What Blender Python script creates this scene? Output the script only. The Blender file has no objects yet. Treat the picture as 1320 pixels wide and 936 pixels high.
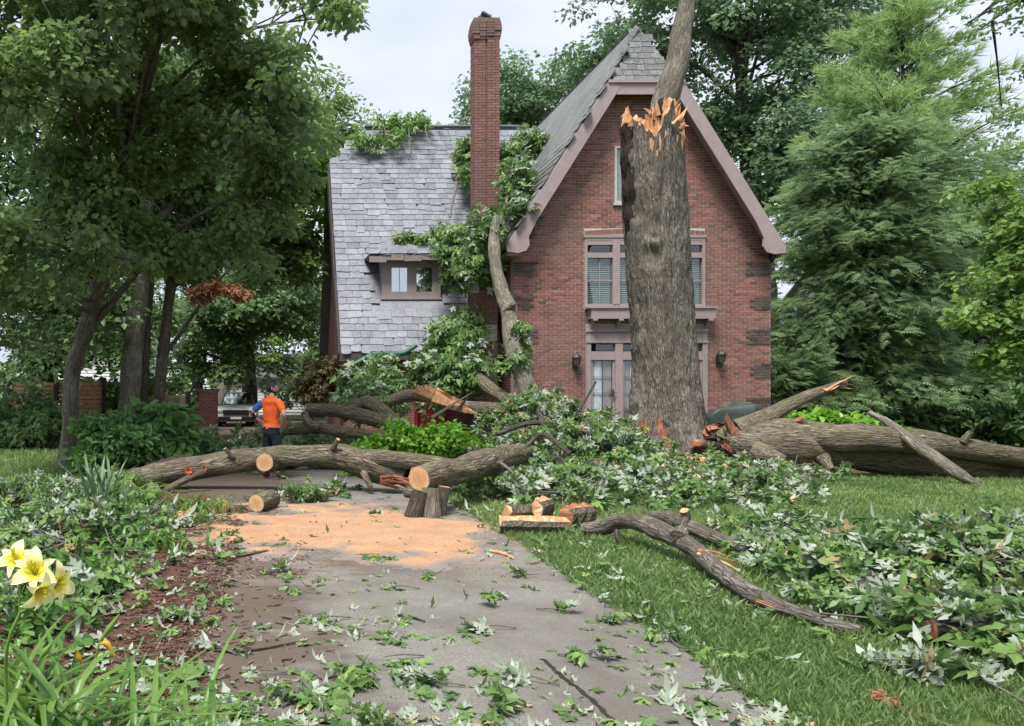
import bpy, math, random
import numpy as np
from mathutils import Vector, Matrix
from mathutils.geometry import tessellate_polygon

R = math.radians
scene = bpy.context.scene
COL = scene.collection

# ------------------------------------------------------------------ camera
F, X0, HY, CH = 1036.0, 360.0, 505.0, 1.65      # focal (px of a 1320 px wide frame), principal column, horizon row, eye height
cam_data = bpy.data.cameras.new('camera')
cam_data.sensor_width = 36.0
cam_data.lens = 36.0 * F / 1320.0
cam_data.shift_x = (660.0 - X0) / 1320.0
cam_data.shift_y = (HY - 468.0) / 1320.0
cam_data.clip_start = 0.05
cam_data.clip_end = 2000.0
cam = bpy.data.objects.new('camera', cam_data)
cam.location = (0, 0, CH)
cam.rotation_euler = (R(90), 0, 0)
COL.objects.link(cam)
scene.camera = cam

# ------------------------------------------------------------------ sky and sun (overcast)
SUN_EL, SUN_ROT = R(62), R(215)
world = bpy.data.worlds.new('World'); scene.world = world
world.use_nodes = True
wn = world.node_tree.nodes; wl = world.node_tree.links
wn.clear()
wo = wn.new('ShaderNodeOutputWorld'); bg = wn.new('ShaderNodeBackground')
sky = wn.new('ShaderNodeTexSky'); sky.sky_type = 'NISHITA'; sky.sun_disc = False
sky.sun_elevation = SUN_EL; sky.sun_rotation = SUN_ROT; sky.air_density = 1.0; sky.dust_density = 2.0
tc = wn.new('ShaderNodeTexCoord'); mp = wn.new('ShaderNodeMapping'); mp.inputs['Scale'].default_value = (1.0, 1.0, 2.2)
nz = wn.new('ShaderNodeTexNoise'); nz.inputs['Scale'].default_value = 1.7; nz.inputs['Detail'].default_value = 5; nz.inputs['Roughness'].default_value = .5
rp = wn.new('ShaderNodeValToRGB')
rp.color_ramp.elements[0].position = .36; rp.color_ramp.elements[0].color = (4.7, 5.3, 6.9, 1)
rp.color_ramp.elements[1].position = .66; rp.color_ramp.elements[1].color = (7.8, 8.0, 8.7, 1)
mx = wn.new('ShaderNodeMixRGB'); mx.inputs[0].default_value = .88
wl.new(tc.outputs['Generated'], mp.inputs['Vector']); wl.new(mp.outputs[0], nz.inputs['Vector'])
wl.new(nz.outputs['Fac'], rp.inputs[0]); wl.new(sky.outputs[0], mx.inputs[1]); wl.new(rp.outputs[0], mx.inputs[2])
wl.new(mx.outputs[0], bg.inputs['Color']); bg.inputs['Strength'].default_value = 0.058
wl.new(bg.outputs[0], wo.inputs['Surface'])

sun_data = bpy.data.lights.new('sun', 'SUN'); sun_data.energy = 2.6; sun_data.angle = R(20); sun_data.color = (1.0, .965, .92)
sun = bpy.data.objects.new('sun', sun_data); COL.objects.link(sun)
# sun direction: behind the camera, to its left, high
sd = Vector((math.sin(SUN_ROT) * math.cos(SUN_EL), math.cos(SUN_ROT) * math.cos(SUN_EL), math.sin(SUN_EL)))
sun.rotation_euler = sd.to_track_quat('Z', 'Y').to_euler()

scene.view_settings.view_transform = 'Standard'
scene.view_settings.look = 'None'
scene.view_settings.gamma = 1.0
scene.view_settings.exposure = 1.30
scene.render.engine = 'CYCLES'
scene.cycles.max_bounces = 6
scene.cycles.diffuse_bounces = 4
scene.cycles.transparent_max_bounces = 6
scene.cycles.caustics_reflective = False
scene.cycles.caustics_refractive = False

# ------------------------------------------------------------------ pixel helpers (reading positions off the photograph)
def P(px, py, D):
    return np.array([(px - X0) / F * D, D, CH + (HY - py) / F * D])
def PL(px, py, h):
    D = (CH - h) * F / (py - HY)
    return np.array([(px - X0) / F * D, D, h])
def G(px, py):
    D = CH * F / (py - HY)
    return np.array([(px - X0) / F * D, D, 0.0])

# ------------------------------------------------------------------ numpy noise
def _hash(ix, iy, iz, s):
    h = (ix.astype(np.int64) * 374761393 + iy.astype(np.int64) * 668265263 + iz.astype(np.int64) * 2147483647 + s * 974711) & 0x7fffffff
    h = ((h ^ (h >> 13)) * 1274126177) & 0x7fffffff
    return ((h ^ (h >> 16)) & 0xffff) / 65535.0
def noise3(p, s=0):
    p = np.asarray(p, float); i = np.floor(p).astype(np.int64); f = p - i; f = f * f * (3 - 2 * f)
    o = 0
    for dx in (0, 1):
        for dy in (0, 1):
            for dz in (0, 1):
                w = (f[..., 0] if dx else 1 - f[..., 0]) * (f[..., 1] if dy else 1 - f[..., 1]) * (f[..., 2] if dz else 1 - f[..., 2])
                o = o + w * _hash(i[..., 0] + dx, i[..., 1] + dy, i[..., 2] + dz, s)
    return o * 2 - 1
def fbm(p, s=0, o=3):
    a, r, p = 1.0, 0, np.asarray(p, float)
    for k in range(o):
        r = r + a * noise3(p * 2 ** k, s + k * 17); a *= .5
    return r

# ------------------------------------------------------------------ mesh builder
class MB:
    def __init__(s):
        s.V = []; s.F = []; s.A = []; s.n = 0      # F: (faces array (m,k), mat index, smooth)
        s.bark = []; s.rnd = []
    def add(s, V, faces, mat=0, smooth=False, bark=None, rnd=None):
        V = np.asarray(V, float).reshape(-1, 3); k = len(V)
        s.V.append(V)
        for f in (faces if isinstance(faces, list) else [faces]):
            f = np.asarray(f, np.int64)
            if f.size: s.F.append((f + s.n, mat, smooth))
        s.bark.append(np.zeros((k, 3)) if bark is None else np.asarray(bark, float).reshape(-1, 3))
        s.rnd.append(np.full(k, 0.5) if rnd is None else (np.full(k, rnd) if np.isscalar(rnd) else np.asarray(rnd, float)))
        s.n += k
        return s
    def box(s, c, size, rot=None, mat=0, rnd=None):
        c = np.asarray(c, float); h = np.asarray(size, float) / 2
        V = np.array([[x, y, z] for x in (-1, 1) for y in (-1, 1) for z in (-1, 1)], float) * h
        if rot is not None: V = V @ np.asarray(rot).T
        s.add(V + c, BOXF, mat, False, rnd=rnd); return s
    def box2(s, a, b, mat=0, rnd=None):
        a = np.asarray(a, float); b = np.asarray(b, float)
        return s.box((a + b) / 2, np.abs(b - a), mat=mat, rnd=rnd)
    def quad(s, pts, mat=0): return s.add(pts, np.array([[0, 1, 2, 3]]), mat)
    def prism(s, poly, y0, y1, mat=0, axis=1):
        """extrude a 2D outline (x,z) from y0 to y1"""
        n = len(poly); V = []
        for yy in (y0, y1):
            for (a, b) in poly:
                V.append((a, yy, b) if axis == 1 else ((yy, a, b) if axis == 0 else (a, b, yy)))
        tris = np.array(tessellate_polygon([[Vector((a, b, 0)) for a, b in poly]]), np.int64)
        i = np.arange(n); j = (i + 1) % n
        side = np.stack([i, j, j + n, i + n], 1)
        s.add(V, [tris, tris[:, ::-1] + n, side], mat)
        return s
    def tube(s, path, rad, seg=10, step=None, amp=0, freq=6., stretch=.18, caps=True, mat=0, capmat=None, seed=0, smooth=True, raw=False):
        V, Q, B, ends = tube_np(path, rad, seg, step, amp, freq, stretch, seed, raw)
        s.add(V, Q, mat, smooth, bark=B)
        if caps:
            for e, (idx, c, sgn) in enumerate(ends):
                k = len(idx); ring = V[idx]
                ctr = ring.mean(0); r0 = max(1e-6, np.linalg.norm(ring - ctr, axis=1).mean())
                ax = ring[0] - ctr; ax /= np.linalg.norm(ax) + 1e-9
                bx = np.cross(c, ax)
                loc = np.stack([(ring - ctr) @ ax, (ring - ctr) @ bx, np.zeros(k)], 1)
                VV = np.vstack([ring, (ring + ctr) / 2, ctr[None] ]); BB = np.vstack([loc, loc / 2, [[0, 0, 0]]])
                i = np.arange(k); j = (i + 1) % k
                q = np.stack([i, j, j + k, i + k], 1); t = np.stack([i + k, j + k, np.full(k, 2 * k)], 1)
                if sgn < 0: q = q[:, ::-1]; t = t[:, ::-1]
                s.add(VV, [q, t], mat if capmat is None else capmat, False, bark=BB, rnd=r0)
        return s
    def build(s, name, mats, parent=None, loc=None):
        me = bpy.data.meshes.new(name)
        V = np.vstack(s.V) if s.V else np.zeros((0, 3))
        if loc is not None: V = V - np.asarray(loc, float)
        me.vertices.add(len(V)); me.vertices.foreach_set('co', V.astype(np.float32).ravel())
        nl = sum(f.size for f, _, _ in s.F); nf = sum(len(f) for f, _, _ in s.F)
        me.loops.add(nl); me.polygons.add(nf)
        me.loops.foreach_set('vertex_index', np.concatenate([f.ravel() for f, _, _ in s.F]).astype(np.int32))
        sizes = np.concatenate([np.full(len(f), f.shape[1]) for f, _, _ in s.F]).astype(np.int32)
        st = np.zeros(nf, np.int32); st[1:] = np.cumsum(sizes)[:-1]
        me.polygons.foreach_set('loop_start', st)
        try: me.polygons.foreach_set('loop_total', sizes)
        except Exception: pass
        me.polygons.foreach_set('material_index', np.concatenate([np.full(len(f), m) for f, m, _ in s.F]).astype(np.int32))
        me.update(calc_edges=True)
        me.polygons.foreach_set('use_smooth', np.concatenate([np.full(len(f), sm) for f, _, sm in s.F]).astype(bool))
        a = me.attributes.new('bark', 'FLOAT_VECTOR', 'POINT'); a.data.foreach_set('vector', np.vstack(s.bark).astype(np.float32).ravel())
        a = me.attributes.new('rnd', 'FLOAT', 'POINT'); a.data.foreach_set('value', np.concatenate(s.rnd).astype(np.float32))
        for m in (mats if isinstance(mats, (list, tuple)) else [mats]): me.materials.append(m)
        o = bpy.data.objects.new(name, me); COL.objects.link(o)
        if loc is not None: o.location = tuple(loc)
        if parent is not None: o.parent = parent
        return o
BOXF = np.array([[0, 1, 3, 2], [4, 6, 7, 5], [0, 4, 5, 1], [2, 3, 7, 6], [0, 2, 6, 4], [1, 5, 7, 3]])

def catmull(pts, vals, step):
    pts = np.asarray(pts, float); vals = np.asarray(vals, float)
    if len(pts) < 2: return pts, vals
    P0 = np.vstack([2 * pts[0] - pts[1], pts, 2 * pts[-1] - pts[-2]])
    outp, outv = [], []
    for i in range(len(pts) - 1):
        a, b, c, d = P0[i], P0[i + 1], P0[i + 2], P0[i + 3]
        n = max(1, int(math.ceil(np.linalg.norm(c - b) / step)))
        for k in range(n):
            t = k / n
            outp.append(.5 * ((2 * b) + (-a + c) * t + (2 * a - 5 * b + 4 * c - d) * t * t + (-a + 3 * b - 3 * c + d) * t ** 3))
            outv.append(vals[i] * (1 - t) + vals[i + 1] * t)
    outp.append(pts[-1]); outv.append(vals[-1])
    return np.array(outp), np.array(outv)

def tube_np(path, rad, seg=10, step=None, amp=0, freq=6., stretch=.18, seed=0, raw=False):
    path = np.asarray(path, float); rad = np.full(len(path), float(rad)) if np.isscalar(rad) else np.asarray(rad, float)
    if not raw:
        if step is None: step = max(.02, np.linalg.norm(np.diff(path, axis=0), axis=1).sum() / 12)
        path, rad = catmull(path, rad, step)
    n = len(path)
    T = np.gradient(path, axis=0); T /= np.linalg.norm(T, axis=1, keepdims=True) + 1e-9
    L = np.concatenate([[0], np.cumsum(np.linalg.norm(np.diff(path, axis=0), axis=1))])
    up = np.array([0, 0, 1.]) if abs(T[0][2]) < .9 else np.array([1., 0, 0])
    u = np.cross(T[0], up); u /= np.linalg.norm(u)
    U = np.zeros((n, 3))
    for i in range(n):
        u = u - T[i] * (u @ T[i]); u /= np.linalg.norm(u) + 1e-9; U[i] = u
    W = np.cross(T, U)
    th = np.arange(seg) / seg * 2 * np.pi
    c, sn = np.cos(th), np.sin(th)
    rr = np.repeat(rad[:, None], seg, 1)
    B = np.stack([rr * c, rr * sn, np.repeat(L[:, None], seg, 1)], -1)
    if amp:
        q = B * np.array([freq, freq, freq * stretch]) + seed * 7.3
        rd = 1 - np.abs(fbm(q, seed, 2))
        lump = fbm(B * np.array([1.6, 1.6, .9]) / max(.3, rad.max()) * .5 + seed * 3.1, seed + 5, 2)
        rr = rr * (1 + 1.3 * amp * (rd - .6) + .17 * lump)
    V = path[:, None, :] + rr[..., None] * (c[None, :, None] * U[:, None, :] + sn[None, :, None] * W[:, None, :])
    i = np.arange(n - 1)[:, None]; j = np.arange(seg)[None, :]; jn = (j + 1) % seg
    Q = np.stack([i * seg + j, i * seg + jn, (i + 1) * seg + jn, (i + 1) * seg + j], -1).reshape(-1, 4)
    ends = [(np.arange(seg), T[0], -1), (np.arange(seg) + (n - 1) * seg, T[-1], 1)]
    return V.reshape(-1, 3), Q, B.reshape(-1, 3), ends

def empty(name, loc=(0, 0, 0), parent=None):
    o = bpy.data.objects.new(name, None); COL.objects.link(o); o.location = tuple(loc); o.empty_display_size = .2
    if parent is not None: o.parent = parent
    return o
def tag(o, label=None, cat=None, group=None, kind=None):
    if label: o['label'] = label
    if cat: o['category'] = cat
    if group: o['group'] = group
    if kind: o['kind'] = kind
    return o
def obj_from(name, mesh, parent=None, loc=(0, 0, 0), rot=None, scale=1.0, mat4=None):
    o = bpy.data.objects.new(name, mesh); COL.objects.link(o)
    if mat4 is not None: o.matrix_basis = mat4
    else:
        o.location = tuple(loc)
        if rot is not None: o.rotation_euler = rot
        o.scale = (scale,) * 3
    if parent is not None: o.parent = parent
    return o
def child_at(parent, builder_obj):
    """keeps world place of a part built in world coordinates under an Empty that is not at the origin"""
    builder_obj.parent = parent
    builder_obj.location = tuple(-Vector(parent.location)); return builder_obj
# ------------------------------------------------------------------ materials
class NT:
    def __init__(s, name):
        s.m = bpy.data.materials.new(name); s.m.use_nodes = True
        s.t = s.m.node_tree; s.t.nodes.clear()
        s.out = s.n('ShaderNodeOutputMaterial')
    def n(s, t, **kw):
        x = s.t.nodes.new(t)
        for k, v in kw.items():
            if k.startswith('_'): setattr(x, k[1:], v)
            else: s.set(x, k, v)
        return x
    def set(s, x, k, v):
        sock = x.inputs[int(k[1:])] if (k[0] == 'i' and k[1:].isdigit()) else x.inputs[k.replace('__', ' ')]
        if hasattr(v, 'is_output'): s.t.links.new(v, sock)
        else: sock.default_value = v
    def attr(s, name, geo=True):
        a = s.n('ShaderNodeAttribute'); a.attribute_name = name; a.attribute_type = 'GEOMETRY'; return a
    def ramp(s, fac, stops):
        r = s.n('ShaderNodeValToRGB'); e = r.color_ramp.elements
        while len(e) < len(stops): e.new(.5)
        for i, (p, c) in enumerate(stops): e[i].position = p; e[i].color = (*c, 1)
        s.t.links.new(fac, r.inputs[0]); return r.outputs[0]
    def noise(s, vec, scale, detail=4, rough=.55, dist=0):
        x = s.n('ShaderNodeTexNoise', Scale=scale, Detail=detail, Roughness=rough, Distortion=dist)
        if vec is not None: s.t.links.new(vec, x.inputs['Vector'])
        return x.outputs['Fac']
    def mapv(s, vec, scale=(1, 1, 1), loc=(0, 0, 0)):
        x = s.n('ShaderNodeMapping'); x.inputs['Scale'].default_value = scale; x.inputs['Location'].default_value = loc
        s.t.links.new(vec, x.inputs['Vector']); return x.outputs[0]
    def mix(s, f, a, b, mode='MIX'):
        x = s.n('ShaderNodeMixRGB', _blend_type=mode); s.set(x, 'i0', f)
        for k, v in (('i1', a), ('i2', b)):
            s.set(x, k, (*v, 1) if isinstance(v, tuple) and len(v) == 3 else v)
        return x.outputs[0]
    def math(s, op, a, b=0.0):
        x = s.n('ShaderNodeMath', _operation=op); s.set(x, 'i0', a); s.set(x, 'i1', b); return x.outputs[0]
    def bump(s, h, strength=.3, dist=.02):
        x = s.n('ShaderNodeBump', Strength=strength, Distance=dist); s.t.links.new(h, x.inputs['Height']); return x.outputs[0]
    def pbr(s, col, rough=.7, spec=.3, normal=None, **kw):
        x = s.n('ShaderNodeBsdfPrincipled'); s.set(x, 'Base Color', (*col, 1) if isinstance(col, tuple) and len(col) == 3 else col)
        s.set(x, 'Roughness', rough); s.set(x, 'Specular IOR Level', spec)
        if normal is not None: s.t.links.new(normal, x.inputs['Normal'])
        for k, v in kw.items(): s.set(x, k, v)
        return x.outputs[0]
    def done(s, sh): s.t.links.new(sh, s.out.inputs['Surface']); return s.m
    def objco(s): return s.n('ShaderNodeTexCoord').outputs['Object']
    def wco(s): return s.n('ShaderNodeNewGeometry').outputs['Position']

def m_bark(name, dark, mid, light, moss=None, sc=1.0, mossamt=.5):
    t = NT(name); b = t.attr('bark').outputs['Vector']
    v = t.mapv(b, (17 * sc, 17 * sc, 2.4 * sc))
    n1 = t.noise(v, 1.0, 6, .62, .9); n2 = t.noise(t.mapv(b, (48 * sc, 48 * sc, 8 * sc)), 1.0, 4, .65, .5); n3 = t.noise(b, 1.3 * sc, 3)
    vo = t.n('ShaderNodeTexVoronoi', _feature='DISTANCE_TO_EDGE', Scale=1.0); t.t.links.new(t.mapv(b, (19 * sc, 19 * sc, 3.4 * sc)), vo.inputs['Vector'])
    c = t.ramp(n1, [(.36, dark), (.50, mid), (.64, light)])
    c = t.mix(.40, c, t.ramp(n2, [(.36, dark), (.64, light)]))
    c = t.mix(t.ramp(vo.outputs['Distance'], [(.0, (.8, .8, .8)), (.13, (0, 0, 0))]), c, dark)
    n4 = t.noise(t.mapv(b, (2.2 * sc, 2.2 * sc, .5 * sc)), 1.0, 4, .6)
    c = t.mix(t.ramp(n4, [(.40, (.62, .62, .62)), (.56, (0, 0, 0))]), c, t.mix(.4, dark, mid)); c = t.mix(t.ramp(n3, [(.54, (0, 0, 0)), (.72, (.45, .45, .45))]), c, light)
    if moss:
        mf = t.ramp(t.noise(b, 2.3 * sc, 4), [(.5, (0, 0, 0)), (.68, (mossamt,) * 3)])
        c = t.mix(mf, c, moss)
    h = t.math('ADD', t.math('ADD', n1, t.math('MULTIPLY', n2, .4)), t.math('MINIMUM', vo.outputs['Distance'], .25))
    return t.done(t.pbr(c, .92, .10, t.bump(h, 1.0, .05)))
def m_wood(name, c0, c1, c2):
    t = NT(name); o = t.objco()
    n1 = t.noise(t.mapv(o, (16, 16, 5)), 1.0, 5, .6, .8); n2 = t.noise(o, 3.1, 3)
    c = t.ramp(n1, [(.3, c0), (.5, c1), (.72, c2)])
    c = t.mix(t.ramp(n2, [(.45, (0, 0, 0)), (.75, (.5, .5, .5))]), c, c0)
    return t.done(t.pbr(c, .75, .2, t.bump(n1, .7, .03)))
def m_cut(name):
    t = NT(name); b = t.attr('bark').outputs['Vector']; r0 = t.attr('rnd').outputs['Fac']
    ln = t.n('ShaderNodeVectorMath', _operation='LENGTH'); wob = t.noise(b, 9, 3)
    t.t.links.new(b, ln.inputs[0])
    q = t.math('DIVIDE', ln.outputs['Value'], r0); q = t.math('ADD', q, t.math('MULTIPLY', t.math('SUBTRACT', wob, .5), .12))
    ring = t.math('SINE', t.math('MULTIPLY', q, 62.0)); ring = t.math('MULTIPLY_ADD', ring, .5)
    c = t.ramp(q, [(.0, (.36, .17, .075)), (.55, (.50, .27, .12)), (.78, (.60, .40, .22)), (.90, (.50, .34, .19)), (.97, (.12, .09, .06))])
    c = t.mix(.30, c, t.ramp(t.math('ADD', t.math('MULTIPLY', t.math('SINE', t.math('MULTIPLY', q, 46.0)), .5), .5), [(0, (.17, .085, .04)), (1, (.72, .52, .32))]))
    sx = t.n('ShaderNodeSeparateXYZ'); t.t.links.new(b, sx.inputs[0]); an = t.math('ARCTAN2', sx.outputs[1], sx.outputs[0])
    cr = t.noise(t.n('ShaderNodeCombineXYZ', X=t.math('MULTIPLY', an, 2.6), Y=t.math('MULTIPLY', q, .7), Z=r0).outputs[0], 1.6, 3, .6)
    c = t.mix(t.ramp(cr, [(.66, (0, 0, 0)), (.70, (.75, .75, .75))]), c, (.10, .05, .028))
    blot = t.noise(b, 14, 4); c = t.mix(t.ramp(blot, [(.45, (0, 0, 0)), (.75, (.5, .5, .5))]), c, (.30, .15, .07))
    saw = t.noise(t.mapv(b, (60, 6, 6)), 1, 2)
    c = t.mix(.25, c, t.ramp(saw, [(.35, (.3, .16, .08)), (.65, (.66, .45, .26))]))
    return t.done(t.pbr(c, .8, .15, t.bump(saw, .25, .01)))
def m_leaf(name, top, top2, under=None, var=.5, trans=.28, rough=.45, spec=.35):
    """two-sided leaf: glossy face, paler underside, light let through"""
    t = NT(name); rn = t.attr('rnd').outputs['Fac']
    c = t.mix(rn, top, top2)
    if under:
        bf = t.n('ShaderNodeNewGeometry').outputs['Backfacing']
        cu = t.mix(rn, under, tuple(x * .72 for x in under))
        c = t.mix(bf, c, cu)
    p = t.pbr(c, rough, spec)
    tr = t.n('ShaderNodeBsdfTranslucent')
    tcol = t.mix(rn, tuple(min(1, x * 1.5) for x in top), tuple(min(1, x * 1.5) for x in top2)); t.t.links.new(tcol, tr.inputs['Color'])
    ms = t.n('ShaderNodeMixShader'); ms.inputs[0].default_value = trans
    t.t.links.new(p, ms.inputs[1]); t.t.links.new(tr.outputs[0], ms.inputs[2])
    return t.done(ms.outputs[0])
def m_plain(name, col, rough=.6, spec=.3, nscale=8., nvar=.18, bump=.1, metallic=0.):
    t = NT(name); o = t.objco(); n = t.noise(o, nscale, 5)
    c = t.mix(t.ramp(n, [(.3, (0, 0, 0)), (.7, (1, 1, 1))]), tuple(x * (1 - nvar) for x in col), tuple(min(1, x * (1 + nvar)) for x in col))
    return t.done(t.pbr(c, rough, spec, t.bump(n, bump, .01), Metallic=metallic))
def m_glass(name, tint=(.6, .68, .7), rough=.02, clear=.75):
    t = NT(name); g = t.n('ShaderNodeBsdfGlossy'); g.inputs['Roughness'].default_value = rough; g.inputs['Color'].default_value = (.9, .93, .95, 1)
    tr = t.n('ShaderNodeBsdfTransparent'); tr.inputs['Color'].default_value = (*tint, 1)
    lw = t.n('ShaderNodeLayerWeight'); lw.inputs['Blend'].default_value = .5
    f = t.math('ADD', t.math('MULTIPLY', t.math('POWER', lw.outputs['Facing'], 5.0), .9), .04 + 1 - clear)
    ms = t.n('ShaderNodeMixShader'); t.t.links.new(f, ms.inputs[0]); t.t.links.new(tr.outputs[0], ms.inputs[1]); t.t.links.new(g.outputs[0], ms.inputs[2])
    return t.done(ms.outputs[0])
def m_brick(name, single, old=False):
    t = NT(name); o = t.wco()
    rn = t.n('ShaderNodeObjectInfo').outputs['Random'] if single else t.attr('rnd').outputs['Fac']
    dk = t.attr('bark').outputs['Vector']; sx = t.n('ShaderNodeSeparateXYZ'); t.t.links.new(dk, sx.inputs[0])
    c = t.ramp(rn, [(.0, (.160, .082, .072)), (.25, (.250, .106, .089)), (.55, (.300, .120, .100)), (.8, (.355, .168, .138)), (.93, (.18, .108, .096)), (1, (.10, .073, .070))])
    big = t.noise(o, .55, 3); c = t.mix(t.ramp(big, [(.40, (0, 0, 0)), (.64, (.60, .60, .60))]), c, (.215, .135, .118))
    fine = t.noise(o, 55, 4); c = t.mix(.5, c, t.mix(fine, (.45, .45, .45), (1.5, 1.5, 1.5)), 'MULTIPLY')
    if old: c = t.mix(.55, c, t.mix(t.noise(o, 1.4, 4), (.10, .062, .055), (.23, .155, .138)))
    c = t.mix(sx.outputs[0], c, t.mix(rn, (.068, .050, .049), (.145, .102, .094)))
    return t.done(t.pbr(c, .88, .15, t.bump(fine, .4, .006)))
def m_slate(name, a, b, c3, single, rough=.5, spec=.45):
    t = NT(name); o = t.wco()
    rn = t.n('ShaderNodeObjectInfo').outputs['Random'] if single else t.attr('rnd').outputs['Fac']
    c = t.ramp(rn, [(0, a), (.5, b), (.85, c3), (1, tuple(x * .75 for x in a))])
    n = t.noise(t.mapv(o, (6, 6, 22)), 1, 5, .6); c = t.mix(.75, c, t.mix(n, (.45, .45, .47), (1.45, 1.45, 1.43)), 'MULTIPLY')
    st = t.noise(t.mapv(o, (1.3, 1.3, .7)), 1.2, 6, .65); c = t.mix(t.ramp(st, [(.42, (0, 0, 0)), (.68, (.6, .6, .6))]), c, tuple(x * .55 for x in a)); bl = t.noise(o, 9, 5, .7); c = t.mix(t.ramp(bl, [(.5, (0, 0, 0)), (.74, (.5, .5, .5))]), c, (.36, .37, .385))
    return t.done(t.pbr(c, rough, spec, t.bump(n, .35, .01)))

BARK = m_bark('bark_maple', (.055, .047, .040), (.195, .172, .143), (.40, .365, .31), (.14, .14, .09), 1.65, .22)
BARK_LOG = m_bark('bark_log', (.050, .041, .029), (.185, .155, .108), (.38, .335, .245), (.14, .15, .06), 1.3, .5)
BARK_DARK_SHADED = m_bark('bark_dark_shaded', (.03, .026, .021), (.105, .09, .072), (.22, .195, .16), None, 1.5)  # bark copy with tree shade put into its colour; also dark twigs and logs
BARK_PALE = m_bark('bark_pale', (.085, .075, .06), (.24, .215, .175), (.42, .39, .33), (.16, .17, .09), 1.2, .4)
ROT = m_bark('rotten_heartwood', (.016, .013, .012), (.05, .038, .032), (.12, .09, .075), None, 1.6)
WOOD = m_wood('torn_wood', (.36, .145, .065), (.55, .295, .15), (.72, .50, .30))
WOODRED = m_wood('torn_red_wood', (.16, .06, .035), (.32, .13, .075), (.52, .29, .17))
CUT = m_cut('sawn_end_grain')
MAPLE = m_leaf('maple_leaf_green', (.100, .170, .052), (.235, .325, .100), (.24, .32, .19), trans=.45)
MAPLE_COOL = m_leaf('maple_leaf_cool', (.080, .145, .054), (.178, .268, .098), (.22, .29, .18), trans=.38)
SILVER = m_leaf('silver_maple_leaf', (.075, .145, .042), (.185, .280, .078), (.375, .43, .325), trans=.24, rough=.42)
WILT = m_leaf('wilting_leaf', (.20, .14, .05), (.42, .33, .17), (.45, .38, .24), trans=.15)
YGREEN = m_leaf('bright_green_leaf', (.095, .175, .040), (.205, .305, .070), trans=.40)
MIDGREEN = m_leaf('light_maple_leaf', (.095, .195, .040), (.215, .335, .075), (.24, .32, .16), trans=.42)
BROWNLEAF = m_leaf('browned_leaf', (.075, .070, .030), (.17, .14, .065), trans=.25)
FARGREEN = m_leaf('far_tree_leaf', (.105, .185, .095), (.215, .305, .155), (.26, .33, .22), trans=.42)
HEML = m_leaf('hemlock_needle', (.110, .180, .082), (.225, .310, .140), trans=.42, rough=.6)
PINE = m_leaf('pine_needle', (.20, .305, .125), (.37, .48, .20), trans=.42, rough=.6)
HOSTA = m_leaf('low_hedge_leaf', (.10, .25, .024), (.23, .42, .045), trans=.3, rough=.35)
SHRUB = m_leaf('shrub_leaf', (.060, .155, .036), (.165, .300, .065), (.20, .30, .14), trans=.25, rough=.38)
BLADE = m_leaf('daylily_blade', (.060, .145, .030), (.160, .270, .055), trans=.3, rough=.35)
IRIS = m_leaf('iris_blade', (.10, .175, .085), (.20, .285, .135), trans=.2, rough=.4)
GRASS = m_leaf('lawn_blade', (.105, .172, .052), (.235, .310, .112), trans=.3, rough=.5)
DRYFROND = m_leaf('dried_frond', (.24, .10, .045), (.36, .18, .09), trans=.2)

TAUPE = m_plain('taupe_paint', (.315, .255, .250), .6, .3, 5, .08, .05)
TAUPE_D = TAUPE
MORTAR = m_plain('mortar', (.52, .46, .42), .95, .1, 30, .2, .3)
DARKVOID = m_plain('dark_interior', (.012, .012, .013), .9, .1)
BRICK = m_brick('brick_courses', False); BRICK1 = m_brick('brick_single', True); BRICK_OLD = m_brick('weathered_brick', False, True)
SLATE = m_slate('slate_sky_bright', (.165, .172, .200), (.205, .212, .240), (.255, .262, .285), False)  # paler copy of the grey slate, sky reflection put into its colour
SLATE1 = m_slate('slate_sky_bright_single', (.165, .172, .200), (.205, .212, .240), (.255, .262, .285), True)
SLATE_G = m_slate('slate_grey', (.12, .125, .12), (.17, .175, .165), (.22, .22, .21), False, .6, .3)
SLATE_G1 = m_slate('slate_grey_single', (.12, .125, .12), (.17, .175, .165), (.22, .22, .21), True, .6, .3)
GLASS = m_glass('window_glass', (.965, .985, .98), .02, .97)
GLASS_M = m_glass('dormer_glass', (.35, .4, .42), .015, .45)
BLIND = m_plain('window_blind', (.26, .33, .29), .6, .3, 4, .06)
CURTAIN = m_plain('white_curtain', (.68, .71, .76), .9, .1, 6, .12)
CURTAIN_T = m_plain('taupe_curtain', (.33, .28, .26), .9, .1, 6, .1)
IRON = m_plain('black_iron', (.028, .027, .028), .5, .5, 20, .2)
GUTTER = m_plain('green_copper_gutter', (.045, .12, .085), .55, .4, 12, .3)
REDDOOR = m_plain('red_door_paint', (.17, .012, .018), .4, .45, 10, .15)
STONE = m_plain('limestone', (.36, .33, .28), .9, .15, 9, .25, .4)
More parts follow.
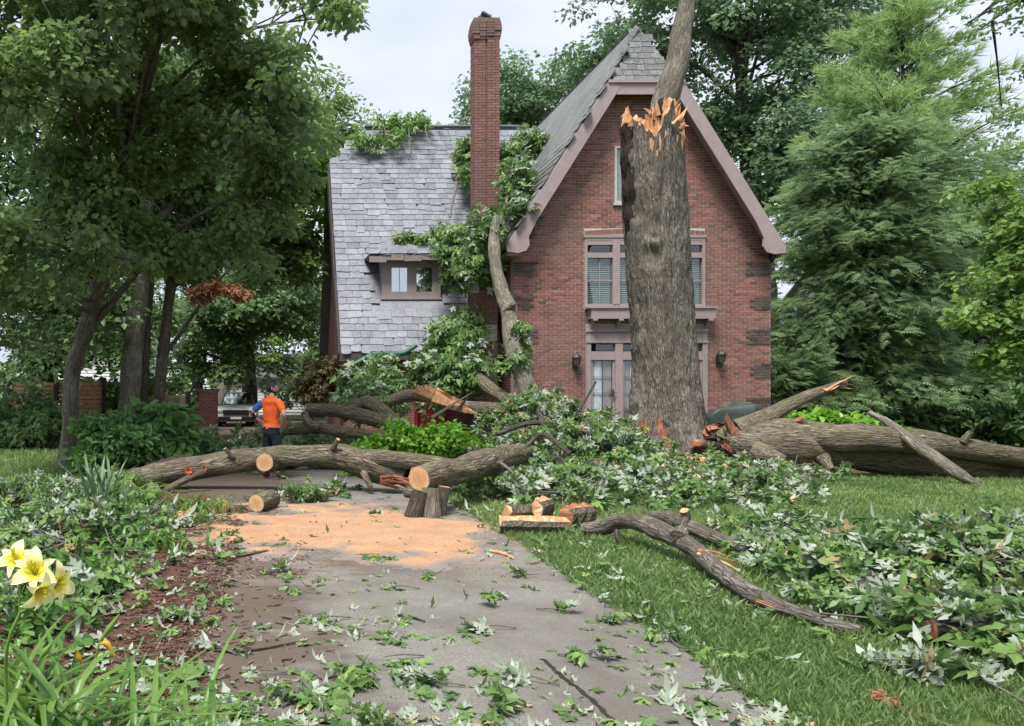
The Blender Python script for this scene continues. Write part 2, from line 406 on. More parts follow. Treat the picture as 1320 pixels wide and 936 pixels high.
# ------------------------------------------------------------------ ground
rng = np.random.default_rng(11)
def m_ground():
    t = NT('far_ground'); o = t.wco()
    n = t.noise(o, .6, 5); n2 = t.noise(o, 14, 4)
    c = t.mix(n, (.06, .085, .03), (.10, .085, .05)); c = t.mix(.4, c, t.ramp(n2, [(.3, (.04, .05, .02)), (.7, (.15, .15, .07))]))
    return t.done(t.pbr(c, .95, .1, t.bump(n2, .5, .05)))
def m_lawn():
    t = NT('lawn_turf'); o = t.wco()
    n = t.noise(o, .45, 4); n2 = t.noise(o, 28, 4); n3 = t.noise(t.mapv(o, (60, 14, 1)), 1, 3)
    c = t.ramp(n2, [(.28, (.050, .070, .024)), (.52, (.105, .165, .045)), (.75, (.18, .25, .08))])
    c = t.mix(t.math('MULTIPLY', n, .55), c, (.13, .19, .055)); c = t.mix(.35, c, t.ramp(n3, [(.3, (.045, .075, .02)), (.7, (.19, .27, .08))])); c = t.mix(1.0, c, (.66, .66, .66), 'MULTIPLY')  # turf darkened overall, the shade among the blades put into its colour
    return t.done(t.pbr(c, .9, .1, t.bump(n2, .6, .04)))
def m_asphalt():
    t = NT('asphalt'); o = t.wco()
    vo = t.n('ShaderNodeTexVoronoi', Scale=150.0); t.t.links.new(o, vo.inputs['Vector'])
    g = t.noise(o, 320, 3, .7); big = t.noise(o, .75, 5, .6); mid = t.noise(o, 7, 5, .6)
    c = t.ramp(g, [(.30, (.085, .076, .070)), (.50, (.190, .174, .162)), (.70, (.37, .345, .325))])
    c = t.mix(.45, c, t.ramp(vo.outputs['Color'], [(.2, (.085, .077, .072)), (.6, (.20, .184, .172)), (.9, (.35, .325, .305))]))
    c = t.mix(t.ramp(big, [(.43, (0, 0, 0)), (.62, (.6, .6, .6))]), c, (.092, .075, .066))
    c = t.mix(t.ramp(mid, [(.45, (0, 0, 0)), (.8, (.35, .35, .35))]), c, (.115, .085, .07))
    # soil trodden over the left half of the drive
    sx = t.n('ShaderNodeSeparateXYZ'); t.t.links.new(o, sx.inputs[0])
    e = t.math('ADD', sx.outputs[0], t.math('MULTIPLY', t.math('SUBTRACT', t.noise(t.mapv(o, (1, 1.6, 1)), 1.4, 5, .65), .5), 3.4))
    c = t.mix(t.ramp(e, [(.0, (.8, .8, .8)), (.62, (.0, .0, .0))]), c, t.mix(g, (.042, .030, .024), (.145, .098, .074)))
    c = t.mix(1.0, c, (1.0, 1.045, .985), 'MULTIPLY')
    return t.done(t.pbr(c, .82, .25, t.bump(t.math('ADD', g, t.math('MULTIPLY', vo.outputs['Distance'], .5)), .5, .006)))
def m_mulch():
    t = NT('mulch'); o = t.wco()
    n = t.noise(t.mapv(o, (30, 55, 30)), 1, 5, .65, .7); n2 = t.noise(o, 2.0, 4); n3 = t.noise(o, 120, 3)
    c = t.ramp(n, [(.28, (.034, .020, .014)), (.5, (.098, .060, .043)), (.74, (.215, .145, .108))])
    c = t.mix(t.math('MULTIPLY', n2, .5), c, (.085, .040, .028)); c = t.mix(.3, c, t.ramp(n3, [(.3, (.03, .015, .01)), (.7, (.26, .16, .11))]))
    return t.done(t.pbr(c, .95, .1, t.bump(n, .9, .03)))
def m_sawdust():
    t = NT('sawdust'); o = t.wco(); n = t.noise(o, 260, 3, .7); n2 = t.noise(o, 2.4, 4); n3 = t.noise(o, 30, 4)
    n4 = t.noise(o, 70, 4, .7); n = t.math('ADD', t.math('MULTIPLY', n, .55), t.math('MULTIPLY', n4, .45)); c = t.ramp(n, [(.34, (.24, .125, .068)), (.5, (.44, .265, .155)), (.66, (.64, .46, .31))])
    c = t.mix(t.ramp(n2, [(.38, (0, 0, 0)), (.66, (.75, .75, .75))]), c, (.36, .20, .115)); c = t.mix(t.ramp(n3, [(.5, (0, 0, 0)), (.72, (.55, .55, .55))]), c, (.24, .12, .065))
    th_ = t.math('ADD', t.attr('rnd').outputs['Fac'], t.math('MULTIPLY', t.math('SUBTRACT', t.noise(o, 45, 4, .7), .5), 1.3))
    c = t.mix(t.ramp(th_, [(.18, (0, 0, 0)), (.62, (1, 1, 1))]), t.mix(n, (.09, .08, .074), (.33, .285, .25)), c)
    return t.done(t.pbr(c, .95, .08, t.bump(n, .6, .01)))
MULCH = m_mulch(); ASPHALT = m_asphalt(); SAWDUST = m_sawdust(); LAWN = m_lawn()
def hz(x, y, a=.02, s=1.0, seed=3):
    x = np.asarray(x, float); y = np.asarray(y, float)
    return a * fbm(np.stack([x * s, y * s, np.zeros_like(x)], -1), seed, 2)
def sheet(name, outline, z, mat, res=.25, amp=0., sag=0.):
    """a sheet with an irregular outline given as ground points"""
    m = MB(); V = [Vector((a, b, 0)) for a, b in outline]
    t = np.array(tessellate_polygon([V]), np.int64)
    A = np.array([[a, b, z] for a, b in outline]); n = np.cross(A[t[:, 1]] - A[t[:, 0]], A[t[:, 2]] - A[t[:, 0]])[:, 2]
    t[n < 0] = t[n < 0][:, ::-1]
    m.add(A, t, 0)
    o = m.build(name, mat); return o
def wobble(pts, step=.12, a=.08, f=2.0, seed=1):
    pts = np.array([[p[0], p[1]] for p in pts], float); out = []
    for i in range(len(pts)):
        p, q = pts[i], pts[(i + 1) % len(pts)]; L = np.linalg.norm(q - p); n = max(1, min(200, int(L / step)))
        tt = np.arange(n)[:, None] / n; s_ = p + (q - p) * tt
        nrm = np.array([-(q - p)[1], (q - p)[0]]) / (L + 1e-9)
        w = fbm(np.stack([s_[:, 0] * f, s_[:, 1] * f, np.zeros(n)], -1), seed, 3) * a
        out.append(s_ + nrm * w[:, None])
    return [tuple(x) for x in np.vstack(out)]
g = MB(); g.quad([(-260, -40, -.012), (260, -40, -.012), (260, 420, -.012), (-260, 420, -.012)])
tag(g.build('ground', m_ground()), kind='structure')
lawn_poly = [(2.55, 1.0), (40, 1.0), (40, 45), (15.5, 45), (15.5, 21.8), (6.2, 21.8), (1.2, 23.4), (.7, 21), (1.4, 16.8), (2.2, 14.5), (2.6, 13)]
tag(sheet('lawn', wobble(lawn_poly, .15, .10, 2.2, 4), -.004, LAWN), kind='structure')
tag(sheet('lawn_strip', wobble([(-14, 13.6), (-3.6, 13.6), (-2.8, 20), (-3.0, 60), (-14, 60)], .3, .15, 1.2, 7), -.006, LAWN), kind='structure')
drive_poly = [(-1.15, 1.0), (2.55, 1.0), (2.60, 13.2), (2.1, 14.6), (1.3, 17), (.5, 22), (.4, 60), (-4.2, 60), (-3.6, 26), (-1.7, 15), (-1.15, 10)]
tag(sheet('driveway', wobble(drive_poly, .12, .045, 4.0, 5), 0.0, ASPHALT), kind='structure')
bed_poly = [(-9, 1.0), (-.55, 1.0), (-.45, 4.5), (-.62, 6.5), (-.72, 8.5), (-1.05, 10), (-1.2, 12.5), (-2.2, 14.2), (-9, 14.0)]
tag(sheet('mulch_bed', wobble(bed_poly, .08, .16, 3.0, 9), .006, MULCH), kind='structure')
th = np.linspace(0, 2 * np.pi, 60)[:-1]
tag(sheet('tree_mulch_ring', wobble([(9.3 + 3.3 * math.cos(a), 17.4 + 2.3 * math.sin(a)) for a in th], .1, .22, 2.5, 2), .004, MULCH), kind='structure')
# driveway crack: a thin dark filled joint
ck = MB(); cpts = [G(795, 935), G(765, 905), G(735, 880), G(712, 862), G(700, 850)]
cp, _ = catmull(cpts, np.zeros(len(cpts)), .04)
w = .010 + .008 * rng.random(len(cp)); q = np.zeros((len(cp) * 2, 3))
jx = rng.normal(0, .006, len(cp)); q[0::2] = cp + np.stack([jx - w, 0 * w, 0 * w + .004], 1); q[1::2] = cp + np.stack([jx + w, 0 * w, 0 * w + .004], 1)
i = np.arange(len(cp) - 1) * 2; ck.add(q, np.stack([i, i + 1, i + 3, i + 2], 1))
tag(ck.build('driveway_crack', m_plain('crack_fill', (.035, .03, .028), .95, .1, 40, .3)), kind='structure')

# sawdust: a thin raised drift with grains
sd_out = [G(262, 700), G(300, 668), G(372, 655), G(470, 652), G(525, 668), G(590, 678), G(640, 700), G(560, 714), G(470, 712), G(385, 707), G(330, 716)]
sd2 = np.array([p[:2] for p in sd_out])
def inpoly(x, y, poly):
    x = np.asarray(x); y = np.asarray(y); c = np.zeros(x.shape, bool); n = len(poly); j = n - 1
    for i in range(n):
        xi, yi = poly[i]; xj, yj = poly[j]
        c ^= ((yi > y) != (yj > y)) & (x < (xj - xi) * (y - yi) / (yj - yi + 1e-12) + xi); j = i
    return c
sm = MB()
gx, gy = np.meshgrid(np.linspace(-1.8, 2.9, 190), np.linspace(7.0, 12.8, 190))
dist = np.full(gx.shape, 9.)
for k in range(len(sd2)):
    a, b = sd2[k], sd2[(k + 1) % len(sd2)]; ab = b - a
    t_ = np.clip(((gx - a[0]) * ab[0] + (gy - a[1]) * ab[1]) / (ab @ ab), 0, 1)
    dist = np.minimum(dist, np.hypot(gx - a[0] - ab[0] * t_, gy - a[1] - ab[1] * t_))
sgn = np.where(inpoly(gx, gy, sd2), dist, -dist)
nse = fbm(np.stack([gx * 2.2, gy * 2.2, 0 * gx], -1), 21, 4)
thk = sgn * 1.5 + 1.0 * nse + .55; hgt = np.clip(thk * .018, -.003, .022)
ii = np.arange(190 * 190).reshape(190, 190)
qd = np.stack([ii[:-1, :-1], ii[:-1, 1:], ii[1:, 1:], ii[1:, :-1]], -1).reshape(-1, 4)
hv = hgt.ravel(); qd = qd[(hv[qd] > 0).any(1)]
sm.add(np.stack([gx.ravel(), gy.ravel(), hv + .002], 1), qd, 0, True, rnd=np.clip(thk.ravel() * .8, 0, 1))
sb = sm.build('sawdust', SAWDUST); tag(sb, 'orange sawdust drift spread across the driveway', 'sawdust', kind='stuff')
# loose sawdust and wood chips beyond its edge
nn = 7000; qx = rng.normal(.9, 1.15, nn); qy = rng.normal(9.7, 1.25, nn); ok = (qy > 6.9) & (qx > -1.4) & (qx < 3.0); qx, qy = qx[ok], qy[ok]
def boxes_np(C, S, Rm, rnd):
    B = np.array([[x, y, z] for x in (-.5, .5) for y in (-.5, .5) for z in (-.5, .5)])
    V = np.einsum('nij,nkj->nki', Rm, B[None] * S[:, None, :]) + C[:, None, :]
    Fq = (BOXF[None] + (np.arange(len(C)) * 8)[:, None, None]).reshape(-1, 4)
    return V.reshape(-1, 3), Fq, np.repeat(rnd, 8)
def rotz_np(a):
    c, s = np.cos(a), np.sin(a); z = np.zeros_like(a); o = np.ones_like(a)
    return np.stack([np.stack([c, -s, z], -1), np.stack([s, c, z], -1), np.stack([z, z, o], -1)], -2)
n = len(qx); S = np.stack([rng.uniform(.006, .035, n), rng.uniform(.004, .010, n), rng.uniform(.002, .006, n)], 1)
V, Fq, rn = boxes_np(np.stack([qx, qy, S[:, 2] / 2 + .003], 1), S, rotz_np(rng.uniform(0, 6.3, n)), rng.random(n))
cm = MB(); cm.add(V, Fq, 0, rnd=.8 + .2 * rn)
child = cm.build('sawdust_chips', SAWDUST, sb); tag(child, kind='stuff')
# mulch shreds on the bed and spilled on the drive
n = 9000; qx = rng.uniform(-3.2, 1.0, n); qy = 2.6 + rng.random(n) ** 1.4 * 9; edge = -.45 + rng.exponential(.42, n) * rng.choice([-1, 1], n, p=[.72, .28]) * 1.2
qx = np.where(rng.random(n) < .5, edge, qx); ok = (qx < -.40) | ((rng.random(n) < .22) & (qx < .35)); qx, qy = qx[ok], qy[ok]; n = len(qx)
S = np.stack([rng.uniform(.02, .075, n), rng.uniform(.004, .013, n), rng.uniform(.003, .008, n)], 1)
tilt = rng.normal(0, .18, n); Rm = rotz_np(rng.uniform(0, 6.3, n)) @ np.stack([np.stack([np.cos(tilt), 0 * tilt, -np.sin(tilt)], -1), np.stack([0 * tilt, 1 + 0 * tilt, 0 * tilt], -1), np.stack([np.sin(tilt), 0 * tilt, np.cos(tilt)], -1)], -2)
V, Fq, rn = boxes_np(np.stack([qx, qy, np.where(qx < -.45, .012, .006) + S[:, 2] / 2], 1), S, Rm, rng.random(n))
cm = MB(); cm.add(V, Fq, 0, rnd=rn)
t = NT('mulch_shreds'); rn_ = t.attr('rnd').outputs['Fac']
MSH = t.done(t.pbr(t.ramp(rn_, [(0, (.035, .018, .012)), (.5, (.11, .055, .038)), (.9, (.22, .13, .09)), (1, (.34, .24, .17))]), .95, .1))
tag(cm.build('mulch_shreds', MSH), 'brown shredded bark mulch along the driveway edge', 'mulch', kind='stuff')
# ------------------------------------------------------------------ brick house
WD = 22.0
HX = lambda px: (px - X0) / F * WD
HZ = lambda py: CH + (HY - py) / F * WD
house = empty('brick_house', (9.9, 22.0, 0)); HO = np.array([9.9, 22.0, 0])
tag(house, 'red brick house with steep slate roofs, tall chimney and storm damage', 'house')
def hp(mb, name, mats, parent=None):
    """a house part; its parent empties and meshes all sit at the house origin"""
    o = mb.build(name, mats, None, HO); o.parent = parent or house
    o.location = (0, 0, 0)
    return o
XL, XR = HX(662), HX(993)                       # gable wall corners
XC = (XL + XR) / 2
OV = 21.5                                       # bargeboard plane
EL, ER = np.array([6.06, 5.55]), np.array([13.53, 5.52])        # eave tips (x,z)
CL, CR = np.array([8.82, 9.95]), np.array([10.78, 9.95])        # clipped gable corners
APX = np.array([9.80, 22.07, 11.73])
RB = 36.0                                       # back of the wing
# -- openings on the gable wall: x0,x1,z0,z1
WIN = (HX(753), HX(908), HZ(396), HZ(307)); DOOR = (HX(755), HX(911), 0.0, HZ(419)); SMALL = (HX(792), HX(830), HZ(262), HZ(189))
OPEN = [WIN, DOOR, SMALL]
def roof_limit(z):
    """x range of the brickwork at height z (under the sloping soffits)"""
    zz = 5.3
    k = (CL[0] - EL[0]) / (CL[1] - EL[1])
    l = max(XL, EL[0] + (z - EL[1]) * k + .10); r = min(XR, ER[0] - (z - ER[1]) * k - .10)
    return l, r
ZTOP = 9.9
# backing wall (mortar) as an outline with holes left by strips
gw = MB()
zs = sorted(set([0, ZTOP] + [o[2] for o in OPEN] + [o[3] for o in OPEN] + [5.2, 5.6] + list(np.arange(6, 9.9, .3))))
for a, b in zip(zs[:-1], zs[1:]):
    zm = (a + b) / 2; la, ra = roof_limit(a); lb, rb = roof_limit(b)
    holes = sorted([(o[0], o[1]) for o in OPEN if o[2] < zm < o[3]])
    xs = [None] + [v for h in holes for v in h] + [None]
    for k in range(0, len(xs), 2):
        x0a, x0b = (la, lb) if xs[k] is None else (xs[k], xs[k]); x1a, x1b = (ra, rb) if xs[k + 1] is None else (xs[k + 1], xs[k + 1])
        gw.add([(x0a, 22, a), (x1a, 22, a), (x1b, 22, b), (x0b, 22, b), (x0a, 22.3, a), (x1a, 22.3, a), (x1b, 22.3, b), (x0b, 22.3, b)], BOXF_ := np.array([[0, 1, 2, 3], [5, 4, 7, 6], [4, 0, 3, 7], [1, 5, 6, 2], [3, 2, 6, 7], [4, 5, 1, 0]]))
gable = hp(gw, 'gable_wall', MORTAR)
# bricks
rb_ = np.random.default_rng(5)
bricks = []       # (cx, cz, w, h, dark)
bh, bw, jt = .064, .213, .0135
row = 0; z = .02
while z < ZTOP - .1:
    l, r = roof_limit(z + bh); l2, r2 = roof_limit(z); l, r = max(l, l2), min(r, r2)
    segs = [(l, r)]
    for o in OPEN:
        if o[2] - .04 < z + bh / 2 < o[3] + (.26 if o is WIN else .03):
            segs = [s for (a, b) in segs for s in ((a, min(b, o[0] - .012)), (max(a, o[1] + .012), b)) if s[1] - s[0] > .03]
    off = (row % 2) * (bw + jt) / 2
    q = (row - 2) % 12
    for a, b in segs:
        k = math.floor((a - XL - off) / (bw + jt)); x = XL + off + k * (bw + jt)
        while x < b:
            xa, xb = max(x, a), min(x + bw, b)
            if xb - xa > .03:
                dk = 0
                if z < 5.3 and q < 5 and (xa < XL + (.52 if (row // 12) % 2 else .42) or xb > XR - (.52 if (row // 12) % 2 else .42)): dk = 1
                bricks.append(((xa + xb) / 2, z + bh / 2, xb - xa, bh, dk, 0))
            x += bw + jt
    row += 1; z += bh + jt
# soldier arch over the window
nso = int((WIN[1] - WIN[0]) / .077)
for k in range(nso):
    x = WIN[0] + (k + .5) * (WIN[1] - WIN[0]) / nso; zz = WIN[3] + .012 + .07 * (1 - ((x - (WIN[0] + WIN[1]) / 2) / ((WIN[1] - WIN[0]) / 2)) ** 2)
    bricks.append((x, zz + .09, .064, .175, 0, 1))
def brick_mesh(w, h, d=.03, dark=0, name='brick'):
    m = MB(); m.box((0, 0, 0), (w, d, h)); 
    m.bark = [np.tile([float(dark), 0, 0], (8, 1))]
    return m
def vis_rank(b):
    px = X0 + b[0] / WD * F; py = HY - (b[1] - CH) / WD * F
    return (not (690 < px < 750 or 912 < px < 990)) or py > 515 or py < 320
full = [b for b in bricks if abs(b[2] - bw) < .004 and not b[5] and not vis_rank(b)]
full.sort(key=lambda b: abs(b[1] - 2.6)); single = set(id(b) for b in full[:300])
shared = {}
for dk in (0, 1):
    mm = brick_mesh(bw, bh, .03, dk); o = mm.build('brick', BRICK1); shared[dk] = o.data; bpy.data.objects.remove(o)
jm = MB()
for b in bricks:
    pro = .010 + rb_.normal(0, .0022) + (.018 if b[4] else 0) + (.012 if b[5] else 0)
    if id(b) in single:
        obj_from('brick', shared[b[4]], gable, np.array([b[0], 22.0 - pro + .015, b[1]]) - HO, (0, rb_.normal(0, .004), 0))
    else:
        k = 8; jm.box((b[0], 22.0 - pro + .015, b[1]), (b[2], .03, b[3]), rnd=rb_.random()); jm.bark[-1] = np.tile([float(b[4]), 0, 0], (8, 1))
o = hp(jm, 'brick_courses', BRICK, gable); tag(o, kind='stuff')
# wing side walls, main block walls (brick by material behind foliage, with coursed pieces in sight)
def m_brickwall():
    t = NT('brick_wall_far'); o = t.wco(); sx = t.n('ShaderNodeSeparateXYZ'); t.t.links.new(o, sx.inputs[0])
    cb = t.n('ShaderNodeCombineXYZ'); t.t.links.new(t.math('ADD', sx.outputs[0], sx.outputs[1]), cb.inputs[0]); t.t.links.new(sx.outputs[2], cb.inputs[1])
    b = t.n('ShaderNodeTexBrick', Scale=1.0); t.t.links.new(cb.outputs[0], b.inputs['Vector'])
    for k, v in (('Brick Width', .226), ('Row Height', .077), ('Mortar Size', .011)): b.inputs[k].default_value = v
    b.inputs['Color1'].default_value = (.20, .066, .055, 1); b.inputs['Color2'].default_value = (.29, .095, .075, 1); b.inputs['Mortar'].default_value = (.26, .22, .2, 1)
    return t.done(t.pbr(b.outputs['Color'], .9, .12, t.bump(b.outputs['Fac'], -.4, .01)))
BWALL = m_brickwall()
sw = MB(); sw.box2((XL, 22.302, 0), (XL + .25, RB, 5.6)); sw.box2((XR - .25, 22.302, 0), (XR, RB, 5.6)); sw.box2((XL, RB, 0), (XR, RB + .25, 6))
hp(sw, 'side_wall', BWALL)
mw = MB(); MXL = 1.776
mw.box2((2.15, 23.45, 0), (4.0, 23.75, 2.9)); mw.box2((4.0, 23.45, 2.35), (4.95, 23.75, 2.9)); mw.box2((4.95, 23.45, 0), (XL - .002, 23.75, 2.9)); mw.box2((2.15, 23.752, 0), (2.45, 36, 2.9))
mw.prism([(23.75, 2.9), (36, 2.9), (29.6, 10.4)], 2.15, 2.40, axis=0)
hp(mw, 'entry_wall', BWALL)
# ---------------------------------------------------------------- roofs
def frame(o, u, v):
    u = np.asarray(u, float) / np.linalg.norm(u); v = np.asarray(v, float); v = v - u * (u @ v); v /= np.linalg.norm(v); w = np.cross(u, v)
    return np.asarray(o, float), u, v, w
slate_mesh = {}
def slate_proto(key, w, h, mats, th=.018, seed=0):
    """a slate: chipped lower edge, thickness; local x along the course, y up the slope, z out"""
    r = np.random.default_rng(seed); n = 5
    xs = np.linspace(-w / 2, w / 2, n); low = [(x, r.normal(0, .006) + (.02 if k in (0, n - 1) and r.random() < .35 else 0)) for k, x in enumerate(xs)]
    poly = low + [(w / 2, h), (-w / 2, h)]
    m = MB(); m.prism(poly, 0, th, axis=2); o = m.build('slate', mats); me = o.data; bpy.data.objects.remove(o); return me
def course_roof(name, frm, length, height, region, exposure, wrange, mat_single, mat_joined, parent, n_single, seed, lift=.018, disturbed=.03, thick=.02, rank=None):
    """slates laid in courses on a plane; region(u,v) says whether a slate centre belongs to the roof"""
    O, u, v, w = frm; r = np.random.default_rng(seed)
    variants = [slate_proto(k, wd, exposure * 1.35, mat_single, thick, seed * 10 + k) for k, wd in enumerate(np.linspace(wrange[0], wrange[1], 5))]
    wds = np.linspace(wrange[0], wrange[1], 5)
    items = []
    nrow = int(height / exposure)
    for i in range(nrow):
        x = r.normal(.0, .012) if name == 'main_roof' else -r.random() * .3
        while x < length:
            k = r.integers(0, 5); cx = x + wds[k] / 2
            if region(cx, (i + .5) * exposure): items.append((cx, i * exposure, k))
            x += wds[k] + .011
    items.sort(key=lambda t: rank(t) if rank else t[1])
    jm = MB(); tl = math.atan(lift / exposure)
    for q, (cx, vy, k) in enumerate(items):
        rz = r.normal(0, .006); rx = tl + r.normal(0, .004); dz = 0; dv = r.normal(0, .008)
        if r.random() < disturbed: rz = r.normal(0, .10); dv -= abs(r.normal(0, .06)); rx += .02; dz = .008
        rx = -rx
        M3 = np.stack([u, v, w], 1); ca, sa = math.cos(rz), math.sin(rz); cb, sb_ = math.cos(rx), math.sin(rx)
        Rl = np.array([[ca, -sa, 0], [sa, ca, 0], [0, 0, 1]]) @ np.array([[1, 0, 0], [0, cb, -sb_], [0, sb_, cb]])
        pos = O + u * cx + v * (vy + dv) + w * (.022 + lift + dz); A = M3 @ Rl
        if q < n_single:
            m4 = Matrix(((*A[0], pos[0] - HO[0]), (*A[1], pos[1] - HO[1]), (*A[2], pos[2] - HO[2]), (0, 0, 0, 1)))
            obj_from('slate', variants[k], parent, mat4=m4)
        else:
            me = variants[k]; co = np.array([vv.co[:] for vv in me.vertices]); fs = {}
            if not hasattr(course_roof, 'c'): course_roof.c = {}
            if me.name not in course_roof.c: course_roof.c[me.name] = (co, [np.array([p.vertices[:] for p in me.polygons if len(p.vertices) == L]) for L in (3, 4)])
            co, fl = course_roof.c[me.name]
            jm.add(co @ A.T + pos, [f for f in fl if f.size], rnd=r.random())
    if jm.n:
        o = hp(jm, 'slate_courses', mat_joined, parent); tag(o, kind='stuff')
# main roof slope
EAVE_Y, EAVE_Z, RID_Y, RID_Z = 23.0, 2.76, 29.55, 11.33
sl = np.array([0, RID_Y - EAVE_Y, RID_Z - EAVE_Z]); SLH = np.linalg.norm(sl); sv = sl / SLH
CLIPV = SLH * .81
mr = MB()
def mp_(x, v): return np.array([x, EAVE_Y, EAVE_Z]) + sv * v
XRR = 12.4
nrm = np.array([0, -sv[2], sv[1]])
a0, b0, c0, d0, e0 = mp_(MXL, 0), mp_(XRR, 0), mp_(XRR, SLH), mp_(MXL + 1.35, SLH), mp_(MXL, CLIPV)
back = lambda p: np.array([p[0], 2 * RID_Y - p[1], p[2]])
top = np.array([a0, b0, c0, d0, e0]); under = top - nrm * .12
mr.add(np.vstack([top, under]), [np.array([[0, 1, 2], [0, 2, 3], [0, 3, 4]]), np.array([[7, 6, 5], [8, 7, 5], [9, 8, 5]]), np.array([[1, 0, 5, 6], [0, 4, 9, 5], [4, 3, 8, 9]])])
bk = np.array([back(p) for p in top]); mr.add(bk, np.array([[2, 1, 0], [3, 2, 0], [4, 3, 0]]))
mr.add([e0, d0, back(e0)], np.array([[0, 1, 2]]))
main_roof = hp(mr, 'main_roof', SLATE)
def reg_main(u_, v_):
    if v_ > CLIPV and u_ < 1.35 * (v_ - CLIPV) / (SLH - CLIPV): return False
    x = MXL + u_; y = EAVE_Y + sv[1] * v_; zz = EAVE_Z + sv[2] * v_
    if x > EL[0] + .1 and y > 21.5:          # under the wing roof
        k = (CL[1] - EL[1]) / (CL[0] - EL[0])
        if zz < EL[1] + (x - EL[0]) * k - .1 and x < 9.8: return False
        if x >= 9.8: return False
    if 2.85 < x < 5.05 and 1.75 < v_ < 3.35: return False      # behind the dormer
    return True
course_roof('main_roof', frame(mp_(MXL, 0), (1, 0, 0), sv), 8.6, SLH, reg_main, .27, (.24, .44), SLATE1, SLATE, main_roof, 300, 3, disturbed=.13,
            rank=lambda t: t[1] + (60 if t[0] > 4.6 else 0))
# ridge capping; left rake board deepened, overhang shade put into its dark colour
cap = MB(); x = d0[0]
while x < 8.6:
    L_ = .42; cap.box((x + L_ / 2, RID_Y, RID_Z + .07 + rng.normal(0, .006)), (L_ - .01, .26, .05)); x += L_
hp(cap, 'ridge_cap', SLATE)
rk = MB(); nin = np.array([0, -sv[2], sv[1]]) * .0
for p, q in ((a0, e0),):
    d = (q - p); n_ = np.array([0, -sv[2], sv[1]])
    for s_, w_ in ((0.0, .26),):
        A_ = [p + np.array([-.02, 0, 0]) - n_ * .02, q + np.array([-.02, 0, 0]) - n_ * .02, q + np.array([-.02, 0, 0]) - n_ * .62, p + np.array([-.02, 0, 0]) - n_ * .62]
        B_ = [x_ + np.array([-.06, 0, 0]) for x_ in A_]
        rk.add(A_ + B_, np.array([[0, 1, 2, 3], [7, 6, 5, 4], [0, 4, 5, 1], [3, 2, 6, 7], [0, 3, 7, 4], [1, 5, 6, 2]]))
hp(rk, 'rake_board', m_plain('shade_dark_board', (.05, .042, .040), .8, .2, 14, .3))
# eave soffit and fascia (torn)
ev = MB(); ev.box2((MXL - .05, 23.0, 2.50), (2.75, 23.44, 2.58)); ev.box2((MXL - .05, 22.96, 2.52), (2.7, 23.0, 2.74)); ev.box((3.9, 23.02, 2.62), (2.2, .04, .16), rot=[[.998, 0, .06], [0, 1, 0], [-.06, 0, .998]])
hp(ev, 'fascia_board', m_plain('aged_fascia', (.085, .07, .062), .8, .2, 10, .3))
gt = MB()
gt.tube([P(448, 474, 22.7), P(462, 467, 22.7), P(482, 457, 22.75), P(505, 456, 22.8), P(520, 455, 22.8), P(537, 445, 22.85)], [.06, .07, .075, .075, .075, .06], 8, .1)
gt.tube([P(482, 458, 22.8), P(482, 466, 22.8), P(483, 500, 22.9), P(483, 540, 23.1)], .045, 8, .2)
hp(gt, 'gutter', GUTTER)
# entry door with arched red surround
dr = MB(); arch = [(4.02, 0.05), (4.93, .05), (4.93, 1.95)] + [(4.475 + .455 * math.cos(a), 1.95 + .38 * math.sin(a)) for a in np.linspace(0, math.pi, 9)[1:-1]] + [(4.02, 1.95)]
dr.prism(arch, 23.50, 23.56); edoor = hp(dr, 'entry_door', REDDOOR)
pn = MB()
for k in range(3): pn.box2((4.12 + k * .25, 23.47, .15), (4.32 + k * .25, 23.498, 1.8))
hp(pn, 'door_panel', REDDOOR, edoor)
sr = MB()
for x in (3.99, 4.96): sr.box2((x - .05, 23.38, 0), (x + .05, 23.449, 2.0))
hp(sr, 'door_surround', REDDOOR, edoor)
# ---------------------------------------------------------------- wing roof
kx = (CL[0] - EL[0]); kz = (CL[1] - EL[1])
RIDZ = APX[2]
def side_roof(sgn):
    m = MB(); e = EL if sgn < 0 else ER; c = CL if sgn < 0 else CR
    kick = np.array([e[0] + sgn * .16, e[1] - .08])
    n0 = 21.5
    pts = [(e[0], n0, e[1]), (c[0], n0, c[1]), (APX[0], APX[1], RIDZ), (APX[0], RB, RIDZ), (e[0], RB, e[1])]
    out = np.array([sgn * kz, 0, kx * 1.0]); out /= np.linalg.norm(out)
    top = np.array(pts); low = top - out * .10
    tri = np.array([[0, 1, 2], [0, 2, 3], [0, 3, 4]])
    m.add(np.vstack([top, low]), [tri if sgn > 0 else tri[:, ::-1], (tri[:, ::-1] if sgn > 0 else tri) + 5, np.array([[0, 1, 6, 5], [4, 0, 5, 9]])])
    return m, out
wl_, outL = side_roof(-1); wr_, outR = side_roof(1)
for f in wr_.F: wl_.F.append((f[0] + wl_.n, 0, False))
wl_.V += wr_.V; wl_.bark += wr_.bark; wl_.rnd += wr_.rnd; wl_.n += wr_.n
hipm = [(CL[0], 21.5, CL[1]), (CR[0], 21.5, CR[1]), tuple(APX)]
wl_.add(hipm, np.array([[0, 1, 2]]))
wing_roof = hp(wl_, 'gable_roof', SLATE_G)
hs = np.array(APX) - np.array([XC - .1, 21.5, CL[1]]); HSL = math.hypot(APX[1] - 21.5, APX[2] - CL[1]); hv_ = np.array([0, APX[1] - 21.5, APX[2] - CL[1]]) / HSL
W0 = CR[0] - CL[0]
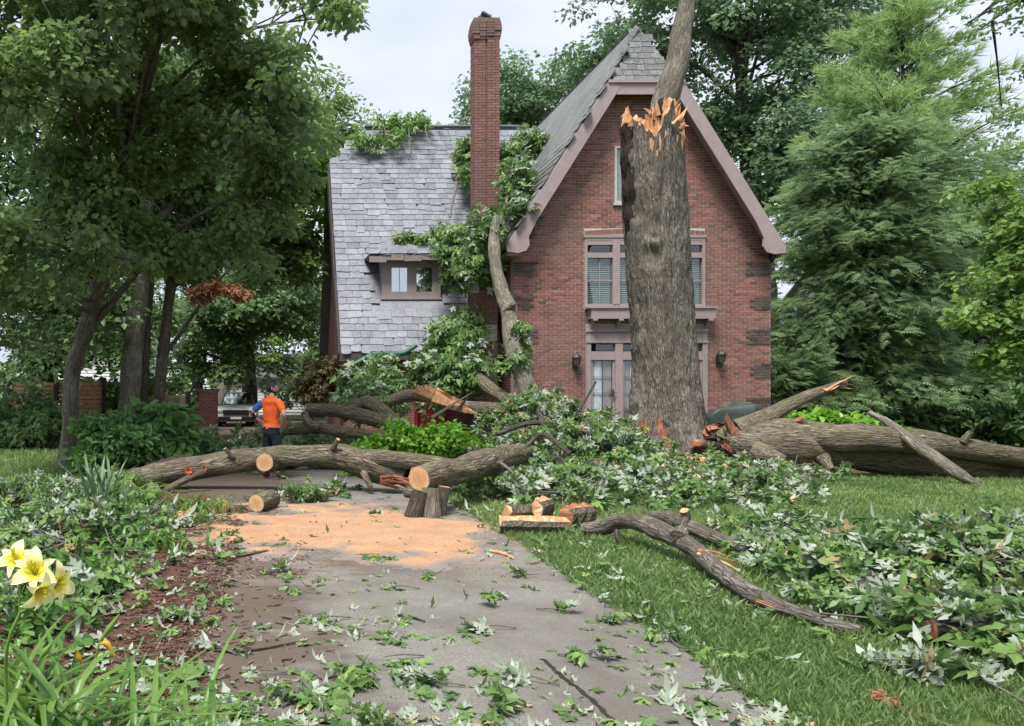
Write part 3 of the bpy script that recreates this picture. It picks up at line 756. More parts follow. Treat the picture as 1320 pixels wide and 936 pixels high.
course_roof('hip', frame((CL[0] - .05, 21.47, CL[1] - .03), (1, 0, 0), hv_), W0 + .1, HSL, lambda a, b: b < HSL and abs(a - .05 - W0 / 2) < (W0 / 2) * (1 - b / HSL) - .04, .185, (.2, .34), SLATE_G1, SLATE_G, wing_roof, 200, 8, lift=.012, disturbed=.04, thick=.014)
# left slope courses: u runs forward (towards the camera), v up the slope
lv = np.array([kx, 0, kz]); LSL = np.linalg.norm(np.array([APX[0] - EL[0], RIDZ - EL[1]]))
Ltot = RB - 21.5
def reg_left(a, b):
    y = RB - a; z_ = EL[1] + b * kz / np.linalg.norm([kx, kz])
    if z_ > CL[1]: return y > 21.5 + (z_ - CL[1]) * (APX[1] - 21.5) / (RIDZ - CL[1])
    return y > 21.47
course_roof('left', frame((EL[0], RB, EL[1]), (0, -1, 0), lv), Ltot, LSL, reg_left, .26, (.28, .48), SLATE_G1, SLATE_G, wing_roof, 60, 12, lift=.02, disturbed=.06,
            rank=lambda t: -t[0])
# bargeboards with a bell-shaped foot, clip board, soffits
def barge(sgn):
    e = EL if sgn < 0 else ER; c = CL if sgn < 0 else CR
    d = np.array([c[0] - e[0], c[1] - e[1]]); d /= np.linalg.norm(d); n_ = np.array([-d[1] * sgn * -1, d[0] * sgn * -1])
    inn = np.array([d[1], -d[0]]) if sgn < 0 else np.array([-d[1], d[0]])
    w_ = .33
    foot = e + np.array([0, -.10])
    outl = [c - inn * 0, e, foot + np.array([-sgn * .02, -.06])]
    bell = [foot + np.array([-sgn * .30, -.10]), foot + np.array([-sgn * .52, -.04]), foot + np.array([-sgn * .62, .12]), foot + np.array([-sgn * .60, .34])]
    i0 = e + inn * w_ + d * 1.0; i1 = c + inn * w_
    pl = outl + bell + [i0, i1 + np.array([0, 0])]
    m = MB(); m.prism([tuple(p) for p in pl], 21.44, 21.50)
    return hp(m, 'bargeboard', TAUPE)
barge(-1); barge(1)
cb = MB(); cb.box2((CL[0] + .05, 21.452, CL[1] - .36), (CR[0] - .05, 21.498, CL[1] - .02)); hp(cb, 'clip_board', TAUPE)
gu = MB(); gu.box2((CL[0] - .04, 21.40, CL[1] - .06), (CR[0] + .04, 21.45, CL[1] + .02)); hp(gu, 'drip_edge', TAUPE)
so = MB()
for sgn, e, c, out in ((-1, EL, CL, outL), (1, ER, CR, outR)):
    o2 = np.array([out[0], out[2]]); p, q = e - o2 * .13, c - o2 * .13
    so.add([(p[0], 21.5, p[1]), (q[0], 21.5, q[1]), (q[0], 22.0, q[1]), (p[0], 22.0, p[1])], np.array([[0, 1, 2, 3]]))
so.add([(CL[0], 21.5, CL[1] - .05), (CR[0], 21.5, CL[1] - .05), (CR[0], 22.2, CL[1] - .05), (CL[0], 22.2, CL[1] - .05)], np.array([[0, 1, 2, 3]]))
hp(so, 'soffit', TAUPE)
bx = MB(); bx.box2((EL[0] + .05, 21.52, 5.30), (XL - .002, 23.0, 5.42)); bx.box2((XR + .002, 21.52, 5.28), (ER[0] - .05, 34, 5.40)); hp(bx, 'eave_box', TAUPE)
dg = MB(); dg.tube([(13.45, 21.6, 5.42), (13.45, 34, 5.42)], .07, 8, 3); dg.tube([(13.42, 21.75, 5.40), (13.36, 21.8, 5.18), (13.50, 22.15, 5.0), (13.52, 22.2, 0.1)], .045, 8, .15); hp(dg, 'downspout', IRON)
# ---------------------------------------------------------------- windows and doors
def rect_frame(m, x0, x1, z0, z1, w, y0, y1):
    m.box2((x0, y0, z0), (x0 + w, y1, z1)); m.box2((x1 - w, y0, z0), (x1, y1, z1)); m.box2((x0 + w, y0, z0), (x1 - w, y1, z0 + w)); m.box2((x0 + w, y0, z1 - w), (x1 - w, y1, z1))
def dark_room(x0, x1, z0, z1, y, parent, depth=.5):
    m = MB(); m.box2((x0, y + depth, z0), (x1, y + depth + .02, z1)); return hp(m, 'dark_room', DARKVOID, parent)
# first-floor window: four lights, each with a transom light above
m = MB(); x0, x1, z0, z1 = WIN; rect_frame(m, x0, x1, z0, z1, .075, 21.95, 22.12)
nl = 4; lw = (x1 - x0 - .15) / nl
zt0, zt1 = HZ(326), HZ(316); zm0, zm1 = HZ(391), HZ(333)
m.box2((x0 + .075, 21.955, zt0 - .14), (x1 - .075, 22.11, zt0)); m.box2((x0 + .075, 21.957, zt1), (x1 - .075, 22.109, z1 - .075))
for k in range(1, nl): m.box2((x0 + .075 + k * lw - .095, 21.935, z0 + .0755), (x0 + .075 + k * lw + .095, 22.105, z1 - .0755))
win = hp(m, 'window', TAUPE)
pm = MB(); pm.box2((x0 - .03, 21.93, z1 + .005), (x1 + .03, 22.02, z1 + .075)); pm.prism([(x0 + .3, z1 + .075), (x1 - .3, z1 + .075), ((x0 + x1) / 2 + .5, z1 + .115), ((x0 + x1) / 2 - .5, z1 + .115)], 21.96, 22.02); hp(pm, 'window_head', TAUPE, win)
for k in range(nl):
    a = x0 + .075 + k * lw + (.097 if k else .02); b = x0 + .075 + (k + 1) * lw - (.097 if k < nl - 1 else .02)
    g_ = MB(); g_.box2((a, 22.03, zm0 - .02), (b, 22.036, zm1 + .02)); hp(g_, 'pane', GLASS, win)
    g_ = MB(); g_.box2((a, 22.03, zt0), (b, 22.036, zt1)); hp(g_, 'pane', GLASS, win)
    mu = MB(); mu.box2(((a + b) / 2 - .012, 22.012, zm0), ((a + b) / 2 + .012, 22.028, zm1)); mu.box2((a, 22.010, (zm0 + zm1) / 2 - .018), (b, 22.027, (zm0 + zm1) / 2 + .018)); hp(mu, 'muntin', TAUPE, win)
    zz = zm0
    bl = MB()
    while zz < zm1:
        bl.box(((a + b) / 2, 22.075, zz), (b - a - .02, .05, .004), rot=[[1, 0, 0], [0, .72, -.69], [0, .69, .72]]); zz += .052
    hp(bl, 'blind', BLIND, win)
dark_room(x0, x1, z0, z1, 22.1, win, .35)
# ledge box with brackets
m = MB(); m.box2((HX(757), 21.70, HZ(412)), (HX(915), 21.985, HZ(399))); m.box2((HX(753), 21.66, HZ(399) + .002), (HX(917), 21.985, HZ(399) + .05))
ledge = hp(m, 'window_ledge', TAUPE)
for px in (762, 795, 873, 909):
    b = MB(); x = HX(px); b.prism([(21.70, HZ(412) - .003), (21.99, HZ(412) - .003), (21.99, HZ(424)), (21.93, HZ(423)), (21.82, HZ(416))], x - .035, x + .035, axis=0); b.box2((x - .06, 21.68, HZ(412) - .055), (x + .06, 21.80, HZ(412) - .004)); hp(b, 'bracket', TAUPE, ledge)
# french doors
m = MB(); x0, x1, z0, z1 = DOOR
m.box2((x0, 21.95, 0), (x0 + .13, 22.14, z1)); m.box2((x1 - .13, 21.95, 0), (x1, 22.14, z1))
m.box2((x0 + .131, 21.965, HZ(443)), (x1 - .131, 22.12, z1)); m.box2((x0 - .02, 21.92, HZ(428)), (x1 + .02, 21.948, HZ(425))); m.box2((x0 - .01, 21.925, HZ(442)), (x1 + .01, 21.949, HZ(440)))
m.box2((x0 + .131, 21.96, HZ(464)), (x1 - .131, 22.12, HZ(453)))
lw = (x1 - x0 - .26) / 4
for k in range(1, 4): m.box2((x0 + .13 + k * lw - .10, 21.94, .0), (x0 + .13 + k * lw + .10, 22.115, HZ(443) - .002))
fd = hp(m, 'french_door', TAUPE)
zd0, zd1 = .28, HZ(465)
for k in range(4):
    a = x0 + .13 + k * lw + (.102 if k else .0); b = x0 + .13 + (k + 1) * lw - (.102 if k < 3 else .0)
    l_ = MB(); rect_frame(l_, a + .002, b - .002, .05, zd1 + .06, .055, 21.99, 22.06); l_.box2((a + .058, 21.992, .106), (b - .058, 22.058, .26)); hp(l_, 'door_leaf', TAUPE, fd)
    for i_ in range(2):
        for j_ in range(5):
            aa = a + .058 + (b - a - .116) * i_ / 2 + .006; bb = a + .058 + (b - a - .116) * (i_ + 1) / 2 - .006
            za = zd0 + (zd1 - zd0) * j_ / 5 + .006; zb = zd0 + (zd1 - zd0) * (j_ + 1) / 5 - .006
            g_ = MB(); g_.box2((aa, 22.03, za), (bb, 22.036, zb)); hp(g_, 'pane', GLASS, fd)
    mu = MB(); mu.box2(((a + b) / 2 - .006, 22.02, zd0), ((a + b) / 2 + .006, 22.045, zd1))
    for j_ in range(1, 5): zz = zd0 + (zd1 - zd0) * j_ / 5; mu.box2((a + .056, 22.021, zz - .005), (b - .056, 22.044, zz + .005))
    hp(mu, 'muntin', IRON, fd)
    g_ = MB(); g_.box2((a + .02, 22.03, HZ(452)), (b - .02, 22.036, HZ(444))); hp(g_, 'pane', GLASS, fd)
    for (f0, f1, mt_) in (((0, .55, CURTAIN), (.55, 1, CURTAIN_T)) if k % 2 == 0 else ((.5, 1, CURTAIN), (0, .5, CURTAIN_T))) if False else []: pass
    parts_ = [(0, .55, CURTAIN), (.56, .9, CURTAIN_T)] if k % 2 == 0 else [(.45, 1, CURTAIN), (.1, .44, CURTAIN_T)]
    for f0, f1, mt_ in parts_:
        xs_ = np.linspace(a + (b - a) * f0, a + (b - a) * f1, 18); yy = 22.065 + .015 * np.sin(np.arange(18) * 1.9 + k)
        cu = MB(); V = np.vstack([np.stack([xs_, yy, np.full(18, .08)], 1), np.stack([xs_, yy * .3 + 22.065 * .7, np.full(18, zd1 + .05)], 1)]); i_ = np.arange(17)
        cu.add(V, np.stack([i_, i_ + 1, i_ + 19, i_ + 18], 1), 0, True); hp(cu, 'curtain', mt_, fd)
h_ = MB(); hx = HX(789); h_.box2((hx - .02, 21.925, HZ(512)), (hx + .02, 21.94, HZ(502))); h_.tube([(hx, 21.925, HZ(506)), (hx, 21.88, HZ(506)), (hx + .09, 21.88, HZ(506))], .01, 6, .05); hp(h_, 'door_handle', IRON, fd)
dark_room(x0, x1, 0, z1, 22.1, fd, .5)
# small gable window
m = MB(); x0, x1, z0, z1 = SMALL; rect_frame(m, x0, x1, z0, z1, .055, 21.96, 22.1); m.box2((x0 - .05, 21.92, z0 - .07), (x1 + .05, 22.02, z0 - .004)); m.box2(((x0 + x1) / 2 - .03, 21.963, z0 + .056), ((x0 + x1) / 2 + .03, 22.09, z1 - .056)); sw_ = hp(m, 'gable_window', m_plain('pale_trim', (.46, .45, .43), .6, .3, 6, .08))
for a, b in ((x0 + .055, (x0 + x1) / 2 - .031), ((x0 + x1) / 2 + .031, x1 - .055)):
    for j_ in range(4):
        za = z0 + .06 + (z1 - z0 - .12) * j_ / 4; zb = z0 + .06 + (z1 - z0 - .12) * (j_ + 1) / 4 - .02
        g_ = MB(); g_.box2((a, 22.03, za), (b, 22.036, zb)); hp(g_, 'pane', GLASS, sw_)
    c_ = MB(); c_.box2((a, 22.09, z0 + .05), (b, 22.1, z1 - .05)); hp(c_, 'blind', BLIND, sw_)
# lanterns
for px, py in ((740, 467), (925, 463)):
    x, zc = HX(px), HZ(py); m = MB()
    m.box2((x - .06, 21.955, zc - .18), (x + .06, 21.985, zc + .10)); m.tube([(x, 21.96, zc - .20), (x, 21.84, zc - .24), (x, 21.80, zc - .12)], .016, 6, .04)
    la = hp(m, 'wall_lantern', IRON)
    b = MB()
    b.tube([(x, 21.80, zc - .13), (x, 21.80, zc - .10), (x, 21.80, zc + .10), (x, 21.80, zc + .105)], [.04, .07, .115, .10], 6, raw=True, smooth=False); hp(b, 'lantern_glass', m_plain('smoked_glass', (.10, .085, .075), .25, .5, 12, .3), la)
    b = MB(); b.tube([(x, 21.80, zc + .106), (x, 21.80, zc + .13), (x, 21.80, zc + .20), (x, 21.80, zc + .23), (x, 21.80, zc + .26)], [.135, .13, .06, .02, .012], 6, raw=True, smooth=False)
    for a in range(6): c, s_ = math.cos(a * math.pi / 3), math.sin(a * math.pi / 3); b.tube([(x + c * .07, 21.80 + s_ * .07, zc - .10), (x + c * .115, 21.80 + s_ * .115, zc + .10)], .008, 4, 1)
    hp(b, 'lantern_cap', IRON, la)
# ---------------------------------------------------------------- dormer
DD = 24.25; ds = F / DD; dX = lambda px: (px - X0) / ds; dZ = lambda py: CH + (HY - py) / ds
m = MB(); x0, x1, z0, z1 = dX(492), dX(568), dZ(384), dZ(337)
pa = [(dX(504), dX(526)), (dX(536), dX(558))]; pz0, pz1 = dZ(377), dZ(344)
m.box2((x0, DD, z0), (x1, DD + .06, pz0)); m.box2((x0, DD, pz1), (x1, DD + .06, z1 + .05)); m.box2((x0, DD, pz0), (pa[0][0], DD + .06, pz1)); m.box2((pa[0][1], DD, pz0), (pa[1][0], DD + .06, pz1)); m.box2((pa[1][1], DD, pz0), (x1, DD + .06, pz1))
m.box2((x0 - .03, DD - .04, z0 - .05), (x1 + .03, DD + .03, z0 - .003))
dormer = hp(m, 'dormer', TAUPE)
for a, b in pa:
    g_ = MB(); g_.box2((a, DD + .03, pz0), (b, DD + .036, pz1)); hp(g_, 'pane', GLASS_M, dormer)
    mu = MB(); rect_frame(mu, a - .0, b + .0, pz0, pz1, .022, DD + .005, DD + .028); mu.box2(((a + b) / 2 - .006, DD + .008, pz0 + .023), ((a + b) / 2 + .006, DD + .026, pz1 - .023)); hp(mu, 'sash', TAUPE, dormer)
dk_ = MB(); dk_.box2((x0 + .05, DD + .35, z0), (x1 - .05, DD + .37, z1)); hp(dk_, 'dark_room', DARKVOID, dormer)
ck_ = MB()
for x in (x0, x1 - .06): ck_.add([(x, DD + .061, z0 - .1), (x + .06, DD + .061, z0 - .1), (x + .06, DD + .061, z1 + .04), (x, DD + .061, z1 + .04), (x, DD + 1.6, z1 + .04), (x + .06, DD + 1.6, z1 + .04)], [np.array([[0, 3, 4], [1, 5, 2]]), np.array([[0, 1, 2, 3], [3, 2, 5, 4], [0, 4, 5, 1]])])
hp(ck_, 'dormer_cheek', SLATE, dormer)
# dormer roof: hipped, flared, torn front edge
ex0, ex1, ez = dX(474), dX(586), dZ(331); apx = P(527, 287, 25.5); yf = DD - .38
rf = MB(); nU = 14
fr_ = [(x, yf + rng.normal(0, .03), ez + rng.normal(0, .025)) for x in np.linspace(ex0, ex1, nU)]
mid = [tuple(np.array(p) * .55 + apx * .45 + np.array([0, .0, -.12])) for p in fr_]
ridge = [tuple(np.array([apx[0] + (p[0] - apx[0]) * .04, apx[1], apx[2]])) for p in fr_]
V = np.array(fr_ + mid + ridge); i_ = np.arange(nU - 1)
rf.add(V, [np.stack([i_, i_ + 1, i_ + nU + 1, i_ + nU], 1), np.stack([i_ + nU, i_ + nU + 1, i_ + 2 * nU + 1, i_ + 2 * nU], 1)])
side = 1.9
rf.add([fr_[0], mid[0], ridge[0], (ex0, yf + side, ez + .1), fr_[-1], mid[-1], ridge[-1], (ex1, yf + side, ez + .1)], [np.array([[0, 1, 3], [1, 2, 3], [5, 4, 7], [6, 5, 7]])])
rf.add([fr_[0], fr_[-1], (ex1, yf + side, ez), (ex0, yf + side, ez)], np.array([[3, 2, 1, 0]]))
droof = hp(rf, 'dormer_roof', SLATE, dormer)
ds_ = MB(); r = np.random.default_rng(9)
for row in range(7):
    t_ = row / 7
    nS = max(2, int(9 * (1 - t_)))
    for k in range(nS):
        u_ = (k + .5 + r.normal(0, .08)) / nS
        def sp(u__, t__):
            p = np.array(fr_[0]) * (1 - u__) + np.array(fr_[-1]) * u__; md = p * .55 + apx * .45 + np.array([0, 0, -.12]); rg = np.array([apx[0] + (p[0] - apx[0]) * .04, apx[1], apx[2]])
            return p + (md - p) * t__ * 2 if t__ < .5 else md + (rg - md) * (t__ - .5) * 2
        a = sp(u_, t_); b = sp(u_, min(.99, t_ + .2)); v_ = b - a; v_ /= np.linalg.norm(v_); u3 = np.array([1, 0, 0.]); w_ = np.cross(u3, v_)
        if r.random() < .25: v_ = v_ + r.normal(0, .15, 3); v_ /= np.linalg.norm(v_)
        wd = (ex1 - ex0) * (1 - t_) / nS * .95
        ds_.box(a + v_ * .13 + w_ * .03, (wd, .30, .02), rot=np.stack([u3, v_, np.cross(u3, v_)], 1), rnd=r.random())
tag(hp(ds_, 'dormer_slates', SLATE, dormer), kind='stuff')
fa = MB(); x = ex0
for k in range(5):
    L_ = (ex1 - ex0) / 5; fa.box((x + L_ / 2, yf + .03 + rng.normal(0, .02), ez - .09 + rng.normal(0, .02)), (L_ * .97, .05, .17), rot=[[1, 0, rng.normal(0, .05)], [0, 1, 0], [rng.normal(0, .03), 0, 1]]); x += L_
hp(fa, 'fascia', m_plain('torn_fascia', (.25, .21, .19), .8, .2, 12, .25), dormer)
# ---------------------------------------------------------------- chimney: two joined brick shafts set at an angle
CY = 22.75; cs = F / CY; cX = lambda px: (px - X0) / cs; cZ = lambda py: CH + (HY - py) / cs
chim_core = MB(); chim_core.box2((cX(613), CY + .06, cZ(266)), (cX(643), CY + .60, cZ(40))); chim_core.box2((cX(611), CY + .03, 0), (cX(642), CY + .75, cZ(372)))
chim_core.prism([(cX(611), cZ(372)), (cX(642), cZ(372)), (cX(642), cZ(266)), (cX(613), cZ(266)), (cX(611), cZ(300))], CY + .05, CY + .65)
chim = hp(chim_core, 'chimney', BWALL)
cb_ = MB(); r = np.random.default_rng(31)
def shaft(x0, x1, y0, z0, z1, depth):
    z = z0; row = 0
    while z < z1:
        off = (row % 2) * .11
        for a0_, a1_, ax in ((x0, x1, 0), (y0, y0 + depth, 1), (y0, y0 + depth, 2)):
            x = a0_ - off
            while x < a1_:
                xa, xb = max(x, a0_), min(x + .215, a1_)
                if xb - xa > .03:
                    jt_ = r.normal(0, .0025); c = (xa + xb) / 2
                    if ax == 0: cb_.box((c, y0 + .02 - jt_, z + .033), (xb - xa, .05, .066), rnd=r.random())
                    elif ax == 1: cb_.box((x0 + .02 - jt_, c + .022, z + .033), (.05, xb - xa, .066), rnd=r.random())
                    else: cb_.box((x1 - .02 + jt_, c + .022, z + .033), (.05, xb - xa, .066), rnd=r.random())
                x += .226
        z += .077; row += 1
shaft(cX(612), cX(626), CY + .02, cZ(300), cZ(48), .45)
shaft(cX(628.5), cX(644), CY, cZ(300), cZ(48), .5)
shaft(cX(610.5), cX(641), CY, 0.05, cZ(372), .6); shaft(cX(612), cX(643), CY + .01, cZ(372), cZ(300), .5)
tag(hp(cb_, 'brick_courses', BRICK_OLD, chim), kind='stuff')
cp_ = MB()
for (px0, px1, g_) in ((611, 627, 0), (627, 645, 0)):
    z_ = cZ(50); k = 0
    while z_ < cZ(25):
        ex = (.01, .025, .04, .045, .045, .035, .02, .0)[min(k, 7)]
        xa, xb = cX(px0) - ex * (px0 < 620), cX(px1) - .004 + ex * (px0 > 620); nb_ = 2
        for q_ in range(nb_): cp_.box2((xa + (xb - xa) * q_ / nb_ + .005, CY - ex + r.normal(0, .006), z_), (xa + (xb - xa) * (q_ + 1) / nb_ - .005, CY + .5 + ex, z_ + .066), rnd=.9 + .1 * r.random() if r.random() < .6 else r.random())
        z_ += .077; k += 1
tag(hp(cp_, 'corbel', BRICK_OLD, chim), kind='stuff')
cc = MB(); cc.tube([(cX(629), CY + .28, cZ(27)), (cX(629), CY + .28, cZ(23)), (cX(629), CY + .28, cZ(22))], [.30, .27, .2], 10, raw=True); hp(cc, 'chimney_cap', STONE, chim)
dm_ = MB(); dm_.box(P(626, 21, CY + .2), (.30, .3, .05), rot=Matrix.Rotation(.5, 3, 'Y')); dm_.box(P(620, 24, CY + .25), (.16, .2, .12), rot=Matrix.Rotation(-.4, 3, 'Y')); hp(dm_, 'broken_flue_cover', m_plain('sooty_metal', (.09, .085, .08), .7, .3, 20, .3), chim)
sh_ = MB(); sh_.prism([(cX(609), cZ(378)), (cX(617), cZ(378)), (cX(617), cZ(362)), (cX(611), cZ(362))], CY - .06, CY + .5); hp(sh_, 'stone_shoulder', STONE, chim)
for a_, b_ in ((440, 430), (429, 419)):
    sh_ = MB(); sh_.box2((cX(621), CY - .05, cZ(a_)), (cX(640), CY + .0, cZ(b_))); hp(sh_, 'stone_block', STONE, chim)
# ------------------------------------------------------------------ leaves
def leaf_template(half, fold=.22, curl=.25, jit=0, seed=0, twist=0):
    r = np.random.default_rng(seed)
    half = [(x, y) for x, y in half]
    V = []; T = []
    for sgn in (1, -1):
        poly = [(sgn * x * (1 + (r.normal(0, jit) if jit else 0)), y + (r.normal(0, jit * .5) if jit and 0 < y < 1 else 0)) for x, y in half]
        tr = tessellate_polygon([[Vector((a, b, 0)) for a, b in poly]])
        base = len(V)
        for a, b in poly:
            z = fold * abs(a) - curl * (b - .35) ** 2 - curl * .9 * a * a + twist * a * b
            V.append((a, b, z))
        for t3 in tr:
            i, j, k = t3; n = (poly[j][0] - poly[i][0]) * (poly[k][1] - poly[i][1]) - (poly[k][0] - poly[i][0]) * (poly[j][1] - poly[i][1])
            T.append((base + i, base + j, base + k) if n > 0 else (base + i, base + k, base + j))
    return np.array(V), np.array(T, np.int64)
H_SILVER = [(0, 0), (.12, .06), (.34, -.03), (.17, .17), (.26, .29), (.52, .34), (.40, .42), (.62, .66), (.36, .52), (.24, .49), (.06, .34), (.055, .52), (.25, .70), (.14, .71), (.10, .80), (0, 1.05)]
H_SILVER_LO = [(0, 0), (.33, 0), (.17, .22), (.60, .62), (.07, .37), (.24, .72), (0, 1)]
H_MAPLE = [(0, 0), (.40, .12), (.25, .36), (.40, .62), (0, 1)]
H_OVAL = [(0, 0), (.24, .22), (.28, .5), (.16, .8), (0, 1)]
H_DIAM = [(0, 0), (.34, .42), (0, 1)]
def lobed_leaf(seed, st, ws, fold=.35, curl=.3, mid=True):
    """five narrow toothed lobes radiating from the leaf stalk, each folded along its rib and bent its own way"""
    r = np.random.default_rng(seed); V = []; T = []
    for ang, ln in ((0, 1.0), (.80, .84), (-.80, .84), (1.75, .46), (-1.75, .46)):
        ang += r.normal(0, .09); ln *= r.uniform(.88, 1.1); bend = curl * r.uniform(-.5, 1.2); tw = r.normal(0, .35); c, s_ = math.cos(ang), math.sin(ang); b = len(V); w_ = .75 if ln < .6 else 1.0
        sts = list(zip(st, ws)) if (mid or ln > .6) else [(0, .06), (.6, .2), (1, .004)]
        for t_, w in sts:
            y = t_ * ln; z = .06 - bend * t_ * t_ * ln; w = w * w_ * r.uniform(.85, 1.15)
            for u in ((-1, 0, 1) if mid else (-1, 1)):
                x = u * w; zz = z + (fold * w if u else 0) + tw * x; V.append((x * c + y * s_, y * c - x * s_, zz))
        k = 3 if mid else 2
        for i in range(len(sts) - 1):
            for q in range(k - 1): a = b + i * k + q; T += [(a, a + 1, a + k + 1), (a, a + k + 1, a + k)] if i < len(sts) - 2 else [(a, a + 1, a + k)]
    return np.array(V), np.array(T, np.int64)
SILV = [lobed_leaf(k, (0, .3, .48, .66, .78, 1), (.05, .15, .125, .235, .11, .004), .3, .25 + .15 * k) for k in range(6)]
SILV_LO = [lobed_leaf(10 + k, (0, .42, .66, 1), (.05, .12, .18, .004), .3, .3 + .2 * k, False) for k in range(4)]
SILV_MID = [lobed_leaf(20 + k, (0, .3, .48, .67, 1), (.05, .12, .09, .19, .004), .35, .3 + .22 * k, False) for k in range(6)]
MAP_T = [leaf_template(H_MAPLE, .25, .3, .05, k) for k in range(2)]
OVAL_T = [leaf_template(H_OVAL, .3, .5, 0, k) for k in range(2)]
DIAM_T = [leaf_template(H_DIAM, .3, .0)]
def unit(v): return v / (np.linalg.norm(v, axis=-1, keepdims=True) + 1e-9)
def frames(tip, nrm):
    """rotation matrices with y = tip direction and z = face normal"""
    y = unit(tip); x = unit(np.cross(y, nrm)); z = np.cross(x, y)
    return np.stack([x, y, z], -1)
def scatter(mb, temps, pos, Rm, scale, rnd, mat=0):
    r = np.random.default_rng(len(pos)); pick = r.integers(0, len(temps), len(pos))
    for k, (V, T) in enumerate(temps):
        s_ = np.where(pick == k)[0]
        if not len(s_): continue
        W = np.einsum('nij,kj->nki', Rm[s_] * scale[s_][:, None, None], V) + pos[s_][:, None, :]
        Fc = (T[None] + (np.arange(len(s_)) * len(V))[:, None, None]).reshape(-1, 3)
        mb.add(W.reshape(-1, 3), Fc, mat, True, rnd=np.repeat(rnd[s_], len(V)))
def clump_leaves(mb, temps, centers, rad, per, size, r, mat=0, droop=.35, flat=.55, up=1.0, tone=None, outward=None):
    """sprays of leaves: each clump a flattened tuft whose leaves face up and hang outwards"""
    C = np.repeat(centers, per, 0); n = len(C)
    rr = np.repeat(rad if not np.isscalar(rad) else np.full(len(centers), rad), per)
    d = unit(r.normal(0, 1, (n, 3))); q = r.random(n) ** .45
    off = d * (q * rr)[:, None]; off[:, 2] *= flat
    off[:, 2] -= .25 * rr * (np.hypot(off[:, 0], off[:, 1]) / rr) ** 2
    nrm = np.stack([r.normal(0, .55, n), r.normal(0, .55, n), np.full(n, up)], 1) + d * .5
    tip = np.stack([d[:, 0], d[:, 1], np.zeros(n)], 1) + r.normal(0, .5, (n, 3)); tip[:, 2] -= droop
    tn = np.repeat(r.random(len(centers)) if tone is None else tone, per)
    rnd = np.clip(.6 * tn + .4 * r.random(n), 0, 1)
    scatter(mb, temps, C + off, frames(tip, unit(nrm)), size * r.uniform(.7, 1.25, n), rnd, mat)
def crown_points(ells, n, r, seed, shell=.5, gap=.0, gfreq=.55):
    """points in a union of ellipsoids, biased to the outside, with noise-made gaps"""
    w = np.array([e[1][0] * e[1][1] * e[1][2] for e in ells]) ** (2 / 3.); w /= w.sum(); out = []
    for k, (c, rad) in enumerate(ells):
        m = int(n * w[k] * 2.2) + 4; d = unit(r.normal(0, 1, (m, 3))); q = r.random(m) ** shell
        p = np.asarray(c) + d * q[:, None] * np.asarray(rad); keep = fbm(p * gfreq, seed, 2) > gap
        out.append(p[keep][:max(1, int(n * w[k]))])
    return np.vstack(out)
def make_tree(name, label, cat, base, trunk, trad, ells, n_clump, per, size, crad, temps, leafmat, barkmat, seed, limbs=9, gap=-.15, shell=.5, droop=.35, tseg=12, group=None, flat=.55, twigs=True, limb_r=.28, toward=None):
    r = np.random.default_rng(seed)
    root = empty(name, base); tag(root, label, cat, group)
    trunk = np.asarray(trunk, float); tb = MB()
    tp, tr = catmull(trunk, trad, .3)
    tb.tube(tp, tr, tseg, raw=True, amp=.10, freq=7, seed=seed, capmat=None)
    pts = crown_points(ells, n_clump, r, seed, shell, gap)
    if limbs:
        idx = r.choice(len(pts), min(limbs, len(pts)), replace=False); lim = []
        h0 = tp[0, 2]; z_ = tp[:, 2]
        for i in idx:
            tgt = pts[i]; zs_ = max(z_[0] + .25 * (z_[-1] - z_[0]), min(z_[-1] - .1, tgt[2] - .55 * np.hypot(*(tgt[:2] - tp[-1, :2]))))
            k = int(np.clip(np.argmin(np.abs(z_ - zs_)) + r.integers(-len(z_) // 7, len(z_) // 5 + 1), len(z_) // 5, len(z_) - 2)); a = tp[k]; ra = tr[k] * r.uniform(.35, .6)
            mid = a * .5 + tgt * .5 + np.array([0, 0, .12 * np.linalg.norm(tgt - a)]) + r.normal(0, .15, 3)
            tb.tube([a, mid, tgt], [ra, ra * .55, ra * .16], 7, .45, amp=.06, seed=seed + int(i)); lp, lr = catmull([a, mid, tgt], [ra, ra * .55, ra * .16], .35); lim.append((lp, lr))
        if twigs:
            allp = np.vstack([l[0][len(l[0]) // 4:] for l in lim])
            for i in range(0, len(pts), 1 if len(pts) < 260 else 2):
                d_ = np.linalg.norm(allp - pts[i], axis=1); k = int(np.argsort(d_)[r.integers(0, 9)])
                if d_[k] > .2: tb.tube([allp[k], (allp[k] + pts[i]) / 2 + np.array([0, 0, .08 * d_[k]]), pts[i]], [.012 + .007 * d_[k], .012, .006], 4, d_[k] / 3 + .05, caps=False)
    o = tb.build('trunk', barkmat, None, base); o.parent = root; o.location = (0, 0, 0)
    lb = MB(); rad = crad * r.uniform(.7, 1.35, len(pts))
    clump_leaves(lb, temps, pts, rad, per, size, r, droop=droop, flat=flat)
    c = lb.build('crown', leafmat, None, base); c.parent = root; c.location = (0, 0, 0)
    return root
# ------------------------------------------------------------------ standing trees
def E(px, py, D, rx, ry, rz): return (P(px, py, D), (rx, ry, rz))
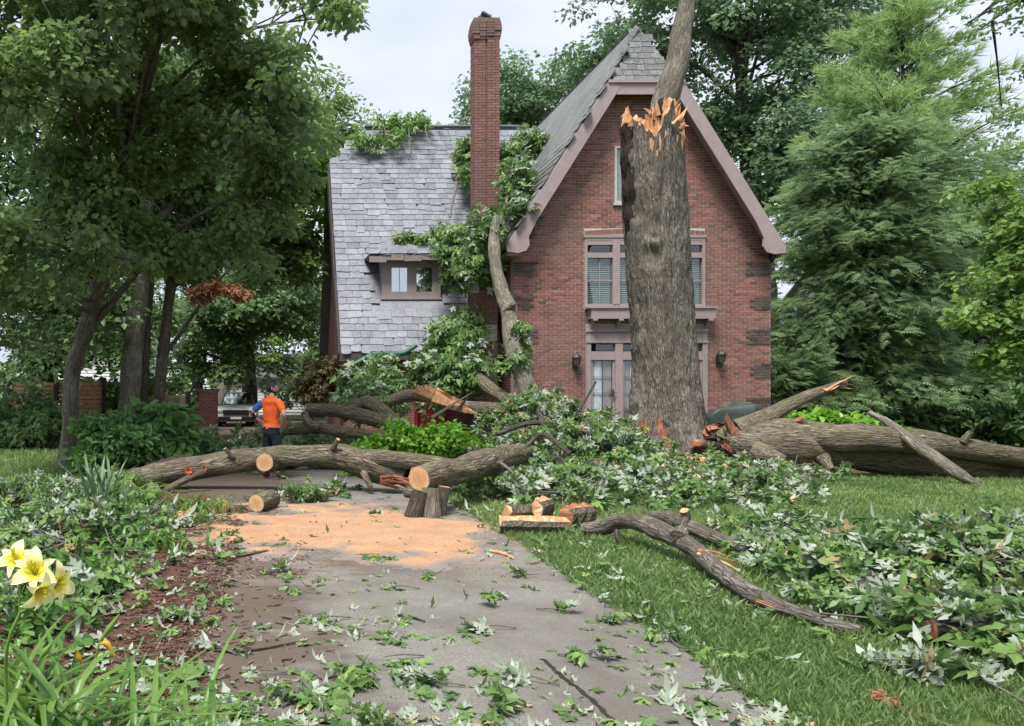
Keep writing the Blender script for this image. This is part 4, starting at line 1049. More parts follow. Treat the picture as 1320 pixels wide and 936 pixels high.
# near maple at the left, overhanging the drive
b = G(88, 603); D = b[1]
make_tree('maple_tree', 'big leaning maple with pale crooked trunk overhanging the planting bed', 'tree', b,
    [b, P(90, 560, D), P(92, 500, D), P(98, 462, D), P(118, 400, D - .3), P(140, 310, D - .8), P(165, 200, D - 1.2), P(200, 60, D - 1.5), P(215, -80, D - 1.5)],
    [.25, .19, .175, .18, .17, .15, .125, .09, .05],
    [E(130, 60, 15.0, 3.4, 2.8, 2.6), E(330, 90, 15.4, 2.2, 2.0, 1.9), E(10, 140, 14.4, 2.4, 2.4, 2.4), E(260, 240, 15.6, 2.0, 1.8, 1.4), E(110, 265, 14.8, 2.2, 2.2, 1.1), E(400, 20, 16, 1.0, 1.2, 1.1), E(10, 330, 14.6, 1.5, 1.8, .9), E(350, 215, 16.5, .9, 1.3, 1.0), E(250, -60, 14, 3.2, 3, 1.8), E(325, 300, 18, 1.1, 1.2, .9), E(205, 315, 16, 1.2, 1.2, .7)],
    540, 78, .145, .50, MAP_T, MAPLE, BARK, 101, limbs=26, gap=.06, shell=.45, droop=.55, tseg=20)
make_tree('maple_tree', 'thick straight grey trunk standing behind the leafy shrubs', 'tree', P(166, 574, 24) * [1, 1, 0],
    [P(164, 574, 24) * [1, 1, 0], P(166, 540, 24), P(170, 470, 24), P(178, 380, 24), P(190, 250, 24), P(195, 120, 24)], [.42, .32, .30, .28, .2, .1],
    [E(190, 180, 25, 3.6, 3, 3.4), E(120, 300, 26, 2.6, 2, 1.8)], 170, 70, .24, .75, MAP_T, MAPLE_COOL, BARK, 102, gap=-.1, tseg=20)
make_tree('maple_tree', 'slim dark trunk close beside the thick grey trunk', 'tree', P(186, 572, 25) * [1, 1, 0],
    [P(184, 572, 25) * [1, 1, 0], P(184, 520, 25), P(187, 450, 25), P(192, 380, 25), P(205, 250, 25)], [.19, .155, .15, .14, .07],
    [E(240, 280, 26, 2.2, 2, 1.8)], 90, 60, .24, .7, MAP_T, MAPLE, BARK_DARK_SHADED, 103, limbs=6)
make_tree('maple_tree', 'slim trunk leaning toward the house behind the shrubs', 'tree', P(205, 568, 26) * [1, 1, 0],
    [P(203, 572, 26) * [1, 1, 0], P(205, 515, 26), P(213, 430, 26), P(222, 360, 26), P(232, 280, 26), P(250, 150, 26)], [.23, .19, .18, .17, .15, .08],
    [E(340, 220, 30, 2.4, 2, 2.6), E(385, 250, 32, 1.2, 1.6, 3.0), E(300, 120, 29, 2.2, 2, 2), E(350, 330, 31, 1.8, 1.6, 1.6)], 240, 70, .24, .72, MAP_T, MIDGREEN, BARK, 104, limbs=10, gap=-.05)
make_tree('maple_tree', 'small dark spreading tree over the parked car', 'tree', P(322, 548, 40) * [1, 1, 0],
    [P(324, 548, 40) * [1, 1, 0], P(324, 500, 40), P(318, 430, 39), P(300, 380, 38)], [.3, .26, .2, .08],
    [E(290, 430, 38, 2.9, 2.4, 2.2), E(355, 390, 39, 2.4, 2, 2.2)], 150, 60, .30, .75, DIAM_T, MAPLE_COOL, BARK_DARK_SHADED, 105, limbs=8, gap=-.2)
k = 0
for (px, D, h, cpx, cpy, rx, rz, sd, lab) in ((410, 50, 300, 385, 330, 5.0, 6.5, 110, 'tall grey-green tree far behind the left roof edge'), (255, 47, 300, 250, 360, 4.4, 6.0, 111, 'yellow-green tree far behind the brick pier'),
                                   (60, 34, 300, 60, 360, 5.0, 4.0, 112, 'dense dark tree behind the garden fence'), (430, 44, 300, 420, 200, 3.0, 4.4, 113, 'light green tree peeping above the left roof edge'), (-60, 24, 200, -20, 250, 3.6, 5.0, 114, 'shaded tree at the far edge of the garden')):
    bb = P(px, 500, D) * [1, 1, 0]; ct = P(cpx, cpy, D)
    make_tree('broadleaf_tree', lab, 'tree', bb, [bb, bb * .9 + ct * .1 + [0, 0, 2], ct], [.4, .3, .1], [(ct, (rx, 3.5, rz)), (ct + np.array([rx * .5, -1, -rz * .55]), (rx * .7, 3, rz * .6))], 200, 84, .27 if D > 30 else .22, .95, DIAM_T, YGREEN if sd == 111 else (MAPLE if sd in (113,) else FARGREEN if sd == 110 else MAPLE_COOL), BARK_DARK_SHADED, sd, limbs=8, gap=-.12)
# trees behind the house
b = P(985, 560, 40) * [1, 1, 0]
make_tree('oak_tree', 'huge dark oak spreading behind the gable', 'tree', b,
    [b, P(985, 400, 40), P(975, 300, 40), P(965, 200, 40), P(950, 60, 40)], [.8, .62, .5, .4, .15],
    [E(900, 20, 40, 6.2, 5, 3.2), E(1040, 40, 39, 4.2, 4, 4.2), E(800, 70, 41, 2.8, 3, 2.6), E(1010, 190, 38, 2.2, 3, 3.2), E(930, 150, 41, 3.5, 3, 3.4), E(880, -120, 40, 7, 5, 3)],
    620, 90, .27, .95, DIAM_T, FARGREEN, BARK_DARK_SHADED, 120, limbs=26, gap=.02, shell=.5, limb_r=.4)
for (px, D, cpx, cpy, rx, rz, sd, lab) in ((665, 46, 668, 135, 3.6, 3.0, 121, 'rounded grey-green tree seen between chimney and gable'), (1080, 46, 1075, 250, 4.6, 5.5, 122, 'grey-green tree behind the conifers by the gable'),):
    bb = P(px, 500, D) * [1, 1, 0]; ct = P(cpx, cpy, D)
    make_tree('broadleaf_tree', lab, 'tree', bb, [bb, bb * .5 + ct * .5, ct], [.4, .3, .1], [(ct, (rx, 3, rz))], 130, 90, .26, .9, DIAM_T, FARGREEN, BARK_DARK_SHADED, sd, limbs=8, gap=-.1)
# right-hand side
b = P(1350, 560, 17.5) * [1, 1, 0]
make_tree('maple_tree', 'yellow-green maple at the lawn edge beside the conifers', 'tree', b, [b, P(1350, 480, 17.5), P(1345, 350, 17.5), P(1340, 200, 17.5)], [.2, .17, .14, .05],
    [E(1300, 300, 17.5, 1.25, 1.3, 1.3), E(1310, 410, 17, 1.1, 1.2, 1.2), E(1340, 180, 17.5, 1.0, 1.2, 1.0), E(1335, 490, 17.5, 1.0, 1.0, .8)], 130, 70, .15, .48, MAP_T, YGREEN, BARK_DARK_SHADED, 130, limbs=8, gap=-.1)
b = P(1420, 560, 12) * [1, 1, 0]
make_tree('locust_tree', 'fine-leaved dark branch hanging in from above the lawn', 'tree', b, [b, P(1430, 300, 12), P(1400, 60, 12), P(1370, -60, 12)], [.25, .2, .14, .08],
    [E(1320, 0, 11.5, .85, .9, .32), E(1400, -60, 12, 1.4, 1.2, .7), E(1335, 120, 12.5, .35, .5, .5)], 46, 34, .075, .28, OVAL_T, MAPLE_COOL, BARK_DARK_SHADED, 131, limbs=10, gap=-.3)
for (px, D, cpx, cpy, rx, rz, sd, lab, mt) in ((1290, 28, 1280, 430, 2.6, 2.4, 132, 'dark rounded shrub mass under the yellow-green maple', MAPLE_COOL), (1215, 33, 1215, 380, 3.0, 3.0, 133, 'dim broadleaf tree behind the hemlock', MAPLE_COOL), (1320, 40, 1300, 250, 3.6, 4.5, 134, 'far tree beyond the neighbouring grey roof', FARGREEN)):
    bb = P(px, 500, D) * [1, 1, 0]; ct = P(cpx, cpy, D)
    make_tree('broadleaf_tree', lab, 'tree', bb, [bb, bb * .5 + ct * .5, ct], [.25, .2, .08], [(ct, (rx, 2.4, rz)), (ct * [1, 1, .5], (rx * 1.1, 2, rz * .7))], 120, 60, .26, .7, DIAM_T, mt, BARK_DARK_SHADED, sd, limbs=8, gap=-.2)
# conifers
def spray_template(n=7, droop=.25, w=.07):
    """a flat feathery needle spray"""
    V = []; T = []
    for k in range(n):
        t_ = (k + .3) / n; L_ = .55 * (1 - t_ * .75)
        for sg in (1, -1):
            b_ = len(V); a = np.array([0, t_, -droop * t_ * t_]); tip = a + np.array([sg * L_ * .8, L_ * .55, -.16 * L_]); V += [a - [0, w, 0], a + [0, w, 0], tip]; T.append((b_, b_ + 1, b_ + 2) if sg < 0 else (b_, b_ + 2, b_ + 1))
    b_ = len(V); V += [np.array([-w * .7, 0, 0]), np.array([w * .7, 0, 0]), np.array([0, 1.1, -droop * 1.1])]; T.append((b_, b_ + 1, b_ + 2))
    return np.array(V), np.array(T, np.int64)
SPRAY = [spray_template(5, .25, .09), spray_template(5, .5, .08)]
def tuft_template(n=9, w=.040, seed=0):
    r = np.random.default_rng(seed); V = []; T = []
    for k in range(n):
        d = unit(np.array([r.normal(0, .55), 1., r.normal(0, .45)])); s_ = unit(np.cross(d, r.normal(0, 1, 3))) * w; b_ = len(V)
        V += [-s_, s_, d * r.uniform(.7, 1.05)]; T.append((b_, b_ + 1, b_ + 2))
    return np.array(V), np.array(T, np.int64)
TUFT = [tuft_template(seed=k) for k in range(3)]
def conifer(name, label, base, height, rmax, n_br, seed, mat, bark, temps, size, dens, up0=.25, droop=.45, zlow=.04, shape=.85, irregular=.25):
    r = np.random.default_rng(seed); root = empty(name, base); tag(root, label, 'tree'); base = np.asarray(base, float)
    tb = MB(); lean = np.array([r.normal(0, .2), 0, 0])
    ax = lambda t_: base + np.array([0, 0, height * t_]) + lean * t_ * t_
    tb.tube([ax(t_) for t_ in np.linspace(0, 1, 8)], np.linspace(height * .017, .02, 8), 10, .5, amp=.08, seed=seed)
    pos, tip, nm, sz, tone = [], [], [], [], []
    for k in range(n_br):
        t_ = zlow + (1 - zlow) * ((k + r.random()) / n_br) ** .85; az = r.uniform(0, 2 * np.pi); wob = r.normal(0, .16) * irregular * 2
        L_ = rmax * (1 - t_) ** shape * r.uniform(1 - irregular, 1 + irregular * .6) * (1 + .22 * math.sin(az * 3 + t_ * 9 + seed)) + .25
        d = np.array([math.cos(az), math.sin(az), 0]); a = ax(t_); rise = up0 * (t_ * 1.6 - .35) + wob
        pts_ = [a, a + d * L_ * .5 + [0, 0, L_ * (rise * .5 + .06)], a + d * L_ + [0, 0, L_ * (rise - droop * .35)]]
        bp, _ = catmull(pts_, [0, 0, 0], max(.12, L_ / 9)); tb.tube(bp, np.linspace(.012 + L_ * .011, .006, len(bp)), 4, raw=True, caps=False)
        side = np.array([-d[1], d[0], 0]); m_ = max(4, int(L_ * dens)); tn = r.random()
        u_ = r.uniform(.12, 1.0, m_); ii = np.clip((u_ * (len(bp) - 1)).astype(int), 0, len(bp) - 2); base_p = bp[ii] + (bp[ii + 1] - bp[ii]) * (u_ * (len(bp) - 1) - ii)[:, None]
        sgn = r.choice([-1, 1], m_) * r.uniform(.1, 1, m_); lat = sgn * L_ * .34 * (1.15 - u_)
        p_ = base_p + side * lat[:, None] + r.normal(0, .13, (m_, 3)); p_[:, 2] -= droop * .35 * np.abs(lat)
        dr = d * .9 + side * sgn[:, None] * .9 + np.array([0, 0, 1]) * (rise - droop * .5 + r.normal(0, .2, m_))[:, None]
        pos.append(p_); tip.append(dr); nm.append(np.array([0, 0, 1.]) + r.normal(0, .65, (m_, 3)) + d * .3); sz.append(size * r.uniform(.7, 1.3, m_)); tone.append(np.clip(.5 * tn + .25 * u_ + .35 * r.random(m_), 0, 1))
    o = tb.build('trunk', bark, None, base); o.parent = root; o.location = (0, 0, 0)
    lb = MB(); pos = np.vstack(pos); scatter(lb, temps, pos, frames(np.vstack(tip), unit(np.vstack(nm))), np.concatenate(sz), np.concatenate(tone))
    c = lb.build('crown', mat, None, base); c.parent = root; c.location = (0, 0, 0)
    return root
conifer('hemlock_tree', 'dark drooping hemlock beside the gable wall', P(1118, 560, 25.5) * [1, 1, 0], P(1118, 165, 25.5)[2], 4.3, 260, 140, HEML, BARK_DARK_SHADED, SPRAY, .31, 30, shape=.48, droop=.35, irregular=.5)
conifer('hemlock_tree', 'second dark hemlock nearer the yellow-green maple', P(1228, 556, 28) * [1, 1, 0], P(1228, 270, 28)[2], 3.4, 170, 141, HEML, BARK_DARK_SHADED, SPRAY, .31, 28, shape=.55, droop=.35, irregular=.5)
conifer('pine_tree', 'light green pine towering behind the dark hemlocks', P(1165, 540, 31) * [1, 1, 0], P(1165, 12, 31)[2], 4.9, 170, 142, PINE, BARK_DARK_SHADED, TUFT, .44, 27, up0=.55, droop=.1, zlow=.25, shape=.5, irregular=.5)
conifer('yew_shrub', 'low dark yew bush against the house corner', P(1030, 555, 24) * [1, 1, 0], 2.6, 1.7, 80, 143, HEML, BARK_DARK_SHADED, SPRAY, .34, 26, up0=.6, droop=.1, shape=.45)
# ------------------------------------------------------------------ the broken tree
def splinters(m, center, axis, n, L, w, spread, r, rad=.0, mat=0, curve=.1):
    """torn slivers: tapering four-sided spikes round a point"""
    axis = unit(np.asarray(axis, float)); u = unit(np.cross(axis, [.3, 1, .2])); v = np.cross(axis, u)
    for k in range(n):
        a = r.uniform(0, 6.283); q = rad * math.sqrt(r.random()); b = np.asarray(center) + (u * math.cos(a) + v * math.sin(a)) * q
        d = unit(axis + (u * r.normal(0, spread) + v * r.normal(0, spread))); l = L * r.uniform(.45, 1.2); ww = w * r.uniform(.5, 1.4)
        s1 = unit(np.cross(d, r.normal(0, 1, 3))); s2 = np.cross(d, s1); mid = b + d * l * .6 + s1 * r.normal(0, curve * l)
        V = [b + s1 * ww, b + s2 * ww * .4, b - s1 * ww, b - s2 * ww * .4, mid + s1 * ww * .6, mid + s2 * ww * .25, mid - s1 * ww * .6, mid - s2 * ww * .25, mid + d * l * .4 + s1 * r.normal(0, curve * l)]
        m.add(V, [np.array([[0, 1, 5, 4], [1, 2, 6, 5], [2, 3, 7, 6], [3, 0, 4, 7]]), np.array([[4, 5, 8], [5, 6, 8], [6, 7, 8], [7, 4, 8]])], mat)
r = np.random.default_rng(77)
TD = 18.0; tb0 = P(860, 600, TD) * [1, 1, 0]
btree = empty('broken_tree', tb0); tag(btree, 'massive maple trunk snapped high up in front of the gable', 'tree')
def bt(m, name, mats, parent=None):
    o = m.build(name, mats, None, tb0); o.parent = parent or btree; o.location = (0, 0, 0); return o
yc = np.array([618, 600, 588, 570, 545, 500, 400, 300, 220, 165]); xc = np.array([872, 869, 866, 863, 860, 857, 852, 846, 842, 840]); rw = np.array([1.75, 1.42, 1.16, .98, .84, .755, .705, .69, .69, .68]) * .915
cz = CH + (HY - yc) / F * TD; cxw = (xc - X0) / F * TD
SEG, NV = 150, 190
thv = np.arange(SEG) / SEG * 2 * np.pi
# height of the break round the rim: angle 0 = +x, -pi/2 faces the camera
def rim(th):
    th = (th + np.pi) % (2 * np.pi) - np.pi; d = th + np.pi / 2               # 0 towards the camera, + to the right
    zt = np.full_like(th, P(0, 172, TD)[2])
    px = np.sin(d)                                                          # -1 left .. 1 right
    front = np.cos(d) > 0
    prof = np.interp(px, [-1, -.9, -.7, -.45, -.28, -.05, .12, .28, .42, .55, .72, .9, 1], [163, 160, 168, 182, 186, 168, 152, 142, 150, 165, 178, 186, 180])
    zf = CH + (HY - prof) / F * TD; zb = P(0, 160, TD)[2] + .25 * np.sin(d * 3)
    return np.where(front, zf, zb)
zr = rim(thv) + .06 * noise3(np.stack([thv * 9, 0 * thv, 0 * thv], -1), 3) + .05 * noise3(np.stack([thv * 23, 0 * thv, 0 * thv], -1), 4)
t_ = np.linspace(0, 1, NV)[:, None] ** 1.12
Z = cz[0] + t_ * (zr[None, :] - cz[0]); CX = np.interp(Z, cz, cxw); RR = np.interp(Z, cz, rw)
Bk = np.stack([.7 * np.cos(thv)[None] + 0 * Z, .7 * np.sin(thv)[None] + 0 * Z, Z], -1)
ridge = 1 - np.abs(fbm(Bk * [16, 16, 1.7], 5, 3)); lump = fbm(Bk * [1.6, 1.6, .7], 9, 3); fl = np.clip((1.6 - Z) / 1.6, 0, 1) ** 1.6
root_l = fl * .22 * np.cos(thv * 5 + 1.0)[None]
rr = RR * (1 + .115 * (ridge - .62) + .055 * lump + root_l)
# knot above the window head and a rotten lumpy left flank
def bumpat(px, py, thd, s, a):
    z0 = P(0, py, TD)[2]; dth = (thv[None] - thd + np.pi) % (2 * np.pi) - np.pi
    return a * np.exp(-((Z - z0) / s) ** 2 - (dth * .7 / s) ** 2)
rr = rr + bumpat(822, 318, -np.pi / 2 - .55, .17, .16) - bumpat(822, 312, -np.pi / 2 - .50, .06, .12) + bumpat(805, 205, np.pi + .1, .3, .09) + bumpat(805, 250, np.pi + .2, .25, .06) + bumpat(803, 170, np.pi, .2, .07)
V = np.stack([CX + rr * np.cos(thv)[None], TD + rr * np.sin(thv)[None], Z], -1)
i = np.arange(NV - 1)[:, None]; j = np.arange(SEG)[None]; jn = (j + 1) % SEG
Q = np.stack([i * SEG + j, i * SEG + jn, (i + 1) * SEG + jn, (i + 1) * SEG + j], -1)
m = MB(); leftrot = np.zeros((NV - 1, SEG), bool)
zq = Z[:-1]; dl = (thv[None] - (np.pi + .15) + np.pi) % (2 * np.pi) - np.pi
leftrot = (np.abs(dl + .12 * fbm(np.stack([zq * 3, 0 * zq, 0 * zq], -1), 8, 2)) < .30) & (zq > P(0, 300, TD)[2] + .35 * fbm(np.stack([0 * zq + thv[None] * 4, zq, 0 * zq], -1), 6, 2))
scar = (np.abs((thv[None] + np.pi / 2 + .62 + np.pi) % (2 * np.pi) - np.pi + .08 * fbm(np.stack([zq * 4, 0 * zq, 0 * zq], -1), 18, 2)) < .11 * np.clip((P(0, 528, TD)[2] - zq) * 2, 0, 1)) & (zq < P(0, 524, TD)[2])
B_ = Bk.reshape(-1, 3); q0 = Q[~leftrot & ~scar]
m.add(V.reshape(-1, 3), q0, 0, True, bark=B_); m.F.append((Q[leftrot], 1, True)); m.F.append((Q[scar], 3, True))
# torn inside: wood wall falling into a dark core
ring = V[-1]; ctr = ring.mean(0); inn = ctr + (ring - ctr) * .80; inn[:, 2] = ring[:, 2] + .05 + .10 * np.abs(noise3(np.stack([thv * 14, 0 * thv, 0 * thv], -1), 12)); inn2 = ctr + (ring - ctr) * .45; inn2[:, 2] = ctr[2] - .25 + .2 * noise3(np.stack([thv * 8, 0 * thv, 0 * thv], -1), 13)
jj = np.arange(SEG); jn = (jj + 1) % SEG
m.add(np.vstack([ring, inn, inn2, ctr[None] - [0, 0, .4]]), [np.stack([jj, jn, jn + SEG, jj + SEG], 1), np.stack([jj + SEG, jn + SEG, jn + 2 * SEG, jj + 2 * SEG], 1), np.stack([jj + 2 * SEG, jn + 2 * SEG, np.full(SEG, 3 * SEG)], 1)], 2, False)
bt(m, 'trunk', [BARK, ROT, WOOD, WOODRED])
# torn wood shell standing above the bark rim, grooved along the grain
fm = MB(); n_ = 360; ta = np.arange(n_) / n_ * 2 * np.pi; dd = (ta + np.pi / 2 + np.pi) % (2 * np.pi) - np.pi
rim_a = rim(ta); top_px = np.interp(np.sin(dd), [-1, -.9, -.75, -.55, -.4, -.25, -.1, .0, .12, .3, .5, .65, .8, .92, 1], [166, 156, 161, 153, 158, 151, 160, 170, 160, 150, 140, 136, 148, 156, 176])
zt_ = np.where(np.cos(dd) > 0, CH + (HY - top_px) / F * TD, rim_a + .15)
spk = np.abs(noise3(np.stack([ta * 17, 0 * ta, 0 * ta], -1), 31)) ** 1.3 * .16 + np.abs(noise3(np.stack([ta * 41, 0 * ta, 0 * ta], -1), 32)) * .07
zt_ = zt_ - .12 + spk; zb_ = rim_a - .45
gro = 1 + .05 * noise3(np.stack([ta * 13, 0 * ta, 0 * ta], -1), 33) + .03 * noise3(np.stack([ta * 37, 0 * ta, 0 * ta], -1), 34)
lv_ = np.linspace(0, 1, 9)[:, None]; Zs = zb_[None] + lv_ * (np.maximum(zt_, rim_a + .02) - zb_)[None]
rr_ = (.63 * .93) * gro[None] * (1 - .10 * lv_ ** 2) + .03 * noise3(np.stack([ta[None] * 15 + 0 * Zs, Zs * 3, 0 * Zs], -1), 35)
ccx = np.interp(Zs, cz, cxw); Vs = np.stack([ccx + rr_ * np.cos(ta)[None], TD + rr_ * np.sin(ta)[None], Zs], -1)
jj_ = np.arange(n_); jn_ = (jj_ + 1) % n_
Qs = np.concatenate([np.stack([k * n_ + jj_, k * n_ + jn_, (k + 1) * n_ + jn_, (k + 1) * n_ + jj_], 1) for k in range(8)])
fm.add(Vs.reshape(-1, 3), Qs, 0, False); Vi = Vs[-1].copy(); c0_ = Vi.mean(0); Vi2 = c0_ + (Vi - c0_) * .86; Vi2[:, 2] = Vi[:, 2] - .25 - .15 * np.abs(noise3(np.stack([ta * 9, 0 * ta, 0 * ta], -1), 36)); Vi3 = c0_ + (Vi - c0_) * .35; Vi3[:, 2] = c0_[2] - .6
fm.add(np.vstack([Vi, Vi2, Vi3]), [np.stack([jj_, jn_, jn_ + n_, jj_ + n_], 1), np.stack([jj_ + n_, jn_ + n_, jn_ + 2 * n_, jj_ + 2 * n_], 1)], 0, False)
bt(fm, 'torn_shell', WOOD)
spots = [((812, 164), (-.05, -.05, 1), .24, .06), ((828, 160), (.05, -.05, 1), .26, .06), ((838, 156), (-.1, -.05, 1), .30, .06), ((848, 150), (-.12, 0, 1), .34, .07), ((858, 146), (.02, -.05, 1), .34, .07), ((866, 148), (.1, -.05, 1), .34, .06), ((873, 156), (.16, -.05, 1), .34, .055), ((878, 166), (.25, -.05, 1), .30, .05), ((876, 172), (.12, -.12, -1), .32, .05), ((870, 160), (.6, -.3, .7), .28, .05), ((842, 140), (-.35, -.1, -1), .34, .06), ((838, 148), (-.6, -.1, .5), .28, .055), ((864, 140), (.1, -.2, -1), .36, .06), ((872, 144), (.3, -.2, .9), .30, .05)]
for (px, py), ax, L_, w_ in spots:
    for q in range(1 + (px > 860)):
        s_ = MB(); splinters(s_, P(px + r.normal(0, 3), py + r.normal(0, 2), TD - .50 + r.normal(0, .06)), ax, 1, L_ * r.uniform(.8, 1.3), w_, .12, r); bt(s_, 'splinter', WOOD)
# surviving leader above the break
st = MB(); st.tube([P(850, 190, 18.1), P(855, 140, 18.1), P(864, 108, 18.05), P(871, 85, 18.05), P(876, 60, 18.05), P(882, 25, 18), P(887, -10, 18), P(895, -90, 18), P(905, -180, 18), P(915, -280, 18)], [.30, .29, .265, .24, .235, .20, .17, .16, .13, .08], 40, .12, amp=.05, freq=8, seed=41)
bt(st, 'leader', BARK_PALE)
st2 = MB(); r2 = np.random.default_rng(4)
splinters(st2, P(846, 150, 17.75), (-.5, -.2, -.9), 9, .5, .07, .25, r2, .15); splinters(st2, P(868, 152, 17.75), (.2, -.2, -.9), 9, .5, .06, .25, r2, .15); splinters(st2, P(862, 160, 17.6), (.2, -.2, .9), 10, .5, .05, .3, r2, .2)
tag(bt(st2, 'splinter_fringe', WOOD), kind='stuff')
hv_ = MB(); hv_.tube([P(845, 158, 17.55), P(848, 146, 17.6), P(853, 130, 17.72)], [.07, .15, .07], 8, .05, amp=.2, freq=12); bt(hv_, 'hollow', ROT)
# torn buttress at the foot
ft = MB(); splinters(ft, P(830, 566, 17.12), (.0, .0, 1), 10, .50, .05, .10, r2, .14); splinters(ft, P(822, 572, 17.15), (.2, .0, 1), 6, .42, .05, .12, r2, .1); tag(bt(ft, 'torn_buttress', WOODRED), kind='stuff')

# ------------------------------------------------------------------ fallen trunk on the lawn
fb = P(1000, 605, 15.6) * [1, 1, 0]; fall = empty('fallen_tree', fb); tag(fall, 'huge fallen trunk lying across the lawn beside the broken tree', 'fallen tree')
def ft_(m, name, mats, o0=fb, par=fall):
    o = m.build(name, mats, None, o0); o.parent = par; o.location = (0, 0, 0); return o
m = MB(); m.tube([P(930, 574, 16.4), P(955, 570, 16.2), P(1000, 572, 15.9), P(1060, 575, 15.7), P(1110, 580, 15.6), P(1180, 591, 15.4), P(1250, 598, 15.3), P(1330, 600, 15.4), P(1450, 606, 15.6)], [.34, .46, .50, .45, .42, .34, .29, .26, .2], 56, .08, amp=.10, freq=7, seed=51, stretch=.2)
ft_(m, 'trunk', BARK_LOG)
m = MB(); m.tube([P(1040, 566, 15.6), P(1090, 564, 15.25), P(1150, 567, 15.05), P(1220, 575, 14.95), P(1290, 586, 14.9), P(1370, 600, 14.8), P(1460, 618, 14.7)], [.22, .26, .235, .21, .195, .17, .14], 32, .08, amp=.09, freq=9, seed=52, stretch=.2); ft_(m, 'limb', BARK_LOG)
m = MB(); m.tube([P(955, 556, 16.1), P(985, 540, 15.95), P(1020, 521, 15.85), P(1055, 506, 15.8), P(1084, 495, 15.8), P(1093, 490, 15.8)], [.27, .19, .125, .10, .07, .02], 20, .06, amp=.1, freq=9, seed=53); ft_(m, 'broken_limb', BARK_LOG)
m = MB(); splinters(m, P(1062, 504, 15.7), (1, 0, .45), 8, .6, .035, .06, r, .03); splinters(m, P(1083, 497, 15.75), (1, 0, -.05), 2, .3, .02, .05, r); tag(ft_(m, 'splintered_tip', WOOD), kind='stuff')
for (a_, b_, rd_) in (((1130, 568, 15.3), (1142, 552, 15.2), .07), ((1060, 590, 15.25), (1072, 606, 15.05), .09), ((1240, 570, 14.8), (1252, 556, 14.75), .05), ((1040, 553, 15.6), (1030, 540, 15.55), .08)):
    m = MB(); m.tube([P(*a_), P(*((np.array(a_) + np.array(b_)) / 2)), P(*b_)], [rd_ * 1.6, rd_ * 1.1, rd_ * .8], 14, .04, amp=.15, freq=14, capmat=1); ft_(m, 'branch_stub', [BARK_LOG, WOODRED])
m = MB(); m.tube([P(975, 585, 15.6), P(1000, 592, 15.3), P(1012, 595, 15.2)], [.24, .17, .12], 20, .05, amp=.1, seed=54, capmat=1); ft_(m, 'stub', [BARK_LOG, ROT])
m = MB()
for k in range(26):
    p = P(r.uniform(905, 962), r.uniform(548, 598), r.uniform(15.9, 16.8)); p[2] = max(.03, p[2]); splinters(m, p, (r.normal(1, .5), r.normal(0, .4), r.normal(.1, .25)), 2, .42, .10, .2, r, .1)
tag(ft_(m, 'torn_heartwood', [WOODRED]), kind='stuff')
m = MB()
for k in range(30):
    p = P(r.uniform(925, 965), r.uniform(548, 585), r.uniform(16.0, 16.4)); splinters(m, p, (-.9, r.normal(0, .3), r.normal(.05, .25)), 1, .42, .085, .25, r, .05)
tag(ft_(m, 'rotten_heartwood', [ROT]), kind='stuff')
for q, (px, py, D_, L_, w_, ry_, mt) in enumerate(((915, 598, 16.3, .95, .22, .05, WOOD), (903, 575, 16.9, .5, .2, .7, WOODRED), (985, 603, 15.6, .5, .12, .1, WOODRED))):
    m = MB(); m.tube([(-L_ / 2, 0, 0), (0, 0, .02), (L_ / 2, 0, 0)], [w_ * .5, w_ * .55, w_ * .35], 6, .1, amp=.25, freq=11, seed=q + 60, smooth=False)
    o = m.build('wood_chunk', mt); o.location = P(px, py, D_); o.location.z = max(o.location.z, w_ * .5); o.rotation_euler = (r.uniform(0, .4), ry_ * .3, r.normal(0, .3))
    tag(o, ['orange split slab of wood at the foot of the broken tree', 'reddish torn block leaning against the broken tree', 'dark torn block under the fallen trunk knob'][q], 'wood chunk')
# grey prop branch
m = MB(); m.tube([P(1120, 532, 15.5), P(1145, 545, 15.2), P(1180, 572, 14.65), P(1215, 598, 14.25), P(1240, 614, 14.0), P(1262, 627, 13.9)], [.045, .075, .10, .11, .10, .05], 18, .07, amp=.10, freq=12, seed=55)
tag(m.build('dead_branch', BARK_PALE), 'bare grey branch leaning across the fallen trunk to the lawn', 'branch')

# ------------------------------------------------------------------ logs on the drive
lb0 = G(300, 634); log = empty('fallen_log', lb0); tag(log, 'long arched log lying across the driveway in front of the worker', 'log')
m = MB(); m.tube([P(150, 628, 13.8), P(175, 620, 13.75), P(230, 607, 13.7), P(300, 596, 13.6), P(360, 588, 13.5), P(430, 587, 13.4), P(475, 599, 13.3), P(500, 608, 13.25), P(520, 614, 13.2)], [.16, .19, .205, .175, .17, .19, .245, .22, .13], 40, .06, amp=.10, freq=10, seed=61, stretch=.22); ft_(m, 'bark', BARK_LOG, lb0, log)
m = MB(); m.tube([P(455, 591, 13.35), P(500, 592, 13.15), P(545, 596, 13.0), P(590, 602, 12.9)], [.16, .14, .12, .10], 24, .06, amp=.10, freq=11, seed=62); ft_(m, 'side_limb', BARK_LOG, lb0, log)
m = MB(); m.tube([P(352, 594, 13.45), P(345, 595, 13.3), P(341, 596, 13.14)], [.14, .15, .155], 28, .03, amp=.05, freq=9, seed=63, capmat=1, caps=True); ft_(m, 'sawn_stub', [BARK_LOG, CUT], lb0, log)
m = MB(); m.tube([P(265, 607, 13.3), P(240, 618, 13.2), P(212, 633, 13.0)], [.05, .055, .05], 12, .06, amp=.08, freq=14, seed=64, capmat=1); ft_(m, 'stub_branch', [BARK_LOG, CUT], lb0, log)
